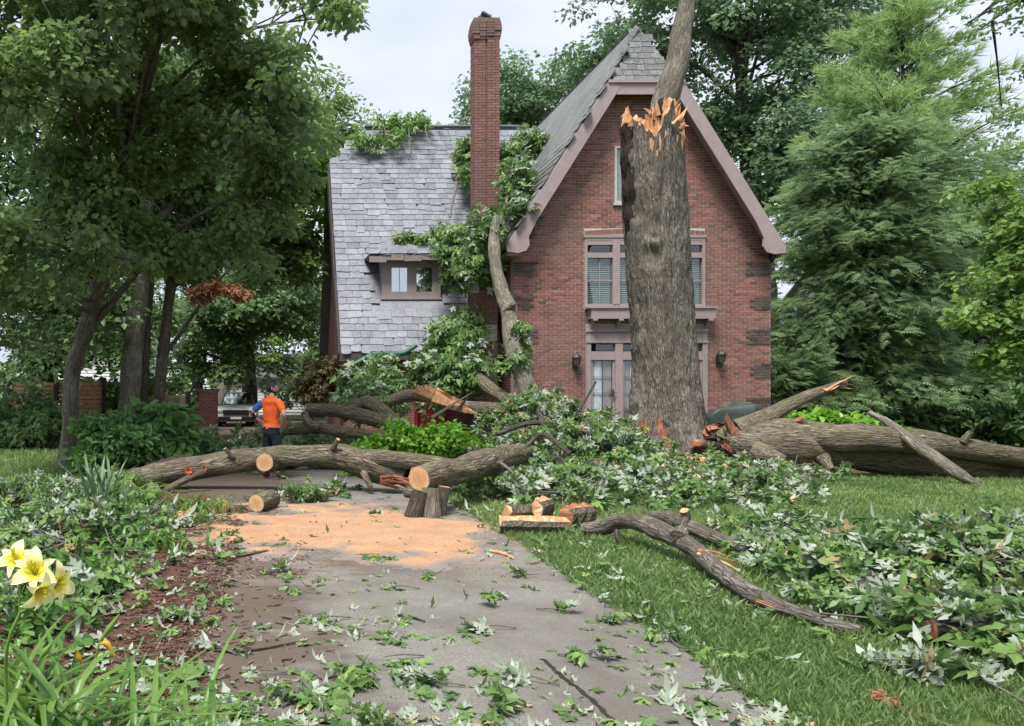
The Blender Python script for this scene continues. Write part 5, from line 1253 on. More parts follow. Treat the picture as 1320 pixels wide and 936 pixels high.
m = MB(); splinters(m, P(505, 614, 13.1), (1, -.1, -.25), 14, .45, .06, .15, r, .13); splinters(m, P(490, 620, 13.05), (.9, -.1, -.1), 8, .5, .05, .12, r, .08); tag(ft_(m, 'splintered_end', WOODRED, lb0, log), kind='stuff')
for (a_, b_, rd_) in ((((430, 578), 13.2), ((436, 566), 13.1), .04), (((300, 590), 13.4), ((290, 578), 13.35), .035), (((470, 612), 13.05), ((478, 628), 12.9), .05)):
    m = MB(); m.tube([P(*a_[0], a_[1] + .1), P(*a_[0], a_[1]), P(*b_[0], b_[1])], [rd_ * 1.5, rd_ * 1.2, rd_ * .8], 12, .04, amp=.15, freq=16, capmat=1); ft_(m, 'branch_stub', [BARK_LOG, WOOD], lb0, log)
lb1 = P(540, 635, 10.8) * [1, 1, 0]; plog = empty('sawn_log', lb1); tag(plog, 'sawn log resting on upright log rounds beside the driveway', 'log')
m = MB(); m.tube([P(540, 617, 10.7), P(556, 613, 10.9), P(590, 606, 11.4), P(625, 597, 12.1), P(650, 590, 12.9), P(672, 586, 13.6)], [.175, .18, .19, .20, .20, .16], 40, .05, amp=.11, freq=10, seed=65, capmat=1); ft_(m, 'bark', [BARK_LOG, CUT], lb1, plog)
m = MB(); m.tube([P(640, 594, 12.2), P(655, 604, 11.6), P(662, 611, 11.4)], [.04, .02, .008], 8, .05); ft_(m, 'twig_stub', BARK_PALE, lb1, plog)
for (a, b_, rd, mat_, lab) in (((532, 668), (543, 634), .115, BARK_DARK_SHADED, 'dark upright log round propping the sawn log end'), ((556, 668), (557, 629), .125, BARK_PALE, 'pale grey upright log round under the sawn log'), ((571, 668), (572, 627), .085, BARK, 'narrow upright log round behind the pale one')):
    p = G(*a); q = P(b_[0], b_[1], p[1] + (.05 if rd > .1 else .25)); p = p + np.array([0, .0 if rd > .1 else .25, 0]); m = MB(); m.tube([p, p * .5 + q * .5, q], [rd * 1.05, rd, rd], 26, .04, amp=.07, freq=11, seed=int(rd * 1000), capmat=1)
    tag(m.build('log_round', [mat_, CUT], None, p), lab, 'log')
for (a, D_, rd, dx, dy, lab) in (((330, 652), 11.0, .125, .22, .45, 'short sawn log with orange end grain by the sawdust'), ((287, 659), 10.9, .10, -.05, .4, 'small sawn log end half hidden by strappy leaves'), ((541, 648), 12.3, .075, -.15, .3, 'little sawn log end behind the upright rounds')):
    p = P(a[0], a[1], D_); p[2] = rd; m = MB(); m.tube([p, p + [dx * .5, dy * .5, 0], p + [dx, dy, 0]], rd, 26, .05, amp=.06, freq=11, seed=int(rd * 999), capmat=1); tag(m.build('short_log', [BARK_LOG, CUT], None, p), lab, 'log')
# split wood at the lawn edge
def split_log(name, lab, p, L_, w_, rz, rx, seed, mats):
    q = np.random.default_rng(seed); m = MB(); n = 9; xs = np.linspace(-L_ / 2, L_ / 2, n); prof = [(0, 1.0), (.55, .75), (1.0, .15), (.55, -.25), (-.35, -.35), (-.9, -.05), (-.75, .55)]
    V = np.array([[x, w_ * a * (1 + q.normal(0, .07)) * (1 - .25 * (abs(x) / L_) ** 2), w_ * b_ * (1 + q.normal(0, .10))] for x in xs for a, b_ in prof]); V[:, 0] += q.normal(0, .02, len(V)); k = len(prof)
    for i_ in range(n - 1):
        for j_ in range(k):
            jn_ = (j_ + 1) % k
            m.F.append((np.array([[i_ * k + j_, i_ * k + jn_, (i_ + 1) * k + jn_, (i_ + 1) * k + j_]]), 0 if j_ in (0, 5, 6) else 1, False))
    m.V.append(V); m.bark.append(V * 1.0); m.rnd.append(np.full(len(V), w_)); m.n = len(V)
    e0 = np.arange(k); m.F.append((np.array([[0, j_, j_ + 1] for j_ in range(1, k - 1)]), 1, False)); m.F.append((np.array([[(n - 1) * k, (n - 1) * k + j_ + 1, (n - 1) * k + j_] for j_ in range(1, k - 1)]), 1, False))
    o = m.build(name, mats); o.location = p; o.rotation_euler = (rx, 0, rz); return tag(o, lab, 'split wood', 'split wood chunks on the lawn edge')
split_log('split_log', 'long flat split piece with torn orange underside on the lawn edge', G(686, 688) + [0, 0, .09], .72, .12, -.12, 1.5, 1, [BARK_LOG, WOOD])
split_log('split_log', 'mossy grey split piece lying behind the long flat one', G(682, 676) + [0, 0, .14], .55, .12, .1, -.3, 2, [BARK_LOG, WOOD])
split_log('split_log', 'upturned split piece with pale end grain topmost of its heap', G(697, 680) + [0, 0, .25], .36, .12, .9, 1.3, 3, [BARK_LOG, WOOD])
split_log('split_log', 'blocky reddish split piece beside the crooked limb', G(742, 680) + [0, 0, .14], .42, .15, .5, 1.2, 4, [BARK_LOG, WOODRED])
# crooked limb on the lawn
b0 = G(800, 690); cl = empty('crooked_limb', b0); tag(cl, 'crooked broken limb lying on the grass beside the split wood', 'branch')
m = MB(); m.tube([PL(752, 682, .08), PL(775, 680, .12), PL(803, 671, .24), PL(830, 676, .27), PL(862, 690, .24), PL(895, 708, .19), PL(925, 735, .14), PL(955, 757, .11), PL(1000, 780, .09), PL(1066, 801, .07), PL(1110, 812, .06)], [.068, .09, .096, .09, .085, .08, .072, .064, .056, .048, .036], 30, .04, amp=.11, freq=14, seed=71, stretch=.25, capmat=1); ft_(m, 'bark', [BARK, WOODRED], b0, cl)
m = MB(); m.tube([PL(873, 694, .26), PL(877, 686, .30), PL(879, 680, .33)], [.08, .07, .03], 14, .03, amp=.12); ft_(m, 'knot', BARK, b0, cl)
m = MB(); splinters(m, PL(900, 712, .22), (.7, -.6, -.2), 5, .35, .02, .06, r, .04); splinters(m, PL(975, 773, .15), (.7, -.6, -.2), 2, .18, .018, .1, r, .02); tag(ft_(m, 'torn_strip', WOOD, b0, cl), kind='stuff')
m = MB(); m.tube([PL(795, 684, .15), PL(798, 698, .05), PL(805, 702, .02)], [.03, .025, .015], 8, .05); m.tube([PL(905, 722, .12), PL(907, 735, .03)], [.03, .02], 8, .05); tag(ft_(m, 'side_twig', BARK_DARK_SHADED, b0, cl), kind='stuff')
b0 = G(900, 694); l2 = empty('crooked_limb', b0); tag(l2, 'straighter second limb lying behind the crooked limb', 'branch')
m = MB(); m.tube([PL(838, 664, .16), PL(862, 668, .2), PL(880, 676, .2), PL(915, 690, .15), PL(955, 705, .11), PL(1010, 722, .09)], [.05, .075, .085, .08, .075, .05], 24, .05, amp=.10, freq=13, seed=72); ft_(m, 'bark', BARK, b0, l2)
m = MB(); m.tube([PL(880, 678, .2), PL(884, 666, .3), PL(882, 658, .37)], [.07, .055, .045], 14, .03, capmat=1, amp=.1); ft_(m, 'broken_stub', [BARK, WOOD], b0, l2)
b0 = G(1270, 830); l3 = empty('broken_limb', b0); tag(l3, 'dark limb with red torn end lying under the silvery leaf heap', 'branch')
m = MB(); m.tube([PL(1200, 812, .13), PL(1225, 810, .14), PL(1265, 804, .16), PL(1310, 797, .18), PL(1400, 785, .2)], [.055, .06, .055, .06, .05], 20, .04, amp=.10, freq=14, seed=73, capmat=1); m.tube([PL(1285, 803, .17), PL(1320, 778, .3), PL(1380, 750, .4)], [.03, .04, .04], 12, .05, amp=.08); ft_(m, 'bark', [BARK_DARK_SHADED, WOODRED], b0, l3)
# ------------------------------------------------------------------ limbs against the house and behind the worker
b0 = P(692, 560, 19.0) * [1, 1, 0]; lh = empty('leaning_limb', b0); tag(lh, 'pale knobbly limb leaning up against the gable eave', 'branch')
m = MB(); m.tube([P(705, 560, 18.9), P(688, 520, 19.1), P(672, 478, 19.4), P(660, 440, 19.8), P(656, 400, 20.2), P(650, 385, 20.35), P(640, 350, 20.7), P(637, 312, 21.0), P(640, 280, 21.2)], [.27, .25, .21, .20, .205, .19, .16, .14, .10], 26, .08, amp=.08, freq=10, seed=81); ft_(m, 'bark', BARK_PALE, b0, lh)
m = MB(); m.tube([P(652, 400, 20.1), P(660, 394, 19.95), P(661, 391, 19.85)], [.10, .10, .05], 12, .04, amp=.1); ft_(m, 'knob', BARK_PALE, b0, lh)
b0 = P(640, 565, 20) * [1, 1, 0]; m = MB(); m.tube([P(608, 470, 21.6), P(622, 492, 20.8), P(645, 510, 19.9), P(670, 525, 19.3), P(690, 545, 18.8)], [.12, .15, .16, .15, .12], 22, .08, amp=.08, freq=11, seed=82); tag(m.build('mossy_limb', BARK_LOG), 'mossy curved limb propped beside the leaning limb', 'branch')
b0 = P(580, 560, 18.2) * [1, 1, 0]; sp_ = empty('snapped_limb', b0); tag(sp_, 'snapped horizontal limb with long orange splinters near the red door', 'branch')
m = MB(); m.tube([P(500, 518, 18.5), P(525, 510, 18.4), P(552, 512, 18.2)], [.14, .145, .12], 20, .07, amp=.09, freq=11, seed=83); ft_(m, 'bark', BARK_LOG, b0, sp_)
m = MB(); m.tube([P(592, 524, 18.1), P(620, 527, 18.0), P(650, 528, 17.9), P(690, 535, 17.6)], [.12, .15, .14, .12], 20, .07, amp=.09, freq=11, seed=84); ft_(m, 'far_piece', BARK_LOG, b0, sp_)
for q, (a, bb, w_) in enumerate((((534, 503), (580, 524), .19), ((545, 503), (590, 518), .16), ((560, 508), (596, 526), .16), ((568, 500), (594, 522), .10), ((580, 522), (615, 532), .13), ((590, 530), (608, 508), .07), ((556, 538), (602, 512), .08))):
    pa_, pb_ = P(*a, 18.05 - q * .04), P(*bb, 18.0 - q * .03); m = MB(); splinters(m, pa_, pb_ - pa_, 1, float(np.linalg.norm(pb_ - pa_)) * 1.3, w_ * 1.1, .02, r, 0, curve=.02); m2 = m; ft_(m2, 'splinter', WOOD if q < 5 else BARK_DARK_SHADED, b0, sp_)
for (pts_, rad_, lab, sd) in (([(365, 555, 17.6), (410, 551, 17.4), (450, 558, 17.1), (520, 566, 16.8)], [.12, .13, .13, .11], 'smooth forked log just behind the worker', 91), ([(395, 528, 18.4), (440, 530, 18.2), (500, 545, 17.9), (530, 556, 17.6)], [.13, .15, .17, .15], 'sawn log lying above the forked log', 92), ([(440, 540, 18.8), (470, 518, 18.9), (490, 528, 18.5), (515, 548, 18.0)], [.12, .15, .16, .15], 'humped mossy log behind the bright green hedge', 93), ([(318, 595, 15.8), (340, 575, 16.2), (372, 545, 16.9)], [.09, .09, .07], 'dark slanting branch behind the worker', 94), ([(270, 572, 19.5), (290, 577, 19.3), (305, 580, 19.2)], [.13, .13, .12], 'short tan log in the brush by the brick pier', 95), ([(190, 602, 15), (225, 594, 15.2), (245, 590, 15.3)], [.08, .09, .08], 'weathered log edging the shrub bed', 96)):
    m = MB(); m.tube([P(*q) for q in pts_], rad_, 20, .07, amp=.08, freq=11, seed=sd, capmat=1)
    if sd == 91: m.tube([P(392, 532, 17.5), P(398, 545, 17.4), P(412, 552, 17.3)], [.08, .09, .11], 14, .05, amp=.06)
    tag(m.build('fallen_branch', [BARK_LOG, CUT]), lab, 'log')
# ------------------------------------------------------------------ fallen foliage
def mound_h(x, y, mounds):
    h = np.zeros_like(x)
    for cx, cy, rx, ry, hh in mounds:
        d = ((x - cx) / rx) ** 2 + ((y - cy) / ry) ** 2; h = np.maximum(h, hh * np.sqrt(np.clip(1 - d, 0, 1)))
    return h
LEAFMESH = {}
def leaf_mesh(k, tone, mat, temps=SILV):
    key = (k, tone, mat.name)
    if key not in LEAFMESH:
        V, T = temps[k]; m = MB(); m.add(V, T, 0, False, rnd=tone); o = m.build('leaf', mat); LEAFMESH[key] = o.data; bpy.data.objects.remove(o)
    return LEAFMESH[key]
def sprig_leaves(origin, axis, n, size, r, flip):
    """leaves fanned along a drooping twig tip: positions, frames, sizes"""
    t_ = np.sort(r.random(n)); axis = unit(axis); side = unit(np.cross(axis, [0, 0, 1.]))
    sg = np.where(np.arange(n) % 2, 1, -1) * r.uniform(.4, 1.3, n)
    pos = origin + axis * (t_ * size * 2.2)[:, None] + r.normal(0, .12 * size, (n, 3))
    tip = axis * .8 + side * sg[:, None] + r.normal(0, .35, (n, 3)); tip[:, 2] -= .45
    nr = np.array([0, -.25, .9]) * (-1 if flip else 1) + r.normal(0, .75, (n, 3))
    return pos, frames(tip, unit(nr)), size * r.uniform(.75, 1.25, n)
def pile(name, label, cat, base, mounds, n_sprig, size, seed, n_single=0, temps=SILV_LO, flip=.44, mat=SILVER, leaves=(6, 10), twig=True, depth=.55, group=None, wall=None, stems=None, floor=.02, wilt=.04):
    """a heap of leafy boughs: sprigs spread over and inside the mounds"""
    r = np.random.default_rng(seed); base = np.asarray(base, float); root = empty(name, base); tag(root, label, cat, group)
    pos, Rm, sz, rn = [], [], [], []; tw = MB()
    w = np.array([m_[2] * m_[3] * (m_[4] + .15) for m_ in mounds]); w /= w.sum()
    for k in range(n_sprig):
        i = r.choice(len(mounds), p=w); cx, cy, rx, ry, hh = mounds[i]; a = r.uniform(0, 6.283); q = math.sqrt(r.random()) * 1.04
        x, y = cx + rx * q * math.cos(a), cy + ry * q * math.sin(a); h = float(mound_h(np.array([x]), np.array([y]), mounds)[0])
        z = floor + h * (1 - depth * r.random() ** 1.7); e = .12
        gx = (mound_h(np.array([x + e]), np.array([y]), mounds) - mound_h(np.array([x - e]), np.array([y]), mounds))[0]; gy = (mound_h(np.array([x]), np.array([y + e]), mounds) - mound_h(np.array([x]), np.array([y - e]), mounds))[0]
        ax = np.array([-gx * 2, -gy * 2, 0]) + np.array([r.normal(0, .7), r.normal(0, .7), r.normal(.05, .25)])
        n = int(r.integers(*leaves)); s_ = size * r.uniform(.8, 1.2)
        p_, f_, z_ = sprig_leaves(np.array([x, y, z]), ax, n, s_, r, r.random() < flip); p_[:, 2] = np.maximum(p_[:, 2], floor)
        pos.append(p_); Rm.append(f_); sz.append(z_); rn.append(np.clip(r.normal(.45, .22) + r.normal(0, .18, n), 0, 1))
        if twig and r.random() < .35: tw.tube([np.array([x, y, z]) - unit(ax) * s_ * r.uniform(1.5, 4) - [0, 0, .02], np.array([x, y, z]), np.array([x, y, z]) + unit(ax) * s_ * 2], [.009, .006, .003], 4, 1, caps=False)
    pos = np.vstack(pos); Rm = np.concatenate(Rm); sz = np.concatenate(sz); rn = np.concatenate(rn)
    score = pos[:, 2] / .6 - pos[:, 1] * .8 + r.normal(0, .6, len(pos)); order = np.argsort(-score)
    si = order[:n_single]; ji = order[n_single:]
    for i in si:
        M3 = Rm[i] * sz[i]; p = pos[i] - base
        obj_from('leaf', leaf_mesh(int(r.integers(0, len(SILV))), round(float(rn[i]) * 3) / 3, WILT if r.random() < wilt * .6 else mat), root, mat4=Matrix(((*M3[0], p[0]), (*M3[1], p[1]), (*M3[2], p[2]), (0, 0, 0, 1))))
    lb = MB(); wl = r.random(len(ji)) < wilt
    scatter(lb, temps, pos[ji[~wl]], Rm[ji[~wl]], sz[ji[~wl]], rn[ji[~wl]], 0)
    if wl.any(): scatter(lb, temps, pos[ji[wl]], Rm[ji[wl]], sz[ji[wl]], rn[ji[wl]], 1)
    o = lb.build('leaves', [mat, WILT], None, base); o.parent = root; o.location = (0, 0, 0); o['kind'] = 'stuff'
    if tw.n: o = tw.build('twigs', BARK_PALE, None, base); o.parent = root; o.location = (0, 0, 0); o['kind'] = 'stuff'
    if stems:
        for pts_, rad_ in stems:
            m = MB(); m.tube(pts_, rad_, 8, .1, amp=.08, freq=14); o = m.build('stem', BARK_DARK_SHADED, None, base); o.parent = root; o.location = (0, 0, 0)
    return root
def mound(px, py, rx, ry, h): g_ = G(px, py); return (g_[0], g_[1], rx, ry, h)
# heap on the lawn, foreground
pile('leaf_heap', 'heap of silvery fallen maple boughs on the lawn beside the driveway', 'fallen boughs', G(1150, 840),
     [mound(1015, 700, .5, .8, .34), mound(1070, 735, .6, .8, .34), mound(1150, 760, .8, .8, .36), mound(1240, 770, .8, .8, .48), mound(1330, 765, .8, .9, .6), mound(1175, 815, .45, .45, .26), mound(1285, 835, .6, .45, .30), mound(1120, 790, .35, .5, .24), mound(1235, 880, .34, .2, .13), mound(1400, 800, .7, .9, .5), mound(1330, 850, .4, .4, .28)],
     600, .112, 201, 300, SILV_MID, depth=.75, stems=[([P(1070, 745, 6.2), P(1100, 752, 6.1), P(1128, 742, 6.1)], .012), ([P(1120, 735, 6.2), P(1122, 755, 6.0), P(1125, 778, 5.8)], .016), ([P(1068, 820, 5.4), P(1090, 805, 5.5), P(1130, 785, 5.7)], .010), ([P(1150, 690, 6.9), P(1195, 672, 7.0), P(1245, 698, 6.8), P(1275, 720, 6.6)], .008), ([P(1215, 763, 5.8), P(1260, 768, 5.7), P(1290, 770, 5.6)], .010), ([P(1280, 740, 5.8), P(1282, 780, 5.6)], .006), ([P(1072, 826, 5.35), P(1100, 812, 5.4), P(1120, 806, 5.45)], .008)])
# heap round the broken trunk
pile('leaf_heap', 'wide heap of fallen green boughs round the foot of the broken trunk', 'fallen boughs', G(800, 640),
     [mound(720, 640, 1.6, 1.6, .42), mound(830, 640, 1.6, 1.6, .40), mound(930, 640, 1.4, 1.3, .42), mound(960, 625, 1.1, 1.2, .36), mound(640, 640, .9, 1.3, .45), (5.6, 15.2, 1.5, 1.6, 1.05), (6.7, 15.6, 1.3, 1.3, .72), (5.3, 16.8, 1.2, 1.2, 1.6), (6.5, 16.6, 1.0, 1.0, 1.3), (6.0, 18.0, .8, .8, 1.7), (8.1, 15.4, 1.3, 1.0, .36), (9.6, 15.0, .9, .9, .32), (4.4, 15.4, .9, 1.0, .75)],
     1250, .130, 202, 300, SILV_LO, leaves=(6, 10), depth=.5, stems=[([P(735, 545, 15.5), P(752, 520, 15.6), P(768, 492, 15.7)], .02), ([P(680, 575, 14), P(700, 560, 14), P(735, 585, 13.6)], .04), ([P(705, 600, 13.6), P(720, 590, 13.6), P(740, 612, 13.2)], .03), ([P(640, 560, 15), P(690, 545, 15.2), P(750, 560, 15), P(800, 585, 14.6)], .045), ([P(690, 520, 16.2), P(700, 545, 15.6), P(712, 580, 14.8)], .05), ([P(800, 620, 13), P(850, 612, 13.1), P(905, 622, 12.8)], .03), ([P(880, 640, 12.2), P(920, 622, 12.4), P(960, 600, 13)], .025), ([P(640, 640, 11.8), P(690, 628, 12), P(730, 640, 11.7)], .022), ([P(905, 640, 12.2), P(908, 655, 11.9), P(905, 668, 11.6)], .014), ([P(770, 560, 15.4), P(810, 575, 15), P(850, 590, 14.6)], .04)])
# bed at the left
pile('leaf_heap', 'tangle of fallen silver maple boughs over the planting bed', 'fallen boughs', G(120, 700),
     [mound(60, 700, 1.0, 1.0, .42), mound(160, 690, .7, .8, .36), mound(30, 745, .6, .7, .42), mound(110, 740, .55, .5, .28), mound(210, 690, .5, .6, .25), mound(0, 660, 1.6, 1.6, .42), mound(90, 655, 1.3, 1.4, .35), mound(60, 790, .45, .5, .24), mound(10, 800, .4, .5, .3), mound(130, 770, .3, .3, .12), mound(215, 740, .3, .3, .1)],
     470, .105, 203, 300, SILV_MID, flip=.34)
# brush behind the log, by the brick pier and worker
pile('brush_heap', 'brush of fallen branches between the brick pier and the worker', 'fallen boughs', P(300, 580, 18) * [1, 1, 0],
     [(-1.7, 18.2, 1.2, 1.1, .5), (-.7, 17.6, 1.1, 1.0, .55), (-2.6, 19.6, 1.0, 1.0, .55), (.6, 18.2, 1.2, 1.0, .5), (1.6, 18.0, 1.0, 1.0, .65), (-.2, 19.5, 1.2, 1, .6)], 330, .19, 204, 0, SILV_LO, leaves=(6, 9))
pile('brush_heap', 'low leafy twigs lying on the drive under the arched log', 'fallen boughs', G(370, 645), [mound(375, 645, .55, .35, .16), mound(440, 632, .35, .3, .10), mound(410, 640, .4, .3, .12)], 46, .12, 205, 0, SILV_LO, flip=.25)
# boughs over the entry and on the roof
def bough(name, label, ells, n, per, size, crad, seed, mat=SILVER, stems=()):
    r = np.random.default_rng(seed); base = np.mean([e[0] for e in ells], 0); root = empty(name, base); tag(root, label, 'fallen boughs')
    pts = crown_points(ells, n, r, seed, .5, -.35); lb = MB()
    C = np.repeat(pts, per, 0); nn_ = len(C); d = unit(r.normal(0, 1, (nn_, 3))); off = d * (r.random(nn_) ** .5 * crad)[:, None]
    fl = np.repeat(r.random(len(pts)) < .35, per); nr = np.stack([r.normal(0, .5, nn_), r.normal(-.25, .5, nn_), np.where(fl, -1., 1.)], 1); tip = np.stack([d[:, 0], d[:, 1] - .2, r.normal(-.7, .4, nn_)], 1)
    scatter(lb, SILV_LO, C + off, frames(tip, unit(nr)), size * r.uniform(.7, 1.25, nn_), np.clip(np.repeat(r.random(len(pts)), per) * .6 + .4 * r.random(nn_), 0, 1))
    o = lb.build('leaves', mat, None, base); o.parent = root; o.location = (0, 0, 0); o['kind'] = 'stuff'
    for pts_, rad_ in stems:
        m = MB(); m.tube(pts_, rad_, 8, .25, amp=.08); o = m.build('branch', BARK_PALE, None, base); o.parent = root; o.location = (0, 0, 0)
    return root
bough('roof_bough', 'leafy bough caught behind and below the chimney on the pale roof', [E(598, 205, 27.0, .9, .5, .6), E(585, 235, 26.4, .8, .4, .6), E(580, 268, 25.8, .6, .35, .5), E(598, 320, 23.0, .7, .5, .55), E(610, 345, 22.4, .45, .4, .35), E(560, 195, 27.6, .45, .4, .3), E(575, 290, 25.2, .7, .35, .6), E(560, 310, 24.6, .5, .3, .4), E(605, 180, 28, .5, .4, .5), E(590, 350, 23.2, .4, .3, .3)], 190, 20, .20, .42, 211, stems=[([P(600, 180, 28), P(590, 230, 26.6), P(580, 280, 25.6)], [.05, .06, .03])])
bough('roof_bough', 'leafy bough wedged between the chimney and the gable roof', [E(660, 245, 22.6, .5, .5, .7), E(668, 285, 21.8, .35, .4, .5), E(640, 285, 21.9, .6, .3, .4), E(630, 310, 21.4, .5, .3, .4), E(652, 215, 23.4, .45, .4, .5), E(685, 190, 26, .5, .5, .5), E(625, 330, 21.2, .5, .3, .5), E(650, 300, 21.4, .4, .3, .5)], 150, 20, .19, .36, 212, SILVER, stems=[([P(645, 290, 21.6), P(655, 250, 22.2), P(662, 215, 23)], [.05, .04, .02])])
bough('roof_bough', 'thin leafy branch tips lying over the pale roof ridge', [E(515, 160, 29.0, .95, .4, .35), E(480, 182, 28.2, .6, .25, .2), E(545, 158, 29.0, .4, .3, .25), E(465, 178, 28.4, .4, .3, .2), E(505, 176, 28.3, .5, .25, .25)], 44, 9, .20, .34, 213, MIDGREEN, stems=[([P(494, 160, 28.6), P(500, 178, 28.2), P(510, 190, 28)], [.03, .035, .02]), ([P(527, 165, 28.4), P(528, 190, 28.0), P(530, 198, 27.8)], [.02, .03, .02]), ([P(548, 162, 28.4), P(552, 185, 28)], [.03, .02])])
bough('dormer_litter', 'leafy scraps scattered on the little dormer roof', [E(520, 312, 24.6, .75, .3, .22), E(545, 300, 25.2, .4, .3, .3), E(515, 295, 25.6, .2, .2, .2), E(572, 325, 24.1, .3, .3, .25)], 26, 14, .20, .16, 214)
bough('entry_bough', 'dark leafy mass hanging over the entry beside the chimney', [E(590, 455, 22.2, .9, .7, .9), E(575, 480, 21.6, .75, .6, .55), E(610, 480, 21.4, .5, .5, .5), E(560, 505, 21, .4, .4, .35), E(580, 430, 22.6, .5, .4, .4), E(600, 420, 22.8, .4, .4, .4), E(555, 475, 21.6, .5, .5, .4)], 105, 22, .19, .42, 215, SILVER, stems=[([P(612, 500, 21), P(600, 470, 21.6), P(590, 430, 22.4)], [.07, .06, .03])])
bough('entry_bough', 'drooping pale leafy bough below the torn green gutter', [E(465, 490, 20.6, .7, .6, .5), E(495, 505, 20.2, .6, .5, .5), E(450, 505, 20.6, .5, .5, .4), E(480, 520, 19.6, .7, .5, .4), E(500, 470, 22, .35, .3, .3)], 64, 24, .20, .32, 216, SILVER)
bough('entry_bough', 'leaves clinging to the leaning limb beside the wall', [E(672, 440, 19.8, .3, .3, .5), E(665, 465, 19.5, .25, .3, .35), E(690, 490, 19.0, .4, .3, .3)], 26, 20, .17, .2, 217, SILVER)
bough('cut_brush', 'brown-tinged brush under the left roof corner', [E(425, 480, 27, .9, .6, .5), E(410, 500, 27, .8, .6, .5)], 40, 24, .22, .35, 218, BROWNLEAF)
# ------------------------------------------------------------------ planted things
def blade_template(n=5, w=.035, arch=.6):
    V = []; T = []
    for k in range(n + 1):
        t_ = k / n; y = t_ * (1 - .25 * arch * t_); z = arch * (t_ - 1.25 * t_ * t_) * .9; ww = w * (1 - t_) ** .6 * (.75 + .5 * min(1, t_ * 4)) if k < n else 0
        V += [(-ww, y, z + ww * .6), (0, y, z), (ww, y, z + ww * .6)]
    for k in range(n):
        a = 3 * k; b = a + 3
        for q in (0, 1): T += [(a + q, a + q + 1, b + q + 1), (a + q, b + q + 1, b + q)]
    return np.array(V), np.array(T, np.int64)
def plant_root(name, label, cat, base, group=None): o = empty(name, base); tag(o, label, cat, group); return o
def put(m, name, mats, root):
    b = np.array(root.location); o = m.build(name, mats, None, b); o.parent = root; o.location = (0, 0, 0); return o
def strap_clump(name, label, base, n, L, w, seed, mat, arch=(.5, 1.1), spread=.12, upright=1.0, single=True, cat='plant'):
    """strap-leaved clump; each leaf a part of its own"""
    r = np.random.default_rng(seed); root = plant_root(name, label, cat, base); ts = [blade_template(7, w, a) for a in np.linspace(arch[0], arch[1], 4)]
    meshes = []
    for V, T in ts:
        for tone in (.15, .5, .85):
            m = MB(); m.add(V, T, 0, True, rnd=tone); o = m.build('blade', mat); meshes.append(o.data); bpy.data.objects.remove(o)
    for k in range(n):
        a = r.uniform(0, 6.283); d = np.array([math.cos(a), math.sin(a), upright * r.uniform(.5, 1.7)]); R3 = frames(d[None], np.array([[-d[0] * .5, -d[1] * .5, 1.]]))[0] * (L * r.uniform(.6, 1.15)); p = np.array([r.normal(0, spread), r.normal(0, spread), .0])
        obj_from('blade', meshes[r.integers(0, len(meshes))], root, mat4=Matrix(((*R3[0], p[0]), (*R3[1], p[1]), (*R3[2], p[2]), (0, 0, 0, 1))))
    return root
# bright low hedge behind the log
def leafy_mound(name, label, base, ells, n, per, size, crad, temps, mat, seed, stems=8, up=.8, cat='shrub', flat=.6, droop=.2):
    r = np.random.default_rng(seed); root = plant_root(name, label, cat, base); pts = crown_points(ells, n, r, seed, .28, -.5); pts[:, 2] = np.maximum(pts[:, 2], .06); lb = MB()
    clump_leaves(lb, temps, pts, crad * r.uniform(.7, 1.3, len(pts)), per, size, r, up=up, flat=flat, droop=droop); o = put(lb, 'leaves', mat, root); o['kind'] = 'stuff'
    sb_ = MB()
    for k in range(stems): q = pts[r.integers(0, len(pts))]; b = np.array(base) + [r.normal(0, .15), r.normal(0, .15), 0]; sb_.tube([b, (b + q) / 2 + [0, 0, .1], q], [.02, .014, .008], 5, .2)
    o = put(sb_, 'stems', BARK_DARK_SHADED, root); o['kind'] = 'stuff'; return root
leafy_mound('hedge', 'bright green leafy low hedge behind the arched log', (2.7, 15.9, 0), [((2.35, 15.9, .42), (.85, .6, .62)), ((3.15, 15.9, .48), (.75, .6, .58)), ((1.75, 15.8, .25), (.5, .45, .42))], 230, 22, .13, .2, OVAL_T, HOSTA, 301, cat='hedge')
leafy_mound('leafy_shrub', 'leafy green shrub beside the pale crooked trunk', P(140, 600, 15.4) * [1, 1, 0], [E(135, 560, 15.6, .6, .5, .55), E(160, 575, 15.2, .55, .5, .45), E(120, 590, 15.2, .4, .4, .3), E(130, 600, 14.4, .35, .4, .3)], 130, 20, .15, .22, OVAL_T, SHRUB, 302)
leafy_mound('big_leaved_shrub', 'big-leaved dark green shrub in front of the thick grey trunk', P(205, 592, 16.2) * [1, 1, 0], [E(200, 560, 16.2, .6, .5, .6), E(225, 555, 16.4, .4, .4, .5), E(190, 580, 16, .7, .5, .4), E(225, 575, 16, .3, .4, .4)], 90, 15, .30, .26, OVAL_T, SHRUB, 303)
leafy_mound('undergrowth_shrub', 'dim shrub in front of the garden fence', P(40, 575, 24) * [1, 1, 0], [E(20, 540, 24, 1.6, .8, .9), E(75, 555, 23, 1.2, .8, .7)], 110, 22, .22, .34, OVAL_T, MAPLE_COOL, 304)
leafy_mound('hosta_clump', 'bright hosta clump behind the fallen trunk by the yew', P(1060, 560, 18.5) * [1, 1, 0], [E(1050, 548, 18.4, .8, .5, .35), E(1100, 552, 18.4, .7, .5, .3), E(1145, 556, 18.4, .5, .5, .25)], 80, 16, .22, .2, OVAL_T, HOSTA, 305, cat='plant')
leafy_mound('clipped_shrub', 'bright-topped clipped shrub behind the house corner', P(1025, 540, 27.5) * [1, 1, 0], [E(1020, 500, 27.5, 1.1, .8, 1.0), E(1060, 490, 27.5, .9, .7, .6)], 120, 22, .18, .28, OVAL_T, YGREEN, 306)
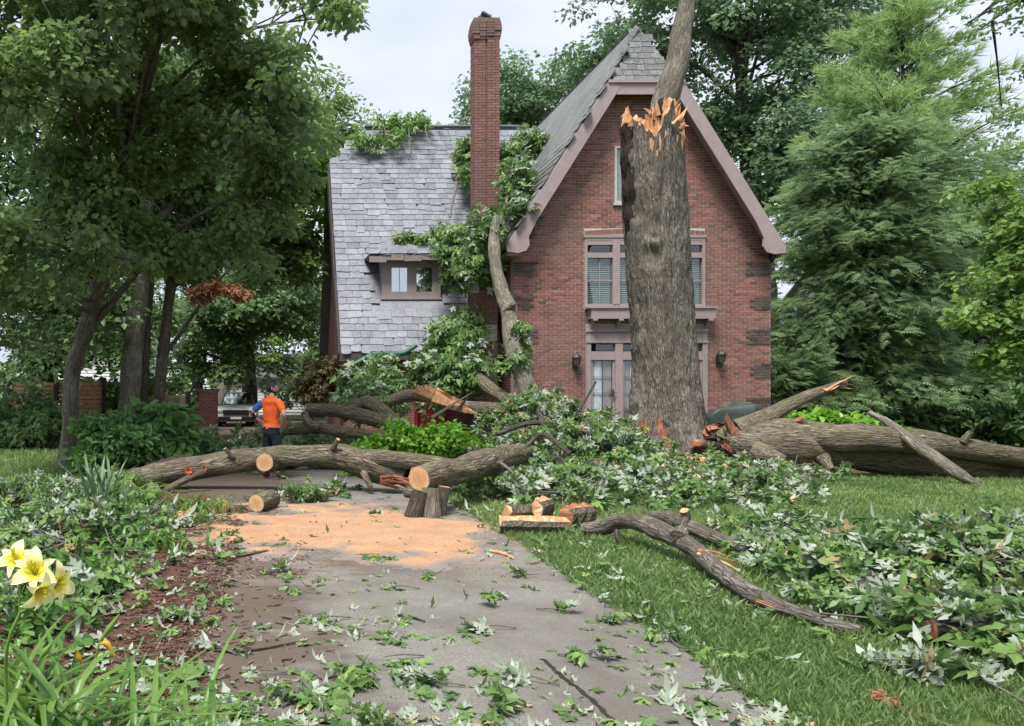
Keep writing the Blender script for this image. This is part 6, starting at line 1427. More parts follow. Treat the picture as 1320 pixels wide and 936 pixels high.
leafy_mound('yew_hedge', 'long dark hedge under the hemlocks', P(1200, 560, 24) * [1, 1, 0], [E(1120, 535, 24, 1.8, .9, .9), E(1200, 530, 24, 1.8, .9, 1.0), E(1280, 530, 23, 1.8, .9, 1.0), E(1350, 530, 22, 1.8, .9, 1.0)], 220, 26, .24, .36, OVAL_T, MAPLE_COOL, 307, cat='hedge')
leafy_mound('far_hedge', 'far hedge closing the view beyond the parked car', P(340, 540, 62) * [1, 1, 0], [(np.array([x, 62, 1.6]), (5, 2, 2.6)) for x in (-26, -19, -12, -5, 2, 9)], 420, 24, .5, .8, DIAM_T, MAPLE, 308, cat='hedge')
leafy_mound('leafy_shrub', 'tall shrub screening the white garage behind the worker', P(400, 540, 46) * [1, 1, 0], [E(395, 490, 46, 2.4, 1.2, 1.8), E(430, 480, 46, 1.6, 1.2, 2.0), E(365, 470, 47, 1.0, 1, 1.0)], 150, 30, .26, .5, DIAM_T, MAPLE_COOL, 311)
leafy_mound('ground_cover', 'low dark ground cover under the silver leaf tangle', G(40, 720), [(G(30, 690) + [0, 0, .05], (1.2, 1.2, .3)), (G(60, 760) + [0, 0, .05], (.6, .6, .26)), (G(20, 820) + [0, 0, .05], (.5, .5, .3)), (G(150, 700) + [0, 0, .05], (.7, .7, .25))], 190, 14, .10, .16, OVAL_T, SHRUB, 312, cat='plant')
leafy_mound('far_hedge', 'dark shrub row along the garden fence', P(60, 560, 33) * [1, 1, 0], [(np.array([x, 33, 1.2]), (2.4, 1, 1.6)) for x in (-15, -12, -9.5, -7, -5)], 240, 24, .34, .5, DIAM_T, MAPLE_COOL, 309, cat='hedge')
leafy_mound('far_hedge', 'tall hedge closing the garden behind the hemlocks', P(1150, 540, 36) * [1, 1, 0], [(np.array([x, 36, 2.2]), (3.4, 1.4, 3.0)) for x in (19, 24, 29, 34, 39, 44)], 380, 24, .42, .65, DIAM_T, MAPLE_COOL, 310, cat='hedge')
# dried brown fronds hanging among the trees, left of the house
bough('withered_bough', 'withered red-brown foliage hanging in front of the trees', [E(258, 378, 24, .35, .3, .3), E(285, 372, 24, .4, .3, .22), E(310, 375, 24, .3, .3, .2)], 22, 18, .16, .18, 320, DRYFROND)
# strap-leaved plants
strap_clump('iris_plant', 'upright sword-leaved iris in the planting bed', G(128, 668), 30, .85, .04, 330, IRIS, (.05, .35), .10, 2.6)
for k, (px, py, n, L_, lab) in enumerate(((188, 672, 50, .85, 'arching strap-leaved clump by the torn branch end'), (248, 675, 50, .72, 'arching strap-leaved clump at the sawdust edge'), (165, 640, 44, .75, 'pale strap-leaved clump in front of the arched log'), (225, 712, 26, .42, 'flattened broad strap leaves hanging over the mulch'), (282, 662, 26, .45, 'thin strap-leaved tuft beside the short sawn logs'))):
    strap_clump('strap_plant', lab, G(px, py), n, L_, .022 if k != 3 else .035, 331 + k, BLADE, (.7, 1.3), .13, .9)
# foreground daylilies
for k, (x, y, n, L_, w_, lab) in enumerate(((-.66, 2.75, 64, 1.0, .013, 'big daylily clump of arching leaves in the near corner'), (-.88, 3.1, 60, 1.02, .013, 'daylily clump just behind the big near clump'), (-.62, 2.95, 40, .80, .013, 'smaller daylily clump leaning over the near mulch'), (-1.25, 3.5, 40, .85, .015, 'daylily clump at the frame edge under the blossoms'))):
    strap_clump('daylily_plant', lab, (x, y, .0), int(n * 1.25), L_, w_ * 1.35, 340 + k, BLADE, (.6, 1.2), .14, 1.15)
def m_petal():
    t = NT('lily_petal'); b = t.attr('bark').outputs['Vector']; sx = t.n('ShaderNodeSeparateXYZ'); t.t.links.new(b, sx.inputs[0])
    c = t.ramp(sx.outputs[1], [(.0, (.62, .60, .03)), (.35, (.80, .68, .05)), (.6, (.84, .80, .34)), (1, (.86, .84, .48))])
    p = t.pbr(c, .5, .3); tr = t.n('ShaderNodeBsdfTranslucent'); t.t.links.new(c, tr.inputs['Color']); ms = t.n('ShaderNodeMixShader'); ms.inputs[0].default_value = .3
    t.t.links.new(p, ms.inputs[1]); t.t.links.new(tr.outputs[0], ms.inputs[2]); return t.done(ms.outputs[0])
PETAL = m_petal(); REDPETAL = m_leaf('red_lily_petal', (.55, .045, .02), (.70, .12, .03), trans=.2); ORPETAL = m_leaf('wilted_lily', (.62, .30, .02), (.75, .45, .04), trans=.25)
STALK = m_leaf('lily_stalk', (.12, .22, .04), (.16, .26, .05), trans=.1)
def petal_mesh(w, recurve):
    n, k = 8, 5; V = []; B = []
    for i_ in range(n + 1):
        t_ = i_ / n; prof = w * (math.sin(math.pi * min(1, t_ * .86 + .08)) ** .9) * (1 if t_ < .97 else .25)
        rad = .10 + .75 * t_ ** 1.5 + .12 * recurve * t_ ** 3; hgt = .95 * t_ ** .8 - recurve * .55 * t_ ** 3.2
        for j_ in range(k):
            u_ = (j_ / (k - 1) - .5) * 2; V.append((u_ * prof, rad - .10 * abs(u_) ** 2 * (1 - t_), hgt + .10 * u_ * u_ * (1 - .5 * t_) + .025 * math.sin(9 * t_ + 4 * u_) * t_)); B.append((u_, t_, 0))
    Fq = [(a * k + b, a * k + b + 1, (a + 1) * k + b + 1, (a + 1) * k + b) for a in range(n) for b in range(k - 1)]
    m = MB(); m.add(V, np.array(Fq), 0, True, bark=B); return m
PMESH = {}
def blossom(name, label, pos, face, size, mat=PETAL, stalk_to=None, recurve=1.0):
    root = plant_root(name, label, 'flower', pos, None)
    key = mat.name
    if key not in PMESH:
        PMESH[key] = []
        for w in (.30, .20): o = petal_mesh(w, recurve).build('petal', mat); PMESH[key].append(o.data); bpy.data.objects.remove(o)
    q = Vector(face).to_track_quat('Z', 'Y').to_matrix()
    for k in range(6):
        rz = Matrix.Rotation(k * math.pi / 3, 3, 'Z'); sc = size * (.95 if k % 2 else 1.05); A = (q @ rz) * sc
        m4 = A.to_4x4(); obj_from('petal', PMESH[key][0 if k % 2 == 0 else 1], root, mat4=m4)
    f3 = np.array(unit(np.array(face, float)))
    sm_ = MB()
    for k in range(5): d = unit(f3 + np.random.default_rng(k).normal(0, .18, 3)); sm_.tube([np.array(pos), np.array(pos) + d * size * .6, np.array(pos) + d * size * .95 + [0, 0, .1 * size]], [.0016, .0014, .002], 4, .03)
    o = put(sm_, 'stamens', mat, root); o['kind'] = 'stuff'
    if stalk_to is not None:
        s_ = MB(); p0 = np.array(pos); s_.tube([p0 + f3 * size * .1, p0 - f3 * size * .35, p0 * .6 + np.array(stalk_to) * .4 - [0, 0, .03], stalk_to], [.007, .006, .005, .006], 7, .04); put(s_, 'stalk', STALK, root)
    return root
LD = 2.75
st0 = P(26, 790, LD)
blossom('daylily_blossom', 'pale yellow daylily blossom cut off by the frame edge', P(24, 728, LD), (-.1, -.75, .75), .078, PETAL, st0)
blossom('daylily_blossom', 'open pale yellow daylily blossom highest in the cluster', P(46, 740, LD - .05), (.15, -.9, .5), .084, PETAL, st0)
blossom('daylily_blossom', 'pale yellow daylily blossom turned toward the driveway', P(66, 752, LD), (.85, -.55, .1), .080, PETAL, st0)
blossom('daylily_blossom', 'pale yellow daylily blossom seen from its green back', P(44, 757, LD - .1), (.7, -.5, -.35), .076, PETAL, st0)
s_ = MB(); s_.tube([st0, P(10, 830, LD), P(8, 900, LD + .05), (-.93, 2.8, .02)], [.006, .006, .007, .008], 7, .05); tag(s_.build('flower_stalk', STALK), 'tall green stalk carrying the yellow daylily blossoms', 'stalk')
for k, (a, b_, lab, mt) in enumerate((((128, 828), (154, 792), 'closed yellow-green lily bud pointing up from the mulch', STALK), ((128, 830), (148, 846), 'wilted orange lily bud drooping toward the mulch', ORPETAL), ((98, 838), (106, 856), 'small wilted orange lily lying on the mulch', ORPETAL), ((52, 848), (66, 830), 'yellow-green daylily bud above the near leaves', STALK))):
    D_ = 3.6 if k < 3 else 3.2; pa_, pb_ = P(*a, D_), P(*b_, D_); mid_ = (pa_ + pb_) / 2 + np.array([0, 0, .03 if k == 1 else .0]); m = MB(); m.tube([pa_, mid_, pb_], [.005, .014, .004], 8, .015); o = m.build('lily_bud', mt); tag(o, lab, 'flower bud')
    if k < 3: m = MB(); g_ = np.array([pa_[0] - .1, pa_[1], 0.0]); m.tube([g_, g_ * .4 + pa_ * .6 + [0, 0, .03], pa_], .004, 6, .05); c_ = m.build('stalk', STALK); c_.parent = o
blossom('red_lily', 'bright red lily bloom pressed against the arched log', P(243, 607, 13.25), (.1, -1, .2), .075, REDPETAL, None, .4)
blossom('red_lily', 'smaller orange-red lily bloom on the arched log', P(263, 604, 13.3), (.2, -1, .1), .055, REDPETAL, None, .4)
# torn branch end in the bed, sticks
b0 = G(212, 680); tbx = empty('torn_branch', b0); tag(tbx, 'torn branch end with pale splinters sticking out of the bed', 'branch')
m = MB(); m.tube([P(185, 690, 9.6), P(200, 678, 9.7), P(210, 672, 9.75)], [.06, .065, .055], 16, .04, amp=.08, capmat=0); put(m, 'bark', BARK, tbx)
m = MB(); splinters(m, P(208, 672, 9.7), P(246, 656, 9.7) - P(208, 672, 9.7), 9, .40, .035, .07, np.random.default_rng(3), .035); o = put(m, 'splintered_end', WOOD, tbx); o['kind'] = 'stuff'
for k, (pts_, rd, mt, lab) in enumerate((([(130, 852), (160, 856), (200, 858)], .014, BARK, 'thick bark stick lying on the mulch'), ([(512, 795), (528, 797), (548, 803)], .009, BARK_DARK_SHADED, 'small dark stick on the driveway'), ([(575, 672), (592, 684), (605, 690)], .008, BARK_DARK_SHADED, 'thin twig on the sawdust by the upright rounds'), ([(270, 722), (300, 720), (345, 712)], .016, BARK, 'bark strip lying at the near edge of the sawdust'), ([(258, 838), (310, 842), (395, 828)], .008, BARK_DARK_SHADED, 'long dark twig across the driveway edge'), ([(632, 712), (650, 716), (662, 722)], .014, WOOD, 'pale wood sliver at the lawn edge'), ([(0, 682), (8, 675), (14, 668)], .03, WOOD, 'pale broken wood tip at the frame edge'), ([(196, 745), (206, 756), (222, 766)], .008, BARK_PALE, 'pale thin twig on the mulch'))):
    m = MB(); q = [G(*p_) + [0, 0, rd + .003] for p_ in pts_]; m.tube(q, [rd, rd * 1.1, rd * .6], 8, .05, amp=.15, freq=30, seed=k); tag(m.build('stick', mt), lab, 'stick')
# ------------------------------------------------------------------ leaves on the ground
r = np.random.default_rng(404)
def loose_positions(n, poly, dens_seed):
    out = []
    while len(out) < n:
        px, py = r.uniform(180, 1040), 700 + 250 * r.random() ** .8; g_ = G(px, py); e = noise3(np.array([[g_[0] * 1.6, g_[1] * 1.6, 0]]), dens_seed)[0]
        if g_[0] > 2.9 or g_[0] < -1.35: continue
        bias = .22 * (g_[0] < 1.0) + .15 * (g_[0] > 1.9) - .40 * (1.0 < g_[0] < 2.0)
        if e + bias > r.uniform(-.5, .7): out.append(g_)
    return np.array(out)
LP = loose_positions(800, None, 3); LP = LP[np.argsort(LP[:, 1])]
def flat_leaf(p, r_, size=.076):
    az = r_.uniform(0, 6.283); fl = 1 if r_.random() < .5 else -1
    tip = np.array([math.cos(az), math.sin(az), r_.normal(0, .10)]); nr = np.array([r_.normal(0, .22), r_.normal(0, .22), fl * 1.])
    return frames(tip[None], unit(nr)[None])[0] * size * r_.uniform(.45, 1.3)
bigm = MB(); posj, Rj = [], []
for k, p in enumerate(LP):
    A = flat_leaf(p, r); 
    if k < 300:
        q = p + [0, 0, .004 + r.random() * .01]; onlawn = p[0] > 2.5; onbed = p[0] < -.5; wl_ = r.random() < .10
        o = obj_from('maple_leaf', leaf_mesh(int(r.integers(0, 6)), round(r.random() * 3) / 3, WILT if wl_ else SILVER), None, mat4=Matrix(((*A[0], q[0]), (*A[1], q[1]), (*A[2], q[2]), (0, 0, 0, 1))))
        if wl_: tag(o, 'single withered tan maple leaf lying loose on the ground', 'leaf', 'loose withered leaves')
        elif onlawn: tag(o, 'single green maple leaf lying loose on the grass edge', 'leaf', 'loose leaves on the grass')
        elif onbed: tag(o, 'single maple leaf lying loose on the brown mulch', 'leaf', 'loose leaves on the mulch')
        else: tag(o, 'single maple leaf lying loose on the asphalt driveway', 'leaf', 'loose leaves on the driveway')
    else: posj.append(p + [0, 0, .004]); Rj.append(A)
ex = [G(r.uniform(250, 660), r.uniform(640, 715)) for _ in range(200)] + [np.array([r.uniform(2.4, 5), r.uniform(4.5, 11), .05]) for _ in range(240)] + [np.array([r.uniform(-3, -.4), r.uniform(3.2, 9), .03]) for _ in range(520)]
for p in ex: posj.append(p + [0, 0, .006]); Rj.append(flat_leaf(p, r, .10))
scatter(bigm, SILV_MID, np.array(posj), np.array(Rj), np.ones(len(posj)), r.random(len(posj)))
tag(bigm.build('leaf_litter', SILVER), 'scattered small fallen leaves over driveway, bed and lawn edge', 'leaf litter', kind='stuff')
def sprig(px, py, n, size, label, seed, h=.08, group=None, mat=SILVER, flip=.3):
    size = size * .78; n = int(n * 1.4); q = np.random.default_rng(seed); g_ = G(px, py); root = empty('leaf_sprig', g_); tag(root, label, 'leaf sprig', group)
    ax = np.array([q.normal(0, 1), q.normal(0, .5), .15])
    tw = MB(); tw.tube([np.array(g_) - unit(ax) * size * 1.6 * [1, 1, 0] + [0, 0, .012], g_ + [0, 0, .03], g_ + unit(ax) * size * 1.5 + [0, 0, h * .5]], [.006, .005, .003], 5, .05); put(tw, 'twig', BARK_PALE, root)
    for c in range(max(1, n // 7)):
        o_ = g_ + np.array([q.normal(0, size * .8), q.normal(0, size * 1.0), h * q.uniform(.2, 1)]); p_, f_, z_ = sprig_leaves(o_, ax + q.normal(0, .6, 3), 7, size, q, q.random() < flip)
        for i_ in range(len(p_)):
            A = f_[i_] * z_[i_]; p = p_[i_] - g_; p[2] = .012 + max(0, p[2]) * .45; obj_from('leaf', leaf_mesh(int(q.integers(0, 6)), round(q.random() * 3) / 3, mat), root, mat4=Matrix(((*A[0], p[0]), (*A[1], p[1]), (*A[2], p[2]), (0, 0, 0, 1))))
big = [(745, 850, 14, .10, 'rounded fresh green sprig alone on the open asphalt', .10), (565, 885, 28, .12, 'largest bright green sprig heaped on the near driveway', .14), (455, 878, 21, .12, 'dark green sprig beside the largest driveway sprig', .10), (650, 925, 14, .12, 'pale leaf sprig at the bottom frame edge', .05), (600, 772, 14, .12, 'spread sprig midway up the driveway', .06), (475, 718, 14, .12, 'silvery sprig just in front of the sawdust', .06), (350, 740, 10, .12, 'silvery sprig where soil covers the driveway', .05), (480, 668, 14, .11, 'dark sprig lying on the sawdust', .05), (292, 690, 12, .10, 'curled dark sprig at the left of the sawdust', .10), (865, 830, 14, .10, 'yellowish sprig on the lawn edge', .12), (905, 845, 14, .11, 'pale sprig where lawn meets driveway', .10), (235, 800, 21, .12, 'spread green sprig on the mulch edge', .10), (250, 880, 21, .13, 'broad silvery sprig lying on the near mulch', .08), (380, 905, 28, .13, 'pale silvery sprig mat at the near left of the driveway', .06), (300, 925, 21, .13, 'silver sprig at the bottom edge beside the daylilies', .06), (480, 930, 21, .12, 'broad pale sprig at the bottom edge of the driveway', .05), (740, 650, 0, .1, '', 0)]
for k, (px, py, n, s_, lab, h) in enumerate(big):
    if n: sprig(px, py, n, s_, lab, 500 + k, h)
small = [(560, 745), (640, 812), (520, 760), (430, 800), (680, 745), (715, 790), (400, 765), (330, 790), (770, 800), (800, 770), (860, 795), (285, 840), (205, 850), (340, 870), (520, 850), (185, 800), (170, 760), (225, 730), (690, 880), (930, 890), (950, 860), (880, 760), (840, 740), (950, 800)]
for k, (px, py) in enumerate(small): sprig(px, py, 7, .11, 'little flat maple sprig of few leaves dropped by the storm', 540 + k, .03, 'little dropped maple sprigs', flip=.5)
sprig(1165, 915, 14, .075, 'clump of rusty dead leaves on the near lawn', 570, .08, None, DRYFROND)
sprig(112, 930 - 20, 7, .10, 'tan withered leaves on the near mulch by the daylilies', 571, .05, None, WILT)
# ------------------------------------------------------------------ grass
r = np.random.default_rng(77)
def grass(n, xr, yr, seed, near=True, hmin=.035, hmax=.085):
    q = np.random.default_rng(seed); y = yr[0] * (yr[1] / yr[0]) ** q.random(n); x = q.uniform(*xr, n)
    px = X0 + x / y * F; py = HY + CH / y * F
    edge = 2.56 + .08 * fbm(np.stack([x * 0, y * 2.2, 0 * x], -1), 4, 2)
    ok = (px < 1480) & (py < 990) & (x > np.where(xr[0] > 0, edge, -99)) & (fbm(np.stack([x * 1.3, y * 1.3, 0 * x], -1), 8, 2) > -.75)
    ring = ((x - 9.3) / 3.2) ** 2 + ((y - 17.4) / 2.2) ** 2 < 1; ok &= ~ring
    x, y = x[ok], y[ok]; n = len(x)
    pos = np.stack([x, y, np.zeros(n)], 1); tip = np.stack([q.normal(0, .55, n), q.normal(0, .55, n), np.ones(n)], 1); tf = fbm(np.stack([x * .7, y * .7, 0 * x], -1), 5, 3) * .45 + .45
    L_ = q.uniform(hmin, hmax, n) * (1 + .5 * (q.random(n) < .06)) * (1 + .02 * y)
    W = q.uniform(.0014, .0026, n) * (1 + y * .05)
    t = unit(tip); s = unit(np.cross(t, np.stack([q.normal(0, 1, n), q.normal(0, 1, n), 0 * x], 1))); bend = unit(np.stack([q.normal(0, 1, n), q.normal(0, 1, n), -.4 + 0 * x], 1))
    a = pos - s * W[:, None]; b = pos + s * W[:, None]; m_ = pos + t * (L_ * .55)[:, None]; c = m_ - s * W[:, None]; e = pos + t * L_[:, None] + bend * (L_ * .22)[:, None]
    V = np.stack([a, b, c, e], 1).reshape(-1, 3); k = np.arange(n)[:, None] * 4
    T = np.concatenate([k + np.array([[0, 1, 2]]), k + np.array([[1, 3, 2]])], 0)
    return V, T, np.repeat(np.clip(tf + q.normal(0, .22, n), 0, 1), 4)
gm = MB(); V, T, rn = grass(380000, (2.4, 15.0), (3.8, 18.5), 1); gm.add(V, T, 0, rnd=rn)
tag(gm.build('grass', GRASS), 'short green lawn grass beside the driveway', 'grass', kind='stuff')
gm = MB(); V, T, rn = grass(16000, (-7, -2.8), (13.6, 22), 2, hmin=.06, hmax=.14); gm.add(V, T, 0, rnd=rn)
tag(gm.build('grass', GRASS), 'rough grass under the trees beyond the planting bed', 'grass', kind='stuff')
# ------------------------------------------------------------------ worker
def skin_mesh(name, verts, edges, radii, root, mat, parent, sub=2):
    import bmesh
    me = bpy.data.meshes.new(name); bm = bmesh.new(); lay = bm.verts.layers.skin.verify(); vs = []
    for k, v in enumerate(verts):
        q = bm.verts.new(v); rr_ = radii[k]; q[lay].radius = (rr_, rr_) if np.isscalar(rr_) else rr_; q[lay].use_root = (k == root); vs.append(q)
    for a, b in edges: bm.edges.new((vs[a], vs[b]))
    bm.to_mesh(me); bm.free(); o = bpy.data.objects.new(name, me); COL.objects.link(o)
    md = o.modifiers.new('skin', 'SKIN'); md.use_smooth_shade = True; md.branch_smoothing = .6
    ms = o.modifiers.new('sub', 'SUBSURF'); ms.levels = sub; ms.render_levels = sub
    dg = bpy.context.evaluated_depsgraph_get(); me2 = bpy.data.meshes.new_from_object(o.evaluated_get(dg)); bpy.data.objects.remove(o); bpy.data.meshes.remove(me)
    me2.name = name; me2.materials.clear(); me2.materials.append(mat)
    for p in me2.polygons: p.use_smooth = True
    o = bpy.data.objects.new(name, me2); COL.objects.link(o); o.parent = parent; return o
SKIN = m_plain('skin', (.42, .24, .17), .55, .35, 20, .08); HAIR = m_plain('dark_hair', (.018, .013, .011), .6, .4, 60, .4, .5)
ORANGE = m_plain('orange_work_vest', (.80, .13, .025), .75, .2, 18, .10, .3); BLUE = m_plain('blue_sleeve', (.055, .13, .42), .8, .2, 20, .15, .2); NAVY = m_plain('navy_trousers', (.018, .021, .032), .85, .2, 22, .3, .4)
BOOT = m_plain('brown_boot', (.075, .045, .032), .6, .3, 25, .25, .3); GREYS = m_plain('pale_shirt_hem', (.50, .48, .46), .85, .2, 20, .12, .3); DARKSLV = m_plain('black_arm_guard', (.02, .021, .022), .7, .3, 20, .3)
wp = G(350, 617.5); man = empty('person', wp); tag(man, 'worker in orange vest and navy trousers standing hands on hips behind the arched log', 'person')
man.scale = (1.04,) * 3; man.rotation_euler = (0, 0, R(-38))            # body faces away and to the right
# joints, x to his right, y forward
hipL, hipR = (-.10, 0, .93), (.10, 0, .93)
J = dict(pel=(0, 0, .97), wst=(0, .0, 1.10), chs=(0, .01, 1.30), sho=(0, -.01, 1.43), nck=(0, .0, 1.50), hd0=(0, .02, 1.58), shL=(-.19, -.01, 1.41), shR=(.19, -.01, 1.41), elL=(-.40, -.13, 1.17), elR=(.39, -.12, 1.17), wrL=(-.25, .04, 1.02), wrR=(.25, .04, 1.02),
         knL=(-.12, .02, .50), knR=(.13, .05, .50), anL=(-.14, -.02, .10), anR=(.15, .03, .10), toL=(-.17, .14, .035), toR=(.20, .19, .035))
names = ['pel', 'wst', 'chs', 'sho', 'nck', 'hd0', 'shL', 'shR', 'elL', 'elR', 'wrL', 'wrR', 'knL', 'knR', 'anL', 'anR', 'toL', 'toR']
V = [J[n] for n in names]; idx = {n: i for i, n in enumerate(names)}
rad = dict(pel=(.16, .12), wst=(.145, .105), chs=(.165, .115), sho=(.10, .085), nck=(.058, .06), hd0=.05, shL=.062, shR=.062, elL=.044, elR=.044, wrL=.03, wrR=.03, knL=.06, knR=.06, anL=.042, anR=.042, toL=.035, toR=.035)
ed = [('pel', 'wst'), ('wst', 'chs'), ('chs', 'sho'), ('sho', 'nck'), ('nck', 'hd0'), ('sho', 'shL'), ('sho', 'shR'), ('shL', 'elL'), ('shR', 'elR'), ('elL', 'wrL'), ('elR', 'wrR'), ('pel', 'knL'), ('pel', 'knR'), ('knL', 'anL'), ('knR', 'anR'), ('anL', 'toL'), ('anR', 'toR')]
rl = [rad[n] for n in names]; el = [(idx[a], idx[b]) for a, b in ed]
for s_, w in ((-1, 'wrL'), (1, 'wrR')):        # palms and five fingers closing on the hips
    b0 = np.array(J[w]); palm = b0 + np.array([-s_ * .035, .055, -.035]); V.append(tuple(palm)); rl.append((.036, .022)); pi_ = len(V) - 1; el.append((idx[w], pi_))
    for f in range(5):
        d = np.array([-s_ * (.2 if f else .75), .75 if f else .25, -.5 + .22 * f if f else .35]); d /= np.linalg.norm(d); side_ = np.array([0, -.2, 1.]) * (.018 * (f - 2.5) if f else .02); L_ = (.05, .062, .07, .065, .052)[f]
        a = palm + side_ + d * .03; b = a + d * L_ * .55; c = b + (d + np.array([-s_ * .7, .1, -.2])) * L_ * .4
        for q, rr_ in ((a, .0105), (b, .0095), (c, .0075)): V.append(tuple(q)); rl.append(rr_)
        el += [(pi_, len(V) - 3), (len(V) - 3, len(V) - 2), (len(V) - 2, len(V) - 1)]
body = skin_mesh('body', V, el, rl, 0, SKIN, man, 2)
# head turned to his right
hm = MB(); nu, nv = 28, 20; VV = []
for i_ in range(nv + 1):
    ph = math.pi * i_ / nv
    for j_ in range(nu):
        a = 2 * math.pi * j_ / nu; x = math.sin(ph) * math.sin(a); y = math.sin(ph) * math.cos(a); z = math.cos(ph)
        X_, Y_, Z_ = x * .073, y * .095 - .005, z * .118
        if z < 0: X_ *= 1 + .32 * z; Y_ *= 1 + .12 * z
        if y > .3 and z < .1: Y_ += .010 * max(0, -z)
        nose = math.exp(-((x / .16) ** 2 + ((z + .12) / .2) ** 2)) * (y > 0); Y_ += .024 * nose
        brow = math.exp(-((z - .10) / .10) ** 2) * (y > .5); Y_ += .005 * brow
        for sx_ in (-1, 1): eye = math.exp(-(((x - sx_ * .42) / .16) ** 2 + ((z - .02) / .09) ** 2)) * (y > 0); Y_ -= .010 * eye
        mouth = math.exp(-((x / .25) ** 2 + ((z + .42) / .07) ** 2)) * (y > 0); Y_ += .006 * mouth
        VV.append((X_, Y_, Z_))
qs = [(a * nu + b, a * nu + (b + 1) % nu, (a + 1) * nu + (b + 1) % nu, (a + 1) * nu + b) for a in range(nv) for b in range(nu)]
hm.add(VV, np.array(qs), 0, True)
for sx_ in (-1, 1): hm.tube([(sx_ * .070, -.005, -.035), (sx_ * .082, -.012, .0), (sx_ * .076, -.012, .03)], [.010, .014, .008], 8, .01)
head = hm.build('head', SKIN); head.parent = body; head.location = (0.0, .03, 1.645); head.rotation_euler = (0, 0, R(-52))
hr = MB(); HV = []; 
for (x, y, z) in VV: HV.append((x * 1.10, y * 1.08 - .006, z * 1.07 + .004))
keep = [f for f in qs if np.mean([VV[i_][2] for i_ in f]) > (.055 if np.mean([VV[i_][1] for i_ in f]) > .055 else (.015 if np.mean([VV[i_][1] for i_ in f]) > .02 else -.065))]
beard = [f for f in qs if np.mean([VV[i_][2] for i_ in f]) < -.055 and np.mean([VV[i_][1] for i_ in f]) > .0]
hr.add(HV, np.array(keep), 0, True); hr.add([(x * 1.04, y * 1.04, z * 1.03) for x, y, z in VV], np.array(beard), 0, True)
hair = hr.build('hair', HAIR); hair.parent = body; hair.location = head.location; hair.rotation_euler = head.rotation_euler
def loft(name, rows, mat, seed=0, wr=.006):
    """elliptical garment: rows of (y, z, rx, ry) with cloth creases"""
    n = 40; th_ = np.arange(n) / n * 2 * np.pi; rows = np.array(rows); zz = np.linspace(0, len(rows) - 1, (len(rows) - 1) * 5 + 1); R4 = np.stack([np.interp(zz, np.arange(len(rows)), rows[:, k]) for k in range(4)], 1)
    cre = fbm(np.stack([np.cos(th_)[None] * 2.2 + 0 * zz[:, None], np.sin(th_)[None] * 2.2 + 0 * zz[:, None], zz[:, None] * 1.1 + 0 * th_[None]], -1), seed, 3) * wr * 2.5
    V = np.stack([(R4[:, 2:3] + cre) * np.cos(th_)[None], R4[:, 0:1] + (R4[:, 3:4] + cre) * np.sin(th_)[None], R4[:, 1:2] + 0 * th_[None]], -1).reshape(-1, 3); k = np.arange(len(zz) - 1)[:, None] * n; j = np.arange(n)[None]; jn = (j + 1) % n
    m = MB(); m.add(V, np.stack([k + j, k + jn, k + n + jn, k + n + j], -1).reshape(-1, 4), 0, True); o = m.build(name, mat); o.parent = body; return o
loft('vest', [(0, .955, .178, .135), (0, 1.02, .168, .128), (0, 1.12, .162, .122), (.005, 1.28, .188, .138), (0, 1.37, .205, .130), (-.005, 1.43, .190, .112), (-.005, 1.465, .13, .09), (0, 1.495, .072, .068)], ORANGE, 1)
loft('shirt_hem', [(0, .925, .170, .130), (0, .95, .172, .130), (0, .97, .165, .125)], GREYS, 2)
loft('trouser_seat', [(.0, .76, .150, .118), (0, .84, .165, .135), (0, .92, .166, .128), (0, .96, .158, .120)], NAVY, 3)
for s_, sh, eb, wr, mt in ((-1, 'shL', 'elL', 'wrL', BLUE), (1, 'shR', 'elR', 'wrR', ORANGE)):
    a, b, c = np.array(J[sh]), np.array(J[eb]), np.array(J[wr]); skin_mesh('sleeve', [tuple(a * 1.0 - [s_ * .02, 0, 0]), tuple(a * .5 + b * .5), tuple(a * .25 + b * .75)], [(0, 1), (1, 2)], [.082, .07, .066], 0, mt, body)
    if s_ < 0: skin_mesh('arm_guard', [tuple(b * .9 + a * .1), tuple(b), tuple(b * .45 + c * .55)], [(0, 1), (1, 2)], [.055, .056, .046], 1, DARKSLV, body)
skin_mesh('trousers', [(0, 0, 1.0), (0, 0, .90), (-.075, .0, .78), (.075, .01, .78), tuple(np.array(J['knL'])), tuple(np.array(J['knR'])), (-.14, -.02, .14), (.15, .03, .14)], [(0, 1), (1, 2), (1, 3), (2, 4), (3, 5), (4, 6), (5, 7)], [(.150, .115), (.160, .125), .125, .125, .10, .09, .078, .078], 1, NAVY, body)
for an, to in (('anL', 'toL'), ('anR', 'toR')):
    a, t0 = np.array(J[an]), np.array(J[to]); hl = a + (a - t0) * [.35, .35, 0]; hl[2] = .045
    skin_mesh('boot', [tuple(a + [0, 0, .10]), tuple(a - [0, 0, .01]), tuple(hl), tuple((a + t0) / 2 + [0, 0, -.01]), tuple(t0 + [0, 0, .012])], [(0, 1), (1, 2), (1, 3), (3, 4)], [.062, .062, .045, .052, .045], 1, BOOT, body)
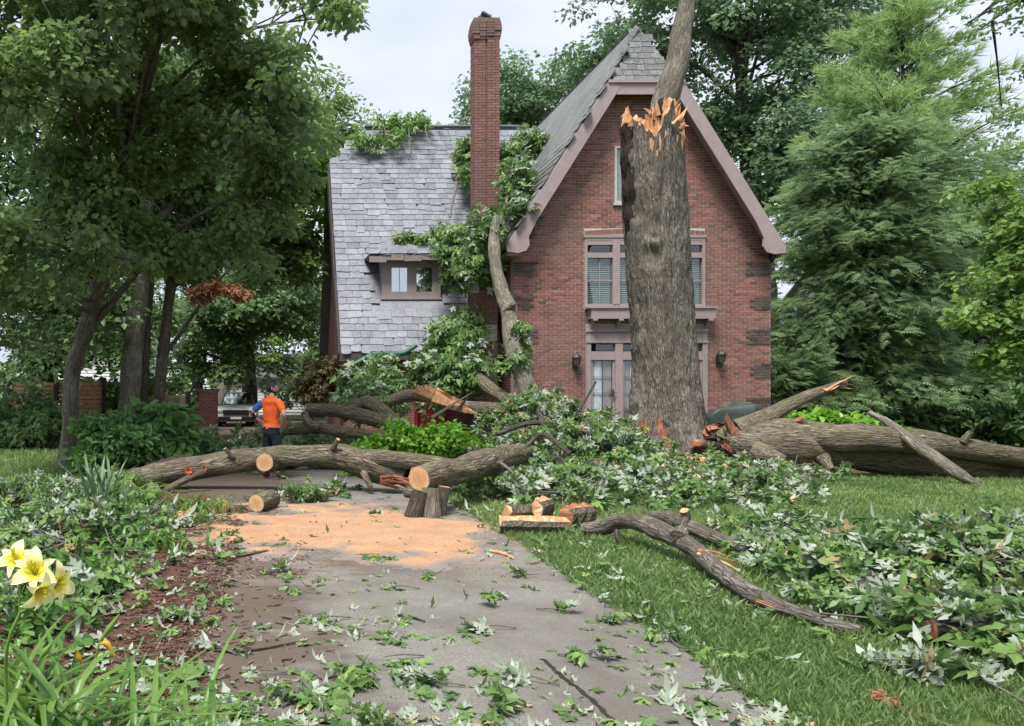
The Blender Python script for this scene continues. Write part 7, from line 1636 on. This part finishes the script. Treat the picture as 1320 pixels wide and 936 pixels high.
# ------------------------------------------------------------------ parked car beyond
WHITEP = m_plain('white_car_paint', (.62, .64, .66), .25, .6, 3, .03, 0); BLACKP = m_plain('black_trim', (.015, .015, .016), .5, .4, 20, .2); CGL = m_glass('windscreen', (.25, .28, .3), .03, .35); LAMP = m_plain('headlamp', (.55, .57, .6), .15, .7, 10, .1); RUB = m_plain('tyre_rubber', (.02, .02, .02), .85, .2, 30, .3); RIM = m_plain('alloy_rim', (.42, .43, .44), .35, .6, 10, .1, .05, .7)
cb0 = np.array([-2.02, 37.5, 0]); car = empty('parked_car', cb0); tag(car, 'white car parked facing the camera far up the drive', 'car')
def cp(m, name, mats, par=None, bevel=.04):
    o = m.build(name, mats); o.parent = par or car
    if bevel:
        b = o.modifiers.new('bevel', 'BEVEL'); b.width = bevel; b.segments = 3; b.limit_method = 'ANGLE'
        for p in o.data.polygons: p.use_smooth = True
    return o
m = MB(); m.prism([(0, .34), (.02, .62), (.12, .86), (.35, .94), (1.25, 1.04), (4.55, 1.06), (4.7, .9), (4.72, .40), (4.5, .28), (.25, .24)], -.92, .92, axis=0); cp(m, 'body', WHITEP, None, .07)
m = MB()
for f, zz, yy in ((0, 0, 0),):
    P8 = [(-.80, 1.25, 1.03), (.80, 1.25, 1.03), (.62, 2.05, 1.60), (-.62, 2.05, 1.60), (-.62, 3.9, 1.62), (.62, 3.9, 1.62), (.80, 4.5, 1.05), (-.80, 4.5, 1.05)]
    m.add(P8, np.array([[3, 2, 5, 4], [2, 1, 6, 5], [0, 3, 4, 7], [5, 6, 7, 4]]))
cp(m, 'cabin', WHITEP, None, 0)
m = MB(); m.add([(-.74, 1.275, 1.06), (.74, 1.275, 1.06), (.58, 1.99, 1.56), (-.58, 1.99, 1.56), (-.74, 1.30, 1.05), (.74, 1.30, 1.05), (.58, 2.01, 1.55), (-.58, 2.01, 1.55)], np.array([[0, 1, 2, 3], [5, 4, 7, 6], [0, 4, 5, 1], [3, 2, 6, 7], [0, 3, 7, 4], [1, 5, 6, 2]])); m.V[-1][:, 1] -= .03; cp(m, 'windscreen', m_glass('car_windscreen', (.3, .33, .35), .12, .15), None, 0)
m = MB(); m.box2((-.60, -.02, .55), (.60, .06, .80)); cp(m, 'grille', BLACKP, None, .01)
m = MB(); m.box2((-.84, -.03, .30), (.84, .08, .50)); cp(m, 'bumper', BLACKP, None, .03)
m = MB(); m.box2((-.26, -.05, .37), (.26, -.032, .48)); cp(m, 'number_plate', WHITEP, None, 0)
for s_ in (-1, 1):
    m = MB(); m.box2((s_ * .62, -.01, .66), (s_ * .88, .14, .82)); cp(m, 'headlight', LAMP, None, .03)
    m = MB(); m.box2((s_ * .93, 1.35, 1.02), (s_ * 1.10, 1.45, 1.16)); cp(m, 'wing_mirror', BLACKP, None, .03)
    for y in (.85, 3.75):
        m = MB(); m.tube([(s_ * .70, y, .33), (s_ * .72, y, .33), (s_ * .90, y, .33), (s_ * .925, y, .33)], [.28, .33, .33, .28], 24, raw=True); w = cp(m, 'wheel', RUB, None, 0)
        m = MB(); m.tube([(s_ * .90, y, .33), (s_ * .935, y, .33), (s_ * .94, y, .33)], [.22, .21, .06], 18, raw=True); cp(m, 'rim', RIM, w, 0)
# ------------------------------------------------------------------ brick pier with sloping wall and rail
pb = P(268, 566, 28) * [1, 1, 0]; pier = empty('brick_pier', pb); tag(pier, 'brick pier with sloping stair wall and black rail left of the car', 'pier')
m = MB(); x0_, x1_ = (257 - X0) / F * 28, (280 - X0) / F * 28; zt = P(0, 505, 28)[2]
m.box2((x0_, 27.7, 0), (x1_, 28.3, zt)); put(m, 'pier', BWALL, pier)
m = MB(); m.box2((x0_ - .05, 27.65, zt + .002), (x1_ + .05, 28.35, zt + .10)); put(m, 'coping', BRICK, pier)
m = MB(); m.prism([((238 - X0) / F * 28, 0), (x0_ - .003, 0), (x0_ - .003, P(0, 515, 28)[2]), ((238 - X0) / F * 28, P(0, 545, 28)[2])], 27.8, 28.15); put(m, 'stair_wall', BWALL, pier)
m = MB(); m.tube([P(240, 530, 27.9), P(244, 508, 27.9), P(258, 488, 27.9)], .035, 6, .1); m.tube([P(241, 545, 27.9), P(241, 525, 27.9)], .025, 6, .1); m.tube([P(255, 520, 27.9), P(255, 478, 27.9)], .03, 6, .1); put(m, 'handrail', IRON, pier)
# ------------------------------------------------------------------ fences
FENCEW = m_plain('fence_board', (.27, .145, .095), .85, .2, 6, .25, .3); FENCED = m_plain('fence_post_dark', (.035, .027, .024), .85, .2, 8, .3)
def fence(label, x0_, x1_, y, h, mat, horiz=True, pm=FENCED, sp=2.2):
    b = np.array([(x0_ + x1_) / 2, y, 0]); root = empty('garden_fence', b); tag(root, label, 'fence')
    if horiz:
        z = .15
        while z < h: m = MB(); m.box2((x0_, y - .012 + rng.normal(0, .006), z), (x1_, y + .012, z + .13)); put(m, 'board', mat, root); z += .155
    else:
        x = x0_
        while x < x1_: m = MB(); m.box2((x, y - .012 + rng.normal(0, .005), .06), (x + .135, y + .012, h + rng.normal(0, .012))); put(m, 'board', mat, root); x += .145
    x = x0_
    while x <= x1_ + .01: m = MB(); m.box2((x - .07, y - .15, 0), (x + .07, y - .02, h + .15)); put(m, 'post', pm, root); x += sp
fence('reddish board fence with dark posts behind the near trees', -9.6, -6.2, 28.5, 2.0, FENCEW, True, FENCED, 1.7)
fence('brown upright board fence beside the brick pier', -5.8, -3.5, 31.5, 1.5, m_plain('brown_fence', (.16, .105, .075), .85, .2, 6, .25), False)
fence('pale grey board fence behind the thick grey trunk', -9.5, -5.2, 36, 2.1, m_plain('grey_fence', (.36, .34, .30), .85, .2, 6, .15), False)
# ------------------------------------------------------------------ neighbouring houses
SIDING = m_plain('white_siding', (.66, .66, .64), .7, .25, 2, .05); ROOFD = m_plain('dark_shingle', (.09, .088, .09), .9, .15, 8, .3, .4); ROOFL = m_plain('grey_shingle', (.19, .19, .195), .9, .15, 8, .3, .4)
def far_house(label, x0_, x1_, y, eave, ridge, depth, wins, roofm=ROOFD, wallm=SIDING, garage=None):
    b = np.array([(x0_ + x1_) / 2, y, 0]); root = empty('neighbour_house', b); tag(root, label, 'house')
    m = MB(); m.box2((x0_, y, 0), (x1_, y + depth, eave)); put(m, 'wall', wallm, root)
    z = .2; k = 0
    while z < eave - .1 and k < 60: m = MB(); m.add([(x0_ - .01, y - .035, z), (x1_ + .01, y - .035, z), (x1_ + .01, y - .004, z + .20), (x0_ - .01, y - .004, z + .20), (x0_ - .01, y - .003, z), (x1_ + .01, y - .003, z)], [np.array([[0, 1, 2, 3], [0, 4, 5, 1]])]); put(m, 'siding_board', wallm, root); z += .205; k += 1
    m = MB(); m.prism([(y - .45, eave), (y + depth / 2, ridge), (y + depth + .45, eave), (y + depth + .45, eave - .12), (y + depth / 2, ridge - .14), (y - .45, eave - .12)], x0_ - .4, x1_ + .4, axis=0); rf_ = put(m, 'roof', roofm, root)
    m = MB(); m.prism([(y, eave), (y + depth, eave), (y + depth / 2, ridge - .15)], x0_ + .002, x1_ - .002, axis=0); put(m, 'gable', wallm, root)
    for (cx, cz_, w, h) in wins:
        m = MB(); rect_frame(m, cx - w / 2, cx + w / 2, cz_ - h / 2, cz_ + h / 2, .09, y - .09, y - .036); wd = put(m, 'window', SIDING, root)
        m = MB(); m.box2((cx - w / 2 + .09, y - .06, cz_ - h / 2 + .09), (cx + w / 2 - .09, y - .05, cz_ + h / 2 - .09)); g_ = m.build('pane', GLASS_M, None, b); g_.parent = wd; g_.location = (0, 0, 0)
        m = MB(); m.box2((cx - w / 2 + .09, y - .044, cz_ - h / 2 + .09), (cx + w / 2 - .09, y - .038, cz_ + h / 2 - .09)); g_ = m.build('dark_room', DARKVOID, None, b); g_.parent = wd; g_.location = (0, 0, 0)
    return root
far_house('white neighbour garage glimpsed behind the parked car', -4.5, 6.5, 58, 2.7, 4.6, 9, [(-2.2, 1.6, 1.2, 1.2), (1.5, 1.6, 1.4, 1.2), (4.6, 1.6, 1.2, 1.2)])
far_house('white neighbour house half hidden behind the left trunks', -17, -9, 52, 4.6, 7.4, 9, [(-15, 2.0, 1.3, 1.4), (-12.6, 2.0, 1.3, 1.4), (-10.4, 2.0, 1.1, 1.4), (-12.6, 3.9, 1.1, .8)])
far_house('grey-roofed neighbour house showing through the hemlocks', 33, 45, 44, 6.2, 9.6, 10, [(35, 4.6, 1.4, 1.5), (38, 4.6, 1.4, 1.5), (41.5, 4.6, 1.4, 1.5), (36.5, 1.8, 1.4, 1.5), (40, 1.8, 1.4, 1.5)], ROOFL)
# porch post glimpsed by the car
m = MB(); p0 = P(288, 548, 44) * [1, 1, 0]; m.tube([p0, P(288, 500, 44), P(291, 478, 44)], [.34, .30, .26], 14, .3, amp=.06); tag(m.build('tree_stump', BARK_PALE), 'pale standing trunk stump behind the parked car', 'stump')
# ------------------------------------------------------------------ patio things by the french doors
ch0 = P(775, 560, 20.6) * [1, 1, 0]; chair = empty('patio_chair', ch0); tag(chair, 'black patio chair in front of the french doors', 'chair')
cx_, cy_ = ch0[0], ch0[1]
def chp(m, n_): return put(m, n_, IRON, chair)
m = MB(); m.box2((cx_ - .26, cy_ - .26, .42), (cx_ + .26, cy_ + .26, .46)); chp(m, 'seat')
m = MB(); m.box((cx_ - .27, cy_, .78), (.035, .50, .62), rot=Matrix.Rotation(-.22, 3, 'Y')); chp(m, 'backrest')
for sx_ in (-1, 1):
    for sy_ in (-1, 1): m = MB(); m.tube([(cx_ + sx_ * .23, cy_ + sy_ * .23, .42), (cx_ + sx_ * .26, cy_ + sy_ * .25, 0)], .016, 6, .3); chp(m, 'leg')
for sy_ in (-1, 1): m = MB(); m.tube([(cx_ - .3, cy_ + sy_ * .27, .68), (cx_, cy_ + sy_ * .28, .66), (cx_ + .24, cy_ + sy_ * .27, .68), (cx_ + .25, cy_ + sy_ * .25, .44)], .02, 6, .08); chp(m, 'armrest')
gx = P(935, 560, 20.0) * [1, 1, 0]; tarp = empty('covered_grill', gx); tag(tarp, 'grill under a crumpled green cover beside the broken tree', 'grill')
TARP = m_plain('green_tarp', (.05, .07, .06), .5, .4, 5, .25, .4)
nU, nVv = 30, 14; VV = []
for i_ in range(nVv):
    t_ = i_ / (nVv - 1)
    for j_ in range(nU):
        a = 2 * math.pi * j_ / nU; sx_ = np.sign(math.cos(a)) * abs(math.cos(a)) ** .6; sy_ = np.sign(math.sin(a)) * abs(math.sin(a)) ** .6; w = (.25 + .75 * min(1, t_ * 2.2)) * (1 + .14 * t_ * math.sin(6 * a + 2)); z = 1.20 - 1.0 * max(0, (t_ - .4) / .6) ** 1.3 + .16 * math.cos(a + .4) * (1 - t_ * .5) + .05 * math.sin(4 * a + 5 * t_) + .03 * math.sin(9 * a)
        VV.append((gx[0] + sx_ * .72 * w, gx[1] + sy_ * .4 * w, z))
m = MB(); m.add(VV, np.array([(a * nU + b, a * nU + (b + 1) % nU, (a + 1) * nU + (b + 1) % nU, (a + 1) * nU + b) for a in range(nVv - 1) for b in range(nU)])[:, ::-1], 0, True); m.add(VV[:nU], np.array([[0, j_, j_ + 1] for j_ in range(1, nU - 1)]), 0, True); put(m, 'cover', TARP, tarp)
m = MB(); m.box2((gx[0] - .45, gx[1] - .28, .02), (gx[0] + .45, gx[1] + .28, .5)); put(m, 'cabinet', IRON, tarp)
for k, (px0, px1, py0, py1, D_, lab) in enumerate(((946, 968, 519, 531, 20.3, 'tan stone cap on the patio wall behind the covered grill'), (930, 965, 533, 546, 19.9, 'lower tan stone slab beside the covered grill'))):
    a, b = P(px0, py1, D_), P(px1, py0, D_); m = MB(); m.box2((a[0], D_, a[2]), (b[0], D_ + .5, b[2])); m.box2((a[0] + .06, D_ + .05, 0), (b[0] - .06, D_ + .45, a[2] - .004)); tag(m.build('stone_wall', STONE), lab, 'stone wall')
